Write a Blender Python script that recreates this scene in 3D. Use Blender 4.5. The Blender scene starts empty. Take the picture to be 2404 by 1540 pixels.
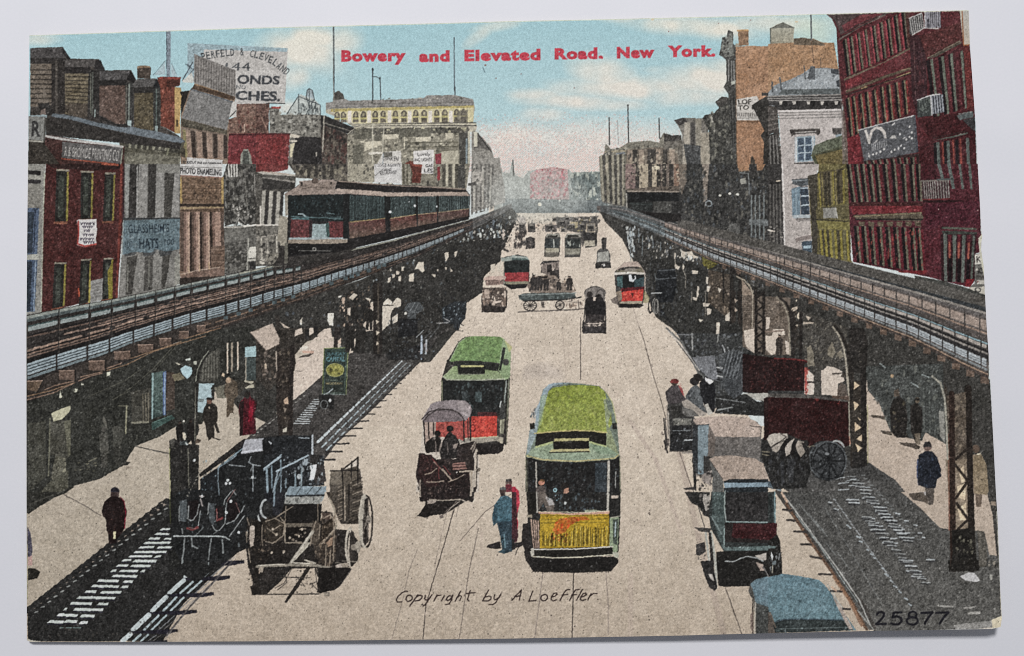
import bpy, math, random
import numpy as np
from mathutils import Matrix, Vector

# ------------------------------------------------------------------ camera, light, exposure
scene = bpy.context.scene
MM = 0.001
# pose of the card in front of the lens (solved from its four corners, 35 mm lens, 140 x 89.7 mm card)
RV = np.array([0.06132432, 0.01863695, 0.0213533])
TV = np.array([-0.01397279, 0.00739351, 1.45671232]) * 0.1
LENS = 35.0
_th = np.linalg.norm(RV); _k = RV / _th
_K = np.array([[0, -_k[2], _k[1]], [_k[2], 0, -_k[0]], [-_k[1], _k[0], 0]])
R0 = np.eye(3) + np.sin(_th) * _K + (1 - np.cos(_th)) * _K @ _K
c1 = R0[:, 0] * np.array([1, 1, -1]); c2 = R0[:, 1] * np.array([1, 1, -1])
RB = np.stack([c1, c2, np.cross(c1, c2)], axis=1)
TB = TV * np.array([1, 1, -1])
CAM_R = RB.T
CAM_P = -RB.T @ TB

cam = bpy.data.cameras.new("camera")
cam.lens = LENS; cam.sensor_width = 36; cam.sensor_fit = 'HORIZONTAL'
cam.clip_start = 0.005; cam.clip_end = 10
camo = bpy.data.objects.new("camera", cam)
scene.collection.objects.link(camo)
_m = Matrix.Identity(4)
for _i in range(3):
    for _j in range(3):
        _m[_i][_j] = CAM_R[_i, _j]
    _m[_i][3] = CAM_P[_i]
camo.matrix_world = _m
scene.camera = camo

world = bpy.data.worlds.new("World")
scene.world = world
world.use_nodes = True
world.node_tree.nodes['Background'].inputs['Color'].default_value = (0.86, 0.90, 1.0, 1)
world.node_tree.nodes['Background'].inputs['Strength'].default_value = 0.19

def area(name, loc, target, size, power, col):
    l = bpy.data.lights.new(name, 'AREA')
    l.shape = 'RECTANGLE'; l.size, l.size_y = size; l.energy = power; l.color = col
    ob = bpy.data.objects.new(name, l)
    ob.location = loc
    ob.rotation_euler = (Vector(target) - Vector(loc)).to_track_quat('-Z', 'Y').to_euler()
    scene.collection.objects.link(ob)
    return ob

# one lamp beyond the top edge of the card: brightest there, and it throws the narrow shadow under the lower edge
LAMP = Vector((-0.02, 0.25, 0.46)); LAMP_W = 2.05
area("desk_lamp", LAMP, (0, 0, 0), (0.08, 0.08), LAMP_W, (1.0, 0.985, 0.975))

vs = scene.view_settings
vs.view_transform = 'Standard'; vs.look = 'None'; vs.exposure = 0.0; vs.gamma = 1.0
vs.use_curve_mapping = False
scene.cycles.max_bounces = 4
scene.cycles.use_denoising = False
scene.cycles.filter_width = 1.0

# ------------------------------------------------------------------ ink plate: every printed shape of the postcard is drawn as a
# coloured region with its own owner number; the regions are then cut out of the card's face as meshes of their own
K = 1.2
CW, CH = int(2404 * K), int(1540 * K)
IMG = np.zeros((CH, CW, 3), np.float32)
OWN = np.zeros((CH, CW), np.int16)
RNG = np.random.default_rng(11)
ITEMS = []
cur = [0]
org = np.array([0.0, 0.0]); sc = [1.0]

def gblur(a, s):
    fy = np.fft.fftfreq(a.shape[0])[:, None]; fx = np.fft.rfftfreq(a.shape[1])[None, :]
    return np.fft.irfft2(np.fft.rfft2(a) * np.exp(-2 * (math.pi * s) ** 2 * (fx * fx + fy * fy)), a.shape).astype(np.float32)

def nz(s):
    n = gblur(RNG.standard_normal((CH, CW)).astype(np.float32), s)
    return n / n.std()

N1 = nz(0.8); N2 = nz(3.0); N3 = nz(14.0); N4 = nz(60.0)

def o(i, j):
    org[:] = (601 * i, 385 * j); sc[0] = 0.25

def V():
    org[:] = 0; sc[0] = 1.0

def arr(s):
    a = np.array(s.split(), float).reshape(-1, 2) if isinstance(s, str) else np.asarray(s, float)
    return (a * sc[0] + org) * K

def hx(c):
    if isinstance(c, str):
        return np.array([int(c[i:i + 2], 16) for i in (0, 2, 4)], np.float32)
    return np.array(c, np.float32)

def item(name, label=None):
    ITEMS.append((name, label)); cur[0] = len(ITEMS)
    return cur[0]

def cover(A):
    x0 = max(int(A[:, 0].min()) - 1, 0); x1 = min(int(A[:, 0].max()) + 2, CW)
    y0 = max(int(A[:, 1].min()) - 1, 0); y1 = min(int(A[:, 1].max()) + 2, CH)
    if x1 <= x0 or y1 <= y0:
        return None
    X = np.arange(x0, x1) + 0.5; Y = np.arange(y0, y1) + 0.5
    m = np.zeros((y1 - y0, x1 - x0), bool)
    n = len(A)
    for i in range(n):
        ax, ay = A[i]; bx, by = A[(i + 1) % n]
        if ay == by:
            continue
        lo, hi = (ay, by) if ay < by else (by, ay)
        r0 = np.searchsorted(Y, lo); r1 = np.searchsorted(Y, hi)
        if r1 <= r0:
            continue
        xc = ax + (Y[r0:r1] - ay) * (bx - ax) / (by - ay)
        m[r0:r1] ^= X[None, :] < xc[:, None]
    return m, x0, x1, y0, y1

def put(m, x0, x1, y0, y1, col, n=7, g=None, a=1.0, f=0, own=True, gd='y'):
    c = hx(col)[None, None, :]
    if g is not None:
        if gd == 'y':
            t = np.linspace(0, 1, y1 - y0, dtype=np.float32)[:, None, None]
        else:
            t = np.linspace(0, 1, x1 - x0, dtype=np.float32)[None, :, None]
        c = c * (1 - t) + hx(g)[None, None, :] * t
    tex = (n * (0.62 * N1[y0:y1, x0:x1] + 0.30 * N2[y0:y1, x0:x1] + 0.28 * N3[y0:y1, x0:x1]))[:, :, None]
    w = m.astype(np.float32)
    if f:
        w = soft(w, f * K)
    w = (w * a)[:, :, None]
    IMG[y0:y1, x0:x1] = IMG[y0:y1, x0:x1] * (1 - w) + (c + tex) * w
    if own:
        OWN[y0:y1, x0:x1][m] = cur[0]

def soft(w, s):
    r = max(1, int(round(s)))
    for _ in range(2):
        for ax in (0, 1):
            p = [(0, 0), (0, 0)]; p[ax] = (r + 1, r)
            cs = np.cumsum(np.pad(w, p, mode='edge'), axis=ax)
            w = (cs[2 * r + 1:] - cs[:-2 * r - 1]) / (2 * r + 1) if ax == 0 else (cs[:, 2 * r + 1:] - cs[:, :-2 * r - 1]) / (2 * r + 1)
    return w.astype(np.float32)

def P(s, col, n=7, **k):
    r = cover(arr(s))
    if r:
        put(*r, col, n, **k)

def E(cx, cy, rx, ry, col, n=6, rot=0, a0=0, a1=360, **k):
    t = np.radians(np.linspace(a0, a1, 36, endpoint=(a1 - a0 < 360)))
    x = rx * np.cos(t); y = ry * np.sin(t); cr, sr = math.cos(math.radians(rot)), math.sin(math.radians(rot))
    P(np.c_[cx + x * cr - y * sr, cy + x * sr + y * cr], col, n, **k)

def L(s, w, col, n=5, a=1.0, own=True, taper=None):
    A = arr(s); w = w * sc[0] * K
    for i in range(len(A) - 1):
        p, q = A[i], A[i + 1]
        h = max(w, 1.0) / 2 + 1
        x0 = max(int(min(p[0], q[0]) - h), 0); x1 = min(int(max(p[0], q[0]) + h) + 2, CW)
        y0 = max(int(min(p[1], q[1]) - h), 0); y1 = min(int(max(p[1], q[1]) + h) + 2, CH)
        if x1 <= x0 or y1 <= y0:
            continue
        X = np.arange(x0, x1)[None, :] + 0.5; Y = np.arange(y0, y1)[:, None] + 0.5
        d = q - p; l2 = max(d @ d, 1e-6)
        t = np.clip(((X - p[0]) * d[0] + (Y - p[1]) * d[1]) / l2, 0, 1)
        dist = np.hypot(X - p[0] - t * d[0], Y - p[1] - t * d[1])
        ww = w if taper is None else w * (1 + (taper - 1) * t)
        m = np.clip(ww / 2 - dist + 0.5, 0, 1)
        c = hx(col)[None, None, :] + (n * N1[y0:y1, x0:x1])[:, :, None]
        m3 = (m * a)[:, :, None]
        IMG[y0:y1, x0:x1] = IMG[y0:y1, x0:x1] * (1 - m3) + c * m3
        if own:
            OWN[y0:y1, x0:x1][m > 0.5] = cur[0]

def C(cx, cy, rx, ry, w, col, a0=0, a1=360, rot=0, **k):
    t = np.radians(np.linspace(a0, a1, 28))
    x = rx * np.cos(t); y = ry * np.sin(t); cr, sr = math.cos(math.radians(rot)), math.sin(math.radians(rot))
    L(np.c_[cx + x * cr - y * sr, cy + x * sr + y * cr], w, col, **k)

def ST(s, n, size, cols, asp=1.0, a=0.9, jit=0.6):
    # irregular specks of ink inside an outline; they stay part of whatever they fall on
    A = arr(s); r = cover(A)
    if not r:
        return
    m, x0, x1, y0, y1 = r
    cols = [hx(c) for c in (cols if isinstance(cols, (list, tuple)) else cols.split())]
    k = size * sc[0] * K
    for _ in range(n):
        x = int(RNG.integers(x0, x1)); y = int(RNG.integers(y0, y1))
        if not m[y - y0, x - x0]:
            continue
        rx = k * (1 + jit * (RNG.random() * 2 - 1)) / 2; ry = rx * asp * (1 + jit * (RNG.random() * 2 - 1))
        c = cols[int(RNG.integers(len(cols)))] * (0.85 + 0.3 * RNG.random())
        t = RNG.random(7) * 0.7 + 0.6
        th = np.arange(7) * math.tau / 7
        rr = cover(np.c_[x + rx * t * np.cos(th), y + ry * t * np.sin(th)])
        if rr:
            mm, a0, a1, b0, b1 = rr
            keep = m[max(b0 - y0, 0):b1 - y0, max(a0 - x0, 0):a1 - x0]
            if keep.shape != mm.shape:
                continue
            w = (mm & keep)[:, :, None] * a
            IMG[b0:b1, a0:a1] = IMG[b0:b1, a0:a1] * (1 - w) + c * w

def quad(s):
    return np.array(s.split(), float).reshape(4, 2) if isinstance(s, str) else np.asarray(s, float)

def qm(Q, u, v):
    return (Q[0] * (1 - u) * (1 - v) + Q[1] * u * (1 - v) + Q[2] * u * v + Q[3] * (1 - u) * v)

def QP(Q, u0, v0, u1, v1, col, n=6, **k):
    Q = quad(Q)
    P([qm(Q, u0, v0), qm(Q, u1, v0), qm(Q, u1, v1), qm(Q, u0, v1)], col, n, **k)

def VS(Q, us, w, col, v0=0.0, v1=1.0, n=6, **k):
    for u in us:
        QP(Q, u - w / 2, v0, u + w / 2, v1, col, n, **k)

def HS(Q, vs_, w, col, u0=0.0, u1=1.0, n=6, **k):
    for v in vs_:
        QP(Q, u0, v - w / 2, u1, v + w / 2, col, n, **k)

_glyph = {}
def glyphs(text, bold, space=1.0):
    key = (text, bold, space)
    if key not in _glyph:
        cu = bpy.data.curves.new("lettering", 'FONT')
        cu.body = text; cu.offset = bold; cu.resolution_u = 3; cu.space_character = space
        ob = bpy.data.objects.new("lettering", cu)
        scene.collection.objects.link(ob)
        dg = bpy.context.evaluated_depsgraph_get()
        me = ob.evaluated_get(dg).to_mesh()
        me.calc_loop_triangles()
        co = np.array([v.co[:2] for v in me.vertices]); tr = np.array([t.vertices[:] for t in me.loop_triangles])
        ob.evaluated_get(dg).to_mesh_clear()
        bpy.data.objects.remove(ob); bpy.data.curves.remove(cu)
        _glyph[key] = (co, tr)
    return _glyph[key]

def TX(text, Q, col, bold=0.0, n=6, a=1.0, own=True, cap=None, space=1.0, arc=0.0):
    # letters stretched to fill the quad Q (TL TR BR BL = cap line to baseline)
    co, tr = glyphs(text, bold, space)
    Q = quad(Q)
    x0, x1 = co[:, 0].min(), co[:, 0].max()
    h = cap if cap else co[:, 1].max()
    u = ((co[:, 0] - x0) / (x1 - x0))[:, None]; v = (1 - co[:, 1] / h)[:, None]
    if arc:
        v = v + arc * (2 * u - 1) ** 2
    Pq = Q[0] * (1 - u) * (1 - v) + Q[1] * u * (1 - v) + Q[2] * u * v + Q[3] * (1 - u) * v
    A = arr(Pq)
    r = cover(np.array([[A[:, 0].min(), A[:, 1].min()], [A[:, 0].max(), A[:, 1].min()], [A[:, 0].max(), A[:, 1].max()], [A[:, 0].min(), A[:, 1].max()]]))
    m, X0, X1, Y0, Y1 = r
    S = 3
    m = np.zeros(((Y1 - Y0) * S, (X1 - X0) * S), bool)
    for t in tr:
        T = (A[t] - (X0, Y0)) * S
        a0 = max(int(T[:, 0].min()), 0); a1 = int(T[:, 0].max()) + 2; b0 = max(int(T[:, 1].min()), 0); b1 = int(T[:, 1].max()) + 2
        xs = np.arange(a0, min(a1, m.shape[1]))[None, :] + .5; ys = np.arange(b0, min(b1, m.shape[0]))[:, None] + .5
        if xs.size == 0 or ys.size == 0:
            continue
        e = [(T[(i + 1) % 3, 0] - T[i, 0]) * (ys - T[i, 1]) - (T[(i + 1) % 3, 1] - T[i, 1]) * (xs - T[i, 0]) for i in range(3)]
        ins = ((e[0] >= 0) & (e[1] >= 0) & (e[2] >= 0)) | ((e[0] <= 0) & (e[1] <= 0) & (e[2] <= 0))
        m[b0:b0 + ys.shape[0], a0:a0 + xs.shape[1]] |= ins
    w = m.reshape(Y1 - Y0, S, X1 - X0, S).mean(axis=(1, 3)).astype(np.float32)
    c = hx(col)[None, None, :] + (n * N1[Y0:Y1, X0:X1])[:, :, None]
    w3 = (w * a)[:, :, None]
    IMG[Y0:Y1, X0:X1] = IMG[Y0:Y1, X0:X1] * (1 - w3) + c * w3
    if own:
        OWN[Y0:Y1, X0:X1][w > 0.5] = cur[0]

def man(x, y, h, coat='2a2624', legs='2a2624', head='6a5246', hat='241f1e', rim=None, wd=1.0, skirt=False, gap=True):
    # a small printed figure: feet at (x, y), h tall
    w = h * 0.15 * wd
    if skirt:
        P([(x - w * .7, y - h * .5), (x + w * .7, y - h * .5), (x + w * 1.15, y - h * .03), (x - w * 1.15, y - h * .03)], legs)
    else:
        P([(x - w * .85, y - h * .5), (x + w * .85, y - h * .5), (x + w * .9, y - h * .02), (x + w * .2, y), (x, y - h * .38), (x - w * .25, y), (x - w * .95, y - h * .02)], legs)
    P([(x - w * .35, y - h * .86), (x + w * .35, y - h * .86), (x + w * 1.0, y - h * .78), (x + w * 1.22, y - h * .5), (x + w * .95, y - h * .4), (x + w * .85, y - h * .36), (x - w * .85, y - h * .36),
       (x - w * .95, y - h * .42), (x - w * 1.22, y - h * .5), (x - w * 1.0, y - h * .78)], coat)
    if rim:
        L([(x + w * 1.0, y - h * .78), (x + w * 1.18, y - h * .5)], h * .03, rim)
    E(x, y - h * .91, w * .42, h * .062, head)
    P([(x - w * .62, y - h * .935), (x - w * .4, y - h * .95), (x - w * .36, y - h * 1.0), (x + w * .36, y - h * 1.0), (x + w * .4, y - h * .95), (x + w * .62, y - h * .935)], hat)

def wheel(cx, cy, rx, ry, w, col, spokes=10, rot=0, hub=0.16, scol=None):
    C(cx, cy, rx, ry, w, col, rot=rot)
    for k in range(spokes):
        t = math.tau * k / spokes
        cr, sr = math.cos(math.radians(rot)), math.sin(math.radians(rot))
        x, y = rx * math.cos(t), ry * math.sin(t)
        L([(cx, cy), (cx + x * cr - y * sr, cy + x * sr + y * cr)], w * .55, scol or col)
    E(cx, cy, rx * hub, ry * hub, col, rot=rot)

def poly_at(A, x):
    A = np.asarray(A, float)
    return np.interp(x, A[:, 0], A[:, 1])
# ================================================================== THE PRINTED VIEW
# ---- sky (everything starts as sky)
V()
item('printed_sky')
P("0 0 2404 0 2404 1540 0 1540", '9fc9d2', 4)
yy, xx = np.mgrid[0:CH, 0:CW].astype(np.float32)
yy /= K; xx /= K
cl = np.zeros((CH, CW), np.float32)
def cloud(cx, cy, rx, ry, s, rot=0.0):
    r = math.radians(rot); dx = xx - cx; dy = yy - cy
    u = (dx * math.cos(r) + dy * math.sin(r)) / rx; v = (-dx * math.sin(r) + dy * math.cos(r)) / ry
    np.maximum(cl, s * np.exp(-(u * u + v * v) ** 1.3), out=cl)
for q in ((690, 120, 95, 52, .95, 0), (725, 90, 70, 30, .9, 0), (800, 95, 50, 40, .55, 0), (690, 175, 45, 32, .8, -30), (1125, 82, 62, 17, .75, -38), (1160, 62, 60, 14, .7, -10),
          (95, 92, 50, 16, .7, 0), (1640, 62, 170, 24, .85, 4), (1830, 55, 130, 26, .9, 0), (1470, 46, 60, 10, .5, 0), (1930, 70, 40, 40, .4, 0),
          (1420, 175, 85, 40, .95, 12), (1340, 205, 70, 25, .6, -10), (1500, 205, 190, 32, 1.0, 0), (1640, 190, 130, 40, .98, 0), (1360, 238, 150, 20, .8, 3), (1700, 160, 60, 25, .6, 0),
          (1260, 222, 70, 16, .75, 0), (1420, 245, 140, 16, .7, 0), (1600, 225, 110, 25, .9, 0), (1280, 270, 60, 20, .7, 0), (1260, 330, 200, 46, .8, 0), (1400, 340, 240, 60, .85, 0), (1180, 380, 120, 60, .8, 0),
          (1330, 400, 300, 66, 1.0, 0), (680, 255, 40, 20, .7, 0), (1560, 165, 70, 14, .5, 0)):
    cloud(*q)
cl = np.clip(cl * (1 + 0.09 * N3 + 0.10 * N4) + 0.04 * N4 + .015 * N3, 0, 1)
cl = np.clip((cl - .10) * 1.22, 0, 1)
hz = np.clip((yy - 60) / 240, 0, 1)
blue = np.stack([158 + 18 * hz, 199 + 8 * hz, 206 + 4 * hz], 2)
cream = np.stack([225 + 0 * hz, 222 - 4 * hz, 206 + 0 * hz], 2)
pink = np.clip((yy - 270) / 120, 0, 1)[:, :, None]
IMG[:] = (blue * (1 - cl[:, :, None]) + cream * cl[:, :, None]) * (1 - pink * .55) + np.array([223, 212, 203]) * pink * .55
# paler, yellower strip of sky beside the red building
w = np.exp(-((xx - 1905) / 55) ** 2 - ((yy - 75) / 45) ** 2)[:, :, None] * .75
IMG[:] = IMG * (1 - w) + np.array([196, 214, 196]) * w
IMG += (3 * N1 + 1.2 * N2)[:, :, None]
# red and grey dots of the halftone screen low in the sky
for r in range(0, 150):
    for q in range(0, 180):
        x = 1010 + q * 5.6 + (r % 2) * 2.8; y = 262 + r * 1.9 * 1.45
        if y > 415 or x > 1660:
            continue
        t = np.clip((y - 262) / 110, 0, 1) * np.clip((1700 - x) / 250, 0, 1) * (.4 + .6 * min(1, max(0, (x - 1000) / 160)))
        if RNG.random() < t:
            E(x + RNG.normal() * .4, y + RNG.normal() * .4, 1.25, 1.25, 'd9a59a' if RNG.random() < .6 else 'a9a6a2', 0, a=.75, own=False)

# ---- the roadway and the two pavements
item('printed_roadway', 'pale beige roadway printed between the two railways')
P("1150 480 1440 480 1540 640 1640 800 1760 980 1880 1160 2100 1510 300 1512 470 1330 800 1000 960 830 1080 700 1130 600", 'd6c8b6', 8, g='b8a996')
P("60 1000 2404 1000 2404 1520 60 1520", 'ccbeab', 8, g='b1a28f', own=True)
item('printed_pavement', 'sunlit pavement printed along the shopfronts under the near railway')
P("60 1180 200 1120 330 1030 400 980 470 900 640 820 780 760 960 760 940 830 800 920 640 1040 400 1190 180 1400 62 1470", 'c6b7a0', 8, g='aa9a82')
item('printed_pavement', 'narrow pavement printed behind the lattice columns')
P("1900 830 2000 850 2120 900 2330 980 2350 1390 2230 1380 2050 1150 1980 1090 1880 1010", 'c9b39c', 8, g='ae9a84')

# ---- far end of the street
item('printed_far_buildings', 'hazy far end of the street printed in grey and pink dots')
P("1160 372 1172 372 1180 405 1196 412 1203 374 1210 412 1228 418 1240 402 1258 398 1300 392 1336 398 1345 408 1400 404 1440 402 1440 500 1160 500", 'a9aea4', 8, g='8f948c')
P("1178 405 1202 405 1204 430 1216 440 1230 430 1240 430 1240 495 1178 495", 'b9bdb2', 7, g='939a95')
P("1244 408 1262 398 1300 392 1332 398 1336 470 1244 470", 'bf9892', 9, g='ab8f88')
ST("1244 408 1262 398 1300 392 1332 398 1336 470 1244 470", 420, 4, 'c0444f d0606a 8c8480 d8b0a8', a=.7)
P("1338 405 1408 402 1410 480 1338 480", '8c968c', 8, g='7c8684')
ST("1338 405 1408 402 1410 480 1338 480", 160, 6, '6d7a76 b9bfae 5a6664', asp=2.6)
L("1204 376 1206 412", 2.4, '4a4a46')
P("1180 466 1420 470 1440 500 1180 500", '7c8583', 8, g='5d6666')
E(1267, 480, 4.5, 4.5, 'e8e2c6')
E(1313, 471, 2.5, 2.5, 'd8d8c8')

# ---- buildings beyond, left of the street
item('printed_building', 'grey stepped buildings printed at the far end of the left row')
P("1108 300 1128 318 1152 345 1156 358 1160 372 1172 378 1178 405 1185 440 1186 475 1106 500", '8d887c', 10, g='9a968c')
o(1, 0)
P("2045 1230 2090 1250 2200 1400 2215 1425 2150 1400 2045 1390", '6a665f', 8)
L("2075 1250 2210 1425", 12, '3f3c3a')
P("2045 1235 2080 1240 2080 1375 2045 1380", 'cdc7ae', 5)
P("2190 1490 2290 1480 2290 1540 2180 1540", '9b968a', 8)
o(1, 1)
VS("2010 0 2260 0 2240 420 2010 480", (.08, .25, .42, .58, .72, .86), .07, '66635c', 0, 1, a=.75)
VS("2010 0 2260 0 2240 420 2010 480", (.16, .5, .8), .06, 'b5b0a0', .05, .9, a=.75)
P("2030 80 2130 70 2130 180 2030 190", 'b4ad9f', 5)
P("1990 180 2060 170 2060 200 1990 205", '56534e')
ST("2010 0 2260 0 2240 420 2010 480", 160, 18, '4f4d48 bdb6a8 7b776e', a=.6)

# ---- the bank with the arcaded attic
item('printed_building', 'large beige bank printed with a row of arched attic windows')
o(1, 0)
P("655 965 720 955 728 880 770 850 815 880 830 925 870 945 1400 930 1580 920 1600 895 1850 890 2040 930 2055 1010 2040 1150 2075 1180 2070 1220 2010 1240 2000 1540 850 1540 850 1260 925 1200 790 1110 655 1060", 'b3aa92', 9)
P("655 965 720 955 728 880 770 850 815 880 830 925 870 945 1400 930 1580 920 1600 895 1850 890 2040 930 2050 985 1400 1000 720 1020 660 1035", '8f8a82', 9)
P("720 940 735 870 780 850 820 885 830 930", '57524a', 8)
ST("1000 925 1580 915 1600 895 1850 890 2040 930 2040 970 1000 985", 80, 22, '6a665c a8a394', asp=.6)
HS("870 945 2040 930 2045 1000 700 1020", (.45, .85), .08, '6d6960')
P("700 1022 2045 990 2045 1012 705 1050", 'b8a65a', 6)
P("725 1050 2045 1010 2040 1145 1400 1150 925 1160 790 1110", 'd2c690', 7)
for i, x in enumerate((762, 822, 937, 1010, 1120, 1195, 1310, 1390, 1500, 1580, 1698, 1773, 1885, 1950)):
    top = 1052 - (x - 760) * .022
    P([(x - 26, 1150), (x - 26, top + 22), (x - 14, top + 2), (x, top - 4), (x + 14, top + 2), (x + 26, top + 22), (x + 26, 1150)], '6a6152', 7)
    P([(x - 26, top + 55), (x + 26, top + 55), (x + 26, top + 72), (x - 26, top + 72)], 'bdb269', 5)
    P([(x - 8, top + 12), (x + 8, top + 12), (x + 10, top + 45), (x - 10, top + 45)], 'a49a72', 5)
for x in (880, 1065, 1253, 1445, 1638, 1830):
    P([(x - 18, 1040), (x + 16, 1038), (x + 16, 1150), (x - 18, 1152)], 'ddd3c4', 5)
P("1900 1040 1990 1030 1990 1200 1860 1180", '6c6658', 9, a=.7)
HS("860 1160 2070 1140 2075 1215 930 1205", (.15, .5), .12, '59554b')
HS("860 1160 2070 1140 2075 1215 930 1205", (.32,), .12, 'c9c0a0')
P("925 1205 2000 1195 2000 1260 860 1265", '5e5a4e', 9)
ST("940 1195 2000 1185 2000 1260 900 1260", 110, 26, '3c3a34 8d8770 c0b890', asp=.7)
P("860 1265 2000 1250 2000 1540 850 1540", '8f8873', 11)
ST("860 1230 2000 1230 2000 1540 850 1540", 420, 22, '5c584c 6e6a58 b8b096 c4bb9f 454238', asp=.8, a=.75)
for q in ("1110 1270 1180 1270 1180 1330 1110 1330", "910 1360 1010 1355 1010 1540 910 1540", "1560 1320 1600 1320 1600 1400 1560 1400", "1690 1390 1730 1380 1730 1540 1690 1540", "1380 1320 1420 1320 1420 1400 1380 1420", "920 1225 1090 1222 1090 1300 920 1310", "1310 1215 1640 1210 1640 1280 1310 1290"):
    P(q, '6b6757', 8)
for q in ("1190 1265 1340 1260 1340 1300 1190 1310", "1390 1285 1400 1285 1400 1400 1385 1400", "1780 1250 1850 1245 1850 1300 1780 1310", "1020 1330 1180 1325 1180 1360 1020 1420", "1500 1290 1640 1285 1640 1325 1500 1330"):
    P(q, 'c9bfa2', 7)
HS("1430 1320 1900 1310 1900 1540 1430 1540", (.1, .28, .46), .05, '55513f', a=.7)
P("1740 1420 1900 1410 1900 1540 1740 1540", 'b5ad93', 8)
P("1905 1250 1990 1240 1990 1540 1910 1540", '4f4d45', 8)
P("1990 1235 2010 1235 2010 1540 1990 1540", 'b8b39a', 6)
P("1970 1300 1985 1300 1985 1540 1970 1540", '7f9093', 6)
L("1200 1180 1185 1540", 8, 'c9c3a9', a=.8); L("1095 1160 1095 1540", 12, 'c9c3a9', a=.8)
o(1, 1)
P("860 0 1120 0 1115 170 720 165 740 0", 'a39b83', 9)
P("1370 0 2010 0 1975 240 1370 200", '8b8470', 10)
ST("720 0 2010 0 1980 240 720 165", 240, 20, '57534a 6d685a bdb598 3c3a34', a=.7)
VS("1370 0 1540 0 1540 200 1370 190", (.1, .3, .55, .8), .1, '55503f', a=.8)
VS("1740 0 1980 0 1980 240 1740 200", (.1, .35, .6, .85), .13, '4f4b40', a=.85)
VS("1740 0 1980 0 1980 240 1740 200", (.22, .48,), .08, 'c5bda0', a=.85)
P("1700 30 1730 20 1730 150 1705 160", '9c3338', 8); P("1895 20 1960 0 1965 230 1895 220", '4c4a44', 8)

item('printed_chimney', 'small red brick chimney stack printed between the two white signboards')
o(1, 0)
P("1395 1540 1440 1510 1560 1520 1580 1540", '7d3a2c', 7); P("1680 1450 1740 1440 1740 1540 1690 1540", '93303a', 8)
o(1, 1)
P("1440 0 1585 5 1560 85 1550 120 1545 180 1460 175 1470 80", '6e3328', 9)
P("1470 0 1580 6 1575 30 1465 20", '9a4030', 7)

item('printed_signboard', 'white signboard with three lines of black lettering printed on the bank')
o(1, 0); P("1195 1430 1360 1415 1365 1540 1140 1540", 'cbc6bb', 6); P("1190 1430 1280 1430 1280 1470 1190 1480", '6c685d', 8); L("1195 1440 1190 1540", 10, '9ba3a4')
TX("LEINKEN", "1190 1470 1340 1470 1335 1510 1190 1505", '3c3a3a', .0)
o(1, 1); P("1110 0 1370 0 1368 185 1112 170", 'cbc8c2', 6)
o(1, 0); P("1055 1430 1190 1425 1190 1445 1060 1450", 'd8d0bd', 5)
V(); TX("LOGGE AGENTS", "880 384 941 384 939 391 881 391", '4a4848'); TX("and", "902 394 918 394 918 400 902 400", '4a4848')
o(1, 1); TX("RESTAURANT", "1160 60 1320 55 1322 90 1165 100", '3c3a3a', .0, arc=.25)
V(); L("881 412 900 396", 1.5, '6a6864')

item('printed_signboard', 'white signboard with script heading and a list printed right of the chimney stack')
o(1, 0); P("1478 1418 1668 1405 1668 1540 1478 1540", 'd2cdc6', 6); TX("Lovely", "1515 1432 1635 1428 1635 1462 1518 1466", '3a3838'); TX("INC LIGHTE", "1490 1486 1655 1480 1655 1512 1490 1515", '3a3838', .01)
o(1, 1); P("1560 0 1668 0 1665 92 1550 88", 'd2cdc6', 6)
TX("GAS", "1590 0 1660 0 1660 30 1592 30", '3a3838', .02); TX("LES", "1580 45 1658 42 1658 78 1582 80", '3a3838', .02)

# ---- left row, from the bank towards the viewer
item('printed_rooftop_sign', 'wire framed rooftop sign printed against the sky')
o(1, 0)
P("290 1075 395 900 420 885 470 905 480 850 500 830 530 850 550 935 605 985 605 1085", 'b4bcb4', 9)
P("470 905 480 850 500 830 530 850 550 935", '9fb0b4', 6)
for q in ("290 1070 400 900", "400 885 400 1070", "500 830 500 1080", "470 910 480 850 500 832 530 850 550 940", "605 985 605 1085", "395 905 605 985", "470 905 530 1080", "540 940 470 1075", "560 960 560 1080"):
    L(q, 9, '4c5557')
ST("395 960 605 1000 605 1080 395 1075", 60, 20, '4f5756 7d8784', asp=1.6)
item('printed_building', 'dark stone corner building printed in front of the bank')
o(1, 0)
P("125 1010 215 1005 225 1080 480 1075 610 1080 655 1085 925 1200 850 1250 860 1540 300 1540 320 1250 130 1250", '6f6a60', 11)
P("130 1075 220 1075 480 1080 605 1085 600 1290 320 1270 130 1250", '7e7a6e', 10)
ST("130 1010 600 1085 600 1290 130 1250", 240, 24, '4f4c44 9a9688 3c3a35 aaa79a', asp=.8, a=.7)
P("605 1085 655 1090 925 1200 860 1255 640 1180 610 1240", '2f2c2a', 6)
HS("640 1100 925 1205 860 1260 620 1200", (.5,), .1, '7d776a')
P("640 1180 860 1260 850 1540 620 1540 610 1250", '4d423a', 9)
ST("640 1180 860 1260 850 1540 620 1540 610 1250", 160, 22, '2d2724 6f6354 5d3a33', asp=2.0, a=.7)
P("370 1280 610 1290 620 1540 340 1540", '2e2b2a', 7)
P("310 1250 410 1272 405 1295 320 1290", 'cbbfa8', 5); P("320 1318 385 1318 385 1332 322 1332", 'c5baa4', 5)
P("320 1355 365 1340 350 1400 340 1470 318 1480", 'cfc39a', 6)
L("640 1090 625 1420", 11, 'c2b9a4', a=.85); P("560 1430 575 1430 570 1470 562 1470", 'b3aa98')
P("740 1500 790 1495 790 1540 740 1540", '5a5346')
o(1, 1)
P("300 0 860 0 860 160 720 165 540 140 370 130 370 90", '504a42', 10, g='6a6254')
ST("300 0 860 0 860 160 720 165 370 100", 200, 24, '2f2c29 7d7462 8d846c', a=.7)
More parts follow.
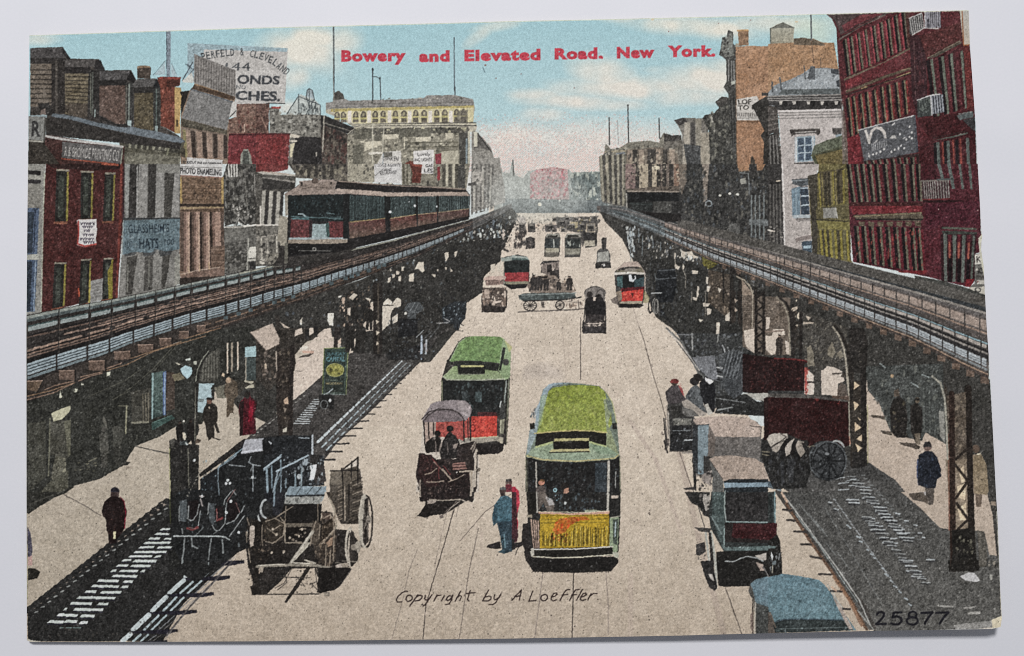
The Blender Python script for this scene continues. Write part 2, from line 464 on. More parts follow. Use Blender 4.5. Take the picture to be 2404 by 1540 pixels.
VS("470 0 740 0 740 140 470 130", (.1, .35, .62, .9), .12, '2f2c28', a=.7)

item('printed_building', 'pale columned shopfront printed beside the moving train')
o(1, 1)
P("0 70 60 60 370 105 375 130 365 240 250 270 250 950 0 960", '57534b', 10)
P("0 70 60 62 370 98 375 118 60 95", 'b4ac9c', 6); P("60 120 365 160 365 180 60 130", '8d877c', 6); P("60 135 365 175 360 235 60 240", '3a3733', 7)
VS("60 250 260 260 240 570 40 570", (.08, .42, .78), .16, 'aaa494', n=8); VS("60 250 260 260 240 570 40 570", (.25, .6, .95), .13, '383532')
P("0 565 215 568 215 580 0 582", 'd2c8b8', 5)
P("0 585 215 585 205 940 0 940", '6f6a5f', 10)
L("0 690 200 665", 7, 'b7ad9c'); L("50 700 55 900", 14, 'c5bda8'); L("110 690 108 820", 8, 'a39c8b'); L("195 680 195 830", 12, 'c9c2ae'); L("42 400 42 560", 14, 'd4ccbc')
P("35 890 80 895 78 940 35 940", 'cfc7b4', 5); P("95 850 210 840 205 940 95 940", '8b8474', 12)
ST("0 590 210 590 200 940 0 940", 120, 20, '3c3934 a59d8c 2c2a28', a=.7)
P("220 480 300 500 310 730 280 740 275 930 235 930 230 740 200 720", '9b927e', 9)

item('printed_building', 'red brick gable printed behind the tan shop')
o(0, 0)
P("2220 960 2404 905 2404 1255 2140 1255 2150 1120 2200 1100", '7d5c4c', 11)
ST("2220 960 2404 905 2404 1255 2140 1255 2150 1120", 160, 20, '5a3f36 9c7a66 6b3a32', a=.7)
P("2255 1170 2268 1170 2268 1240 2255 1240", '4a3630'); P("2290 1165 2300 1165 2300 1240 2290 1240", 'b89a84')
P("2140 1255 2404 1255 2404 1540 2090 1540", '802f31', 9); L("2145 1262 2404 1266", 12, '451c1e')
P("2260 1450 2290 1400 2330 1400 2360 1470 2370 1540 2255 1540", '8a8b7c', 9)
P("2285 1420 2330 1415 2345 1540 2275 1540", '4f524a', 7)
o(1, 0)
P("0 905 125 905 125 1010 118 1250 0 1255", '6b4a3f', 10); ST("0 905 125 905 118 1250 0 1255", 90, 18, '45302b 8a6858', a=.7)
L("40 1080 118 1250", 14, '8d6a58')
P("0 1250 320 1250 315 1300 300 1540 0 1540", '87302f', 9); L("0 1258 318 1256", 12, '471d1e')
ST("0 1260 310 1260 300 1540 0 1540", 120, 16, '6a2628 a04444 55201f', a=.6)
ST("270 1320 315 1310 300 1540 270 1540", 14, 16, 'b06a60', a=.8)
P("140 1000 235 1000 230 1020 145 1020", 'a03a34', 6)
o(1, 1)
P("0 0 305 0 300 50 200 75 60 70 0 75", '7c2f2c', 9); L("60 70 300 98", 7, 'c0a690')
o(0, 1)
P("2130 0 2404 0 2404 580 2290 560 2230 545 2110 590 2090 130", '4b4842', 11)
ST("2130 0 2404 0 2404 580 2100 590 2090 130", 420, 22, '2b2a27 6d6a60 86837a 35332f', asp=1.6, a=.7)
VS("2135 0 2240 0 2240 120 2140 125", (.1, .35, .6, .85), .14, 'bdb9ae', n=6)
L("2300 110 2320 400", 10, '706c62'); L("2190 440 2300 560", 8, '87837a'); L("2390 100 2395 300", 9, '8d887e')
ST("2120 360 2404 380 2404 530 2240 540", 30, 20, 'b2aca0 c9c3b6', a=.7)
P("2090 590 2404 570 2404 1000 2200 1040 2110 1040", '605d55', 11)
P("2115 600 2330 590 2330 700 2115 740", '706d64', 9)
L("2090 596 2290 590 2404 575", 9, 'c9c3b4'); L("2240 545 2300 590", 9, 'd6d0c2'); P("2280 575 2404 565 2404 580 2290 592", 'e0dacb', 4)
ST("2110 740 2330 720 2330 1030 2120 1040", 220, 22, '33312d 87837a 4a4842', a=.7); L("2110 770 2330 740", 6, '3a3833'); L("2130 860 2330 840", 6, '35332f')
P("2345 780 2404 775 2404 880 2330 885 2320 850", 'd2cdbd', 6); L("2335 700 2320 990", 12, 'aaa798'); P("2330 890 2404 890 2404 910 2325 915", 'b5b1a2')
P("2340 915 2404 910 2404 985 2345 985", '2f2d2b')

item('printed_building', 'narrow tan building with tall pilasters printed under a slanted grey hoarding')
o(0, 0)
P("1700 860 1780 850 1830 790 2220 910 2200 960 2150 1110 2140 1540 1695 1540", '8d735c', 10)
P("1695 860 1780 850 1700 1090", '2c2621', 6)
P("1830 785 2225 905 2190 945 1800 830", '55402f', 8); L("1830 790 2220 905", 12, '8d6a45')
P("1795 835 2185 955 2130 1220 1705 1110", '7f7d79', 9); L("1795 838 2185 958", 12, '5d646a')
P("2180 960 2225 950 2220 1100 2150 1100", 'c6c2b9', 5); L("2160 1100 2215 1040", 8, '4a4643')
P("1700 1110 2130 1222 2130 1260 1705 1190", '564f3f', 8)
P("1705 1195 2135 1262 2135 1480 1730 1460", '7a6858', 8)
VS("1720 1215 2130 1270 2130 1490 1740 1475", (.1, .36, .6, .85), .12, '9b7f6a', n=8); VS("1720 1215 2130 1270 2130 1490 1740 1475", (.22, .48, .73, .97), .09, '3f332b'); VS("1720 1215 2130 1270 2130 1490 1740 1475", (.02,), .07, '8f8352')
P("1700 1380 1740 1400 1740 1480 1700 1470", '4d4638')
o(0, 1)
P("1680 100 2100 120 2105 1040 1960 1040 1690 1060 1670 600", '8a6c55', 10)
P("1690 125 2085 130 2085 370 1690 370", '7d6048', 10); ST("1700 130 2080 130 2080 370 1700 370", 160, 20, '5a4433 97795e 4a382b', asp=.8, a=.6)
HS("1700 130 2080 130 2080 370 1700 370", (.2, .42, .62, .84), .04, '57422f', a=.6)
VS("1680 120 2100 120 2100 380 1690 370", (.035, .975), .045, 'b89652')
P("1685 375 2110 375 2110 400 1690 400", '3c2f26'); P("1690 405 2105 400 2105 412 1690 425", 'a58a60'); P("1690 430 2100 420 2100 450 1695 445", '5e4837')
P("1690 450 2100 450 2110 1000 1695 1010", '5b473a', 9)
VS("1690 450 2100 450 2110 1000 1690 1020", (.165, .4, .62, .86), .135, 'a5826d', n=9)
VS("1690 450 2100 450 2110 1000 1690 1020", (.115, .34, .565, .77), .05, '7d5f50', n=8); VS("1690 450 2100 450 2110 1000 1690 1020", (.245, .475, .7), .04, '2e241e')
VS("1690 450 2100 450 2110 1000 1690 1020", (.2, .43, .655), .02, 'c2a183', .05, 1)
P("1980 780 2110 770 2110 1040 1985 1000", '6d5443', 10); HS("1980 770 2110 770 2110 1000 1980 1000", (.15, .4, .65, .9), .05, '9c7d66', a=.7)
P("1700 1050 1800 1020 2040 975 2110 1000 2110 1060 1690 1080", '7d6151', 9); L("1700 1035 1850 1000 2060 970", 8, 'b59b85')
L("1765 960 1775 1015", 14, 'c4a57e'); L("1870 950 1875 1000", 12, 'b9966f'); L("1960 930 1965 985", 12, 'c4a070')
P("1690 1070 2100 1050 2000 1120 1690 1140", '3a302a', 8)

item('printed_signboard', 'grey striped hoarding printed in front of the big diamond advertisement')
V()
P("440 101 676 113 669 243 553 244 551 200 470 140 440 182", 'bbb6ae', 8)
P("440 101 676 113 674 122 480 116 462 190 440 182", '93aeb5', 7)
ITEMS[-1] = ('printed_signboard', 'largest signboard, pale grey with jewellery lettering printed above the rooftops')
def arc_text(txt, pts_, h, col, wl):
    A = np.array(pts_.split(), float).reshape(-1, 2)
    d = np.r_[0, np.cumsum(np.hypot(*np.diff(A, axis=0).T))]
    n = len(txt)
    for i, ch in enumerate(txt):
        if ch == ' ':
            continue
        s0 = d[-1] * (i + .1) / n; s1 = d[-1] * (i + .9) / n
        p = np.array([np.interp(s0, d, A[:, 0]), np.interp(s0, d, A[:, 1])]); q = np.array([np.interp(s1, d, A[:, 0]), np.interp(s1, d, A[:, 1])])
        t = (q - p) / np.hypot(*(q - p)); nn = np.array([t[1], -t[0]]) * h
        TX(ch, [p + nn, q + nn, q, p], col, wl)
arc_text("PERFELD & CLEVELAND", "474 142 495 137 530 132 570 129 605 137 640 151 672 178", 17, '4f5355', .015)
TX("144", "531 147 588 147 588 167 528 164", '4f5355', .0)
TX("ONDS", "558 175 657 178 656 198 556 196", '45484c', .035)
TX("ND", "555 199 578 201 577 209 554 208", '4f5355', .0)
TX("CHES.", "553 213 660 214 658 237 552 233", '45484c', .04)
for x, y0, y1 in ((562, 175, 196), (579, 175, 197)):
    pass
L("625 242 669 243", 2, '33302e')
L("620 101 617 130", 1, '8a8782', a=.5); L("600 104 596 240", 1, '9a968f', a=.4)
for q in ("440 182 470 140", "428 190 452 146", "436 150 455 165"):
    L(q, 2.0, '4c5a60')
P("428 190 450 170 456 190 452 195 430 193", 'c9cabf', 5)
item('printed_signboard', 'slanted grey striped hoarding printed in front of the largest signboard')
o(0, 0)
P("1825 510 2215 665 2212 910 1820 780", '8a847d', 9)
VS("1825 510 2215 665 2212 910 1820 780", np.arange(.04, 1, .062), .026, '5f5a55', .03, .97, a=.7)
L("1822 620 2212 770", 6, '6c6761'); L("1825 512 2215 667", 9, '75706a'); L("1760 600 1820 660", 8, '54606a'); L("1720 740 1800 600", 10, '4d5c66')
item('printed_signboard', 'white two-line photo enamelling sign printed on the tan building')
o(0, 0); P("1755 1478 2092 1500 2090 1540 1750 1540", 'c6c3bd', 6)
V(); TX("SCREENS ENLARGEMENTS", "430 377 520 382 520 389 428 386", '3c3a3a', .02)
o(0, 1); P("1690 0 2088 0 2088 128 1690 105", 'c9c6c0', 6)
TX("PHOTO ENAMELING", "1692 32 2080 50 2080 108 1692 88", '3c3a3a', .02); L("1690 108 2088 128", 9, '9c6a58'); L("1692 25 2085 38", 5, '5a5652')

# ---- grey building with the hat sign
item('printed_building', 'grey brick building with a faded blue hat sign printed across it')
o(0, 0)
P("1100 1250 1700 1345 1740 1330 1700 1420 1690 1540 1165 1540", '5c5848', 10)
P("1160 1290 1700 1340 1690 1440 1180 1380", '47443a', 8); VS("1200 1320 1640 1365 1620 1420 1200 1390", (.05, .18, .31, .44, .57, .7, .84), .05, '8d8a72', n=6)
P("1590 1330 1610 1330 1575 1460 1560 1460", '8c8a6c', 5); P("1200 1430 1690 1465 1690 1540 1175 1540", '75715f', 9)
o(0, 1)
P("1165 0 1695 0 1680 1100 1650 1150 1110 1260 1140 860", '76736b', 9)
VS("1165 0 1695 0 1685 510 1165 510", (.07,), .1, '8f8f88', n=8); VS("1165 0 1695 0 1685 510 1165 510", (.33, .64, .9), .17, '8d8a83', n=9)
P("1220 0 1305 0 1285 500 1205 515", '3a3734', 8); P("1395 0 1470 0 1455 500 1385 505", '3d3a36', 8); P("1545 75 1640 80 1605 500 1540 505", '46433d', 9)
L("1290 20 1285 500", 12, 'a3a19a')
P("1470 0 1690 0 1690 90 1480 80", '7f7d74', 9)
P("1150 505 1690 500 1690 540 1160 540", '4a4a48', 8)
P("1145 860 1680 820 1670 1110 1110 1250", '7f7c74', 9)
P("1190 880 1290 855 1240 1220 1180 1230", '494640', 9); P("1360 870 1440 850 1430 1180 1350 1195", '4b4842', 9); P("1525 840 1600 830 1580 1010 1545 1160 1515 1165", '47443e', 9)
L("1200 950 1195 1200", 14, '77756a'); L("1400 900 1395 1150", 16, '6f6d63')
P("1640 880 1690 840 1690 1130 1640 1140", '8f8d80', 8)
for x in (1215, 1390, 1545):
    P([(x - 60, 812), (x + 80, 800), (x + 60, 850), (x - 40, 870)], '3c3f40', 8, a=.8)
item('printed_banner', 'faded blue banner with hat lettering printed across the grey building')
P("1160 530 1690 515 1685 800 1560 820 1460 800 1420 835 1260 825 1150 850", '5f747a', 9, g='5a7078')
ST("1160 530 1690 515 1685 800 1150 840", 300, 14, '4c6068 7d9095 8a9a9c', a=.5)
TX("GLASSHEIM'S", "1205 565 1590 560 1590 640 1205 650", '2c3b45', .01); TX("HATS", "1305 700 1490 695 1490 790 1310 790", '2a3842', .03)
TX("100", "1172 725 1245 722 1240 785 1175 788", '33424b', .0); TX("100", "1545 705 1640 700 1635 760 1545 765", '33424b', .0)
L("1150 515 1690 512", 8, '2e3336'); L("1160 525 1150 850", 8, '8fa0a0')

# ---- the dormered row
item('printed_rowhouse', 'dark wooden row of dormers printed along the left roofline')
o(0, 0)
P("282 450 590 440 660 550 930 555 985 660 1230 655 1290 770 1470 735 1520 800 1510 1180 1640 1250 1700 1290 1740 1330 1700 1345 1150 1260 430 1160 282 1100", '4b453f', 9)
P("282 455 585 445 630 520 600 545 282 545", '4f4b49', 8); P("585 442 665 550 640 560 590 500", '2b2827', 6); P("282 545 620 545 620 580 282 600", '35312e', 7)
P("282 600 485 600 485 980 440 1000 282 1000", '6f6253', 9); HS("282 620 485 620 485 990 282 990", (.1, .22, .34, .46, .58, .7, .82, .94), .035, '3f3830')
P("485 570 610 570 610 1060 485 1060", '36312d', 8); L("530 580 530 1050", 22, '544d45')
P("610 565 930 560 930 620 840 630 610 630", '55504c', 8); P("900 565 945 562 990 665 940 690 880 640", '302d2c', 6); P("610 630 850 630 850 690 610 690", '2f2b29', 7)
P("610 690 830 690 825 1090 610 1070", '75684f', 10); HS("612 690 830 690 825 1000 612 980", (.1, .22, .34, .46, .58, .7, .82, .94), .04, '453d31'); P("610 980 825 970 825 1100 760 1110 610 1050", '574c40', 9)
P("830 660 935 650 935 1110 820 1110", '35322f', 8); L("870 680 865 1080", 16, '55584f'); L("850 690 850 1060", 7, '6c6f60'); L("893 1030 890 1105", 14, '76847e')
P("935 670 1230 665 1200 750 940 765", '54514f', 9); P("1225 665 1290 770 1280 790 1190 750", '262423', 6); P("935 755 1190 750 1190 805 935 805", '2f2c2a', 7)
P("935 805 1175 800 1180 1160 1100 1165 1020 1130 935 1080", '654f44', 11); ST("935 805 1175 800 1180 1160 935 1080", 110, 18, '4a3931 82695a', asp=.4, a=.6)
P("1180 770 1250 770 1255 1190 1180 1185", '3b3a37', 8); L("1213 790 1210 1130", 14, '7d8479'); P("1198 1130 1232 1130 1232 1188 1198 1188", 'a3b9b7', 6); L("1188 800 1183 1160", 8, '6d6a5c')
P("1290 740 1470 735 1440 810 1255 830 1250 790", '5b5855', 8); P("1465 735 1520 805 1500 860 1440 820", '28292a', 6); P("1255 820 1450 815 1450 870 1255 880", '33302d', 6)
P("1262 875 1440 870 1440 1230 1330 1225 1260 1190", '5a4f38', 10); ST("1262 875 1440 870 1440 1230 1260 1190", 70, 18, '3f3728 77694c', a=.6)
P("1440 830 1505 820 1505 1200 1440 1235", '3d3d39', 8); L("1470 840 1468 1180", 10, '5f6e66'); P("1458 1180 1480 1180 1480 1240 1455 1240", '8fa39f', 5)
P("355 960 400 930 405 815 425 810 435 920 465 955 430 970 370 970", '74685a', 8)
P("355 975 460 965 500 1080 430 1085 430 1050 380 1040", '33302d', 7); P("385 1030 425 1020 430 1080 380 1085", '7c6a60', 6)
P("500 1065 620 1080 760 1110 900 1145 1150 1175 1500 1240 1690 1290 1740 1325 1700 1345 1300 1275 1000 1210 480 1090", '68737a', 8)
P("610 1030 700 1060 900 1150 1060 1180 1100 1190 1230 1200 1100 1165 940 1080 930 1100 800 1100", '3a3633', 8, a=.75)
P("930 1085 1060 1160 1180 1165 1230 1190 1120 1190 960 1130", '2c2927', 7)
P("430 1100 640 1115 1000 1215 1300 1280 1700 1345 1690 1400 1160 1345 430 1270", '383430', 8)
P("282 1085 440 1075 440 1105 282 1110", '8da0a3', 6)
item('printed_chimney', 'square brick chimney printed on the dormered roof')
P("1285 640 1295 625 1410 622 1420 640 1412 735 1290 738", '50443a', 9); P("1290 622 1330 612 1405 618 1410 636 1288 640", '8f7458', 6)
item('printed_building', 'orange red brick side wall with a yellow edge printed next to the dormers')
P("1475 728 1695 722 1690 800 1640 815 1640 1245 1510 1180 1508 830", '783a2b', 9); P("1500 720 1700 722 1695 745 1490 745", '8d3a30', 6)
ST("1510 830 1640 830 1640 1240 1510 1180", 160, 14, '5c2c22 96503b 84402f', a=.6); P("1570 750 1690 745 1680 810 1570 815", '532c22', 8)
P("1640 815 1700 825 1705 870 1690 1120 1695 1255 1640 1250", 'c29a55', 7); P("1655 1125 1672 1125 1672 1190 1655 1190", '5a4a30'); P("1690 860 1780 850 1730 900 1700 900", '2d2620')

# ---- leftmost pilaster building and the brick house
item('printed_building', 'white pilaster building printed at the left margin of the picture')
P("268 1090 430 1100 425 1320 268 1310", '7f7f78', 8); TX("R", "300 1135 385 1140 380 1280 295 1275", '3a3938', .03, own=True); L("425 1100 418 1330", 14, '4d4a44')
P("268 1310 420 1320 520 1370 560 1440 560 1540 262 1540", '3b352d', 9); P("268 1315 410 1322 410 1340 268 1330", '9b9788', 5)
o(0, 1)
P("262 0 430 0 420 80 410 500 392 1390 250 1420 252 800", '8c8a80', 9)
P("262 60 385 65 385 105 262 95", '2a2726'); P("262 145 385 150 380 185 262 180", '332f30'); P("262 105 385 108 385 145 262 142", '9c998c', 6); P("262 10 385 15 385 55 262 50", '8d8b80', 6)
P("262 185 390 190 385 420 256 410", '878378', 9)
P("255 415 368 415 350 845 252 850", '4e5f78', 8); P("255 450 320 450 310 640 254 640", '333e4a', 7); P("255 650 312 650 305 830 252 840", '2c3642', 7); L("330 430 318 830", 10, '2b3547')
P("250 900 352 900 325 1385 248 1390", '44566f', 8); P("252 920 300 920 285 1380 248 1380", '2a3440', 7); L("335 905 315 1380", 8, '8ea2b5'); P("252 850 365 845 362 895 252 900", 'a6a698', 6)
L("420 90 408 500 388 1390", 14, 'a8a993')
item('printed_building', 'dark red brick house printed with yellow framed windows')
o(0, 0)
P("430 1265 1170 1375 1165 1540 560 1540 420 1350", '4a2d28', 8)
o(0, 1)
P("430 0 1170 0 1150 600 1100 1260 800 1300 392 1395 410 500", '4f2522', 8)
P("440 0 1130 0 1125 45 900 60 500 40", '33201d', 7)
L("1140 0 1128 500 1110 900 1095 1250", 22, '783127'); L("1165 0 1160 500", 10, '33222a')
for q, yel in (("530 60 650 65 640 545 515 545", 1), ("760 75 880 80 870 520 755 520", 1), ("985 90 1085 95 1070 540 965 540", 1), ("510 935 625 935 610 1340 490 1360", 1), ("760 905 860 900 845 1300 740 1330", 1), ("970 895 1065 890 1050 1260 955 1280", 1)):
    QP(q, 0, 0, .82, 1, '2b2a26', 8)
    QP(q, .2, .1, .6, .9, '3d4138', 9)
    QP(q, .83, .02, .98, .98, '8e8230', 8)
    QP(q, 0.0, -.03, 1, .01, '8f8672', 6)
    QP(q, -.08, .99, .95, 1.04, '8a4f38', 6)
P("1010 1010 1060 900 1055 1260 1020 1270", '8a7d22', 8); L("740 1170 742 1240", 14, 'c24a2c')
ST("400 600 1100 560 1090 860 400 880", 160, 12, '3d1c1a 66322c', a=.5)
item('printed_signboard', 'grey printing company sign printed on the dark red house')
o(0, 0)
P("585 1330 1155 1385 1138 1540 580 1480", '5e5b58', 8); L("435 1280 640 1315 1000 1355 1150 1380", 22, 'b9b5ad'); L("1150 1385 1135 1540", 8, '9ca08a')
TX("R & BROMIDE PRINTING CO", "612 1375 1125 1410 1112 1515 605 1465", 'b3aea5', .0); L("580 1490 900 1520 1100 1545", 12, 'a5482f')
o(0, 1); L("960 0 1110 10", 14, 'a5482f')
item('printed_banner', 'torn white banner with red edge printed on the dark red house')
P("720 530 750 520 905 518 910 640 900 700 908 755 800 780 720 760 740 640", 'cfcac4', 7)
L("735 540 738 650 730 750 800 772 900 752", 16, 'b23c33')
for y, a, b in ((560, 760, 880), (590, 770, 870), (625, 790, 850), (665, 780, 880), (705, 755, 880), (735, 780, 870)):
    for x in np.arange(a, b, 22):
        L([(x, y - 10), (x + 8 + RNG.normal() * 4, y + 10), (x + 14, y - 8)], 7, '4a4250')
item('printed_signboard', 'pale lettered panel printed on the lowest storey of the dark red house')
P("850 1100 966 1070 960 1275 845 1305", '8c8a84', 7); HS("850 1100 966 1070 960 1275 845 1305", (.2, .35, .5, .65, .8), .06, '6c6963', .1, .9, a=.7); L("845 1095 840 1305", 12, 'b0a040')
# ---- right row, from the far end towards the viewer
item('printed_building', 'ornate grey and beige block printed at the far end of the right row')
o(2, 0)
P("825 1540 825 1465 860 1450 880 1345 925 1395 985 1400 1040 1370 1095 1335 1290 1320 1385 1340 1390 1300 1425 1245 1500 1270 1590 1265 1620 1540", '86806f', 11)
o(2, 1)
P("825 0 1640 0 1600 300 1070 420 850 360", '7a7568', 11)
o(2, 0)
for q in ("912 1105 915 1360", "1088 985 1095 1335", "1380 1110 1385 1300"):
    L(q, 11, '3b3938')
L("990 1130 1000 1355", 5, '8b8783'); E(1088, 986, 12, 8, '34302f')
HS("885 1390 1390 1340 1390 1540 840 1540", (.25,), .08, 'a89a78'); ST("830 1400 1390 1350 1390 1540 830 1540", 150, 18, '55534a b0a488 45433c a59a80', a=.7)
P("830 1470 930 1400 960 1540 830 1540", '6b685f', 10); VS("830 1470 930 1420 940 1540 830 1540", (.2, .5, .8), .14, 'b3ab97')
P("1300 1410 1390 1400 1390 1540 1310 1540", '9d937c', 9); P("975 1440 1060 1430 1060 1540 985 1540", '77808a', 8)
P("1425 1250 1500 1270 1590 1265 1590 1330 1430 1330", '45413c', 8); P("1430 1330 1600 1320 1630 1540 1390 1540", '6b655a', 10); P("1480 1390 1510 1390 1510 1540 1475 1540", 'aaa08b', 7); P("1530 1390 1570 1385 1570 1540 1535 1540", '8e8472', 7)
o(2, 1)
VS("830 0 1070 0 1070 410 850 350", (.1, .28, .45, .62, .82), .07, 'aaa28a', n=9, a=.8); VS("830 0 1070 0 1070 410 850 350", (.18, .37, .54, .74, .93), .09, '4d4b46', a=.85)
P("830 200 1070 250 1070 420 850 360", '5f5d58', 9, a=.6)
V(); P("1406 368 1470 362 1470 480 1412 470", '75705f', 10); VS("1406 366 1468 360 1468 485 1412 472", (.08, .3, .52, .72, .9), .09, 'a49c84', n=9, a=.8); VS("1406 366 1468 360 1468 485 1412 472", (.18, .41, .62, .82), .1, '4b4843', n=9, a=.85)
P("1470 352 1550 345 1590 360 1600 440 1470 447", '776a5a', 10); VS("1470 352 1590 350 1590 440 1470 447", (.07, .3, .62, .9), .1, 'a8937c', n=9, a=.9); VS("1470 352 1590 350 1590 440 1470 447", (.18, .46, .54, .76), .09, '3f3b36', n=9, a=.9); ST("1410 366 1590 350 1590 440 1412 470", 160, 5, '4a463f b5a78c 6d6455', asp=1.4, a=.7)
P("1590 340 1640 330 1650 470 1600 450", '6f685b', 10); P("1606 345 1622 340 1622 455 1610 450", 'a89e88', 9); o(2, 1)
P("1070 0 1640 0 1640 160 1570 220 1070 250", '7c6d60', 10); VS("1070 0 1600 0 1600 230 1070 230", (.04, .12,), .1, '8b7068', n=9)
VS("1070 0 1600 0 1600 230 1070 230", (.27, .36, .5), .09, 'b3a285', n=9); VS("1070 0 1600 0 1600 230 1070 230", (.2, .43, .58, .68, .8), .07, '403c37'); P("1320 10 1390 20 1390 60 1310 50", 'd8cba8', 6)
VS("1070 0 1600 0 1600 230 1070 230", (.9,), .1, '8a6a55', n=9); ST("1070 0 1640 0 1600 240 1070 240", 160, 18, '48433d c2b394 5d5348', a=.7)
item('printed_building', 'grey corniced house printed with pale vertical bands on the right row')
o(2, 0)
P("1520 1130 1600 1105 1790 1110 1830 1090 1870 1540 1600 1540 1600 1270 1560 1180", '7d776c', 10)
P("1520 1130 1600 1105 1630 1110 1640 1150 1570 1180", '46423f', 7); P("1620 1150 1670 1150 1670 1540 1600 1540", 'a59b88', 9); P("1680 1150 1720 1150 1720 1540 1680 1540", '4d4944', 8); P("1725 1120 1780 1120 1775 1350 1730 1540", '8f8775', 9); P("1770 1250 1860 1240 1860 1540 1775 1540", '9f947f', 9)
P("1610 1350 1770 1370 1770 1540 1640 1540", '4d4e4d', 9)
item('printed_building', 'dark grey warehouse printed with a tall lettered edge on the right row')
P("1790 1110 1810 1080 1900 1060 1945 1010 1905 960 1970 905 2025 915 2100 940 2110 1540 1860 1540 1850 1230", '46453f', 10)
P("1905 960 1970 905 2020 912 2030 960 1950 1010", '4f4b45', 8); P("1860 1090 1880 1080 1910 1240 1895 1250", 'a6a292', 7); ST("1800 1080 2090 950 2100 1540 1860 1540", 220, 20, '2f2e2b 6a675d 83806f', asp=1.4, a=.7)
o(2, 1)
P("1600 0 2404 0 2404 760 1900 640 1590 520", '3d3c39', 10)
P("1565 0 1640 0 1640 160 1590 300", '76695a', 9); P("1785 0 1850 0 1830 330 1800 360", '8b7d6d', 10); ST("1785 10 1850 10 1830 330 1800 360", 26, 16, '4d443b b8a692', asp=.6); C(1848, 372, 30, 26, 9, '8f9a9c'); L("1812 410 1820 300", 8, '76706a')
P("1650 0 1780 0 1790 520 1660 480", '35353', 9) if False else P("1650 0 1780 0 1790 520 1660 480", '383835', 10)
ST("1600 0 2404 0 2404 740 1620 520", 420, 18, '252523 5d5b54 4c5257 6f6b5f', asp=1.8, a=.7)
for x, y in ((1955, 295), (2045, 278), (2118, 285)):
    E(x, y, 15, 11, 'd6d2c0')
P("2125 0 2380 0 2350 60 2130 70", '87694e', 8); P("2230 0 2300 0 2300 120 2225 120", '3a3835', 7); P("2140 140 2190 130 2200 180 2150 190", '9c9a8c', 6)
VS("2230 290 2404 290 2404 760 2230 700", (.1, .32, .55, .78), .08, '737a78', n=8); L("2140 80 2220 90 2230 280", 9, '7d817e'); P("2230 520 2404 520 2404 580 2230 570", '767c7b', 8, a=.8)
P("2040 560 2140 560 2140 680 2040 650", '605f5a', 8)

item('printed_building', 'tall tan warehouse printed with lofts-to-let lettering and a water tank')
o(2, 0)
P("2090 435 2240 430 2404 435 2404 1540 2110 1540 2095 950", 'b18059', 9, g='a57450')
P("1945 515 1965 410 1975 350 2015 345 2030 280 2075 300 2080 340 2075 410 2100 430 2105 640 2100 760 2115 1540 2080 1540 2030 880 1985 820 2015 760 2010 560", '4b4a45', 9)
P("1960 470 1980 380 2030 340 2050 300 2075 330 2070 450 2090 520 2000 540", '78796f', 10); ST("1960 350 2080 300 2090 520 1960 520", 50, 18, '3d3c38 9aa298', a=.8)
VS("2015 560 2090 570 2095 770 2015 760", (.25, .6, .9), .12, '8d8b85'); P("2055 770 2100 750 2095 790 2060 800", 'b0b2a2'); VS("2030 900 2100 880 2110 1400 2060 1400", (.3, .7), .12, '2d2c2a'); L("2100 560 2110 1540", 7, '6a5038')
ST("2110 440 2404 440 2404 1540 2120 1540", 160, 7, '4d3827 7d5a3f', a=.75)
P("2100 410 2130 405 2130 440 2090 440", 'a59e86', 6)
P("2110 930 2300 900 2340 980 2310 1060 2345 1130 2110 1130", 'c3bcb0', 7)
TX("LOF", "2122 935 2245 930 2248 975 2125 980", '3d3833', .02); TX("TO L", "2118 990 2290 985 2285 1025 2122 1032", '3d3833', .02)
for k in range(12):
    L([(2120 + k * 17, 1065 - RNG.random() * 4), (2122 + k * 17, 1088 + RNG.random() * 6)], 8, '6a635c')
L("2115 1110 2330 1105", 7, '837c74', a=.8); P("2115 1135 2340 1130 2345 1148 2115 1150", '8a6242', 6)
P("2250 990 2340 930 2404 900 2404 1540 2360 1540 2365 1330 2335 1270 2370 1230 2310 1100", '37342f', 9); P("2345 870 2404 870 2404 900 2345 900", '3d3a36', 7); P("2240 1480 2255 1460 2280 1500 2285 1540 2240 1540", '4d4338', 7)
o(2, 1)
P("2115 0 2380 0 2350 55 2130 60", 'a87852', 8)
P("2230 0 2300 0 2300 60 2225 60", '3a3835', 7)
o(3, 0)
P("0 430 0 410 240 395 250 360 430 365 520 400 620 400 660 640 700 900 0 900", 'b28359', 9)
P("0 900 0 760 200 740 420 640 690 640 700 900", 'b28359', 9)
P("240 360 330 352 440 372 520 405 540 430 240 420", '6d5d49', 8); ST("10 430 650 430 650 640 420 640 200 740 0 830", 150, 7, '4d3827 8d6a4b', a=.75); HS("0 430 650 420 650 640 0 830", (.2, .5), .02, '94704f', a=.5)
P("20 265 90 225 140 210 245 262 240 400 25 410", 'a9a791', 7, g='a29a80'); P("22 268 140 210 250 262 140 262", '77776a', 7); L("22 270 140 212 248 262", 6, '5e5e52'); L("22 270 25 400", 10, '5a5c52'); L("130 265 135 400", 5, '8d8b78')
L("403 136 408 380", 13, '56585a'); L("408 380 430 600", 9, '7a5c44'); L("495 540 497 650", 8, '6f5844'); L("340 620 345 690", 12, '6d6258')
item('printed_chimney', 'tan chimney printed on the tall warehouse')
o(2, 0); P("2120 295 2222 290 2222 425 2130 430", '97704f', 8); P("2110 280 2222 275 2224 292 2112 297", 'c9995f', 6)

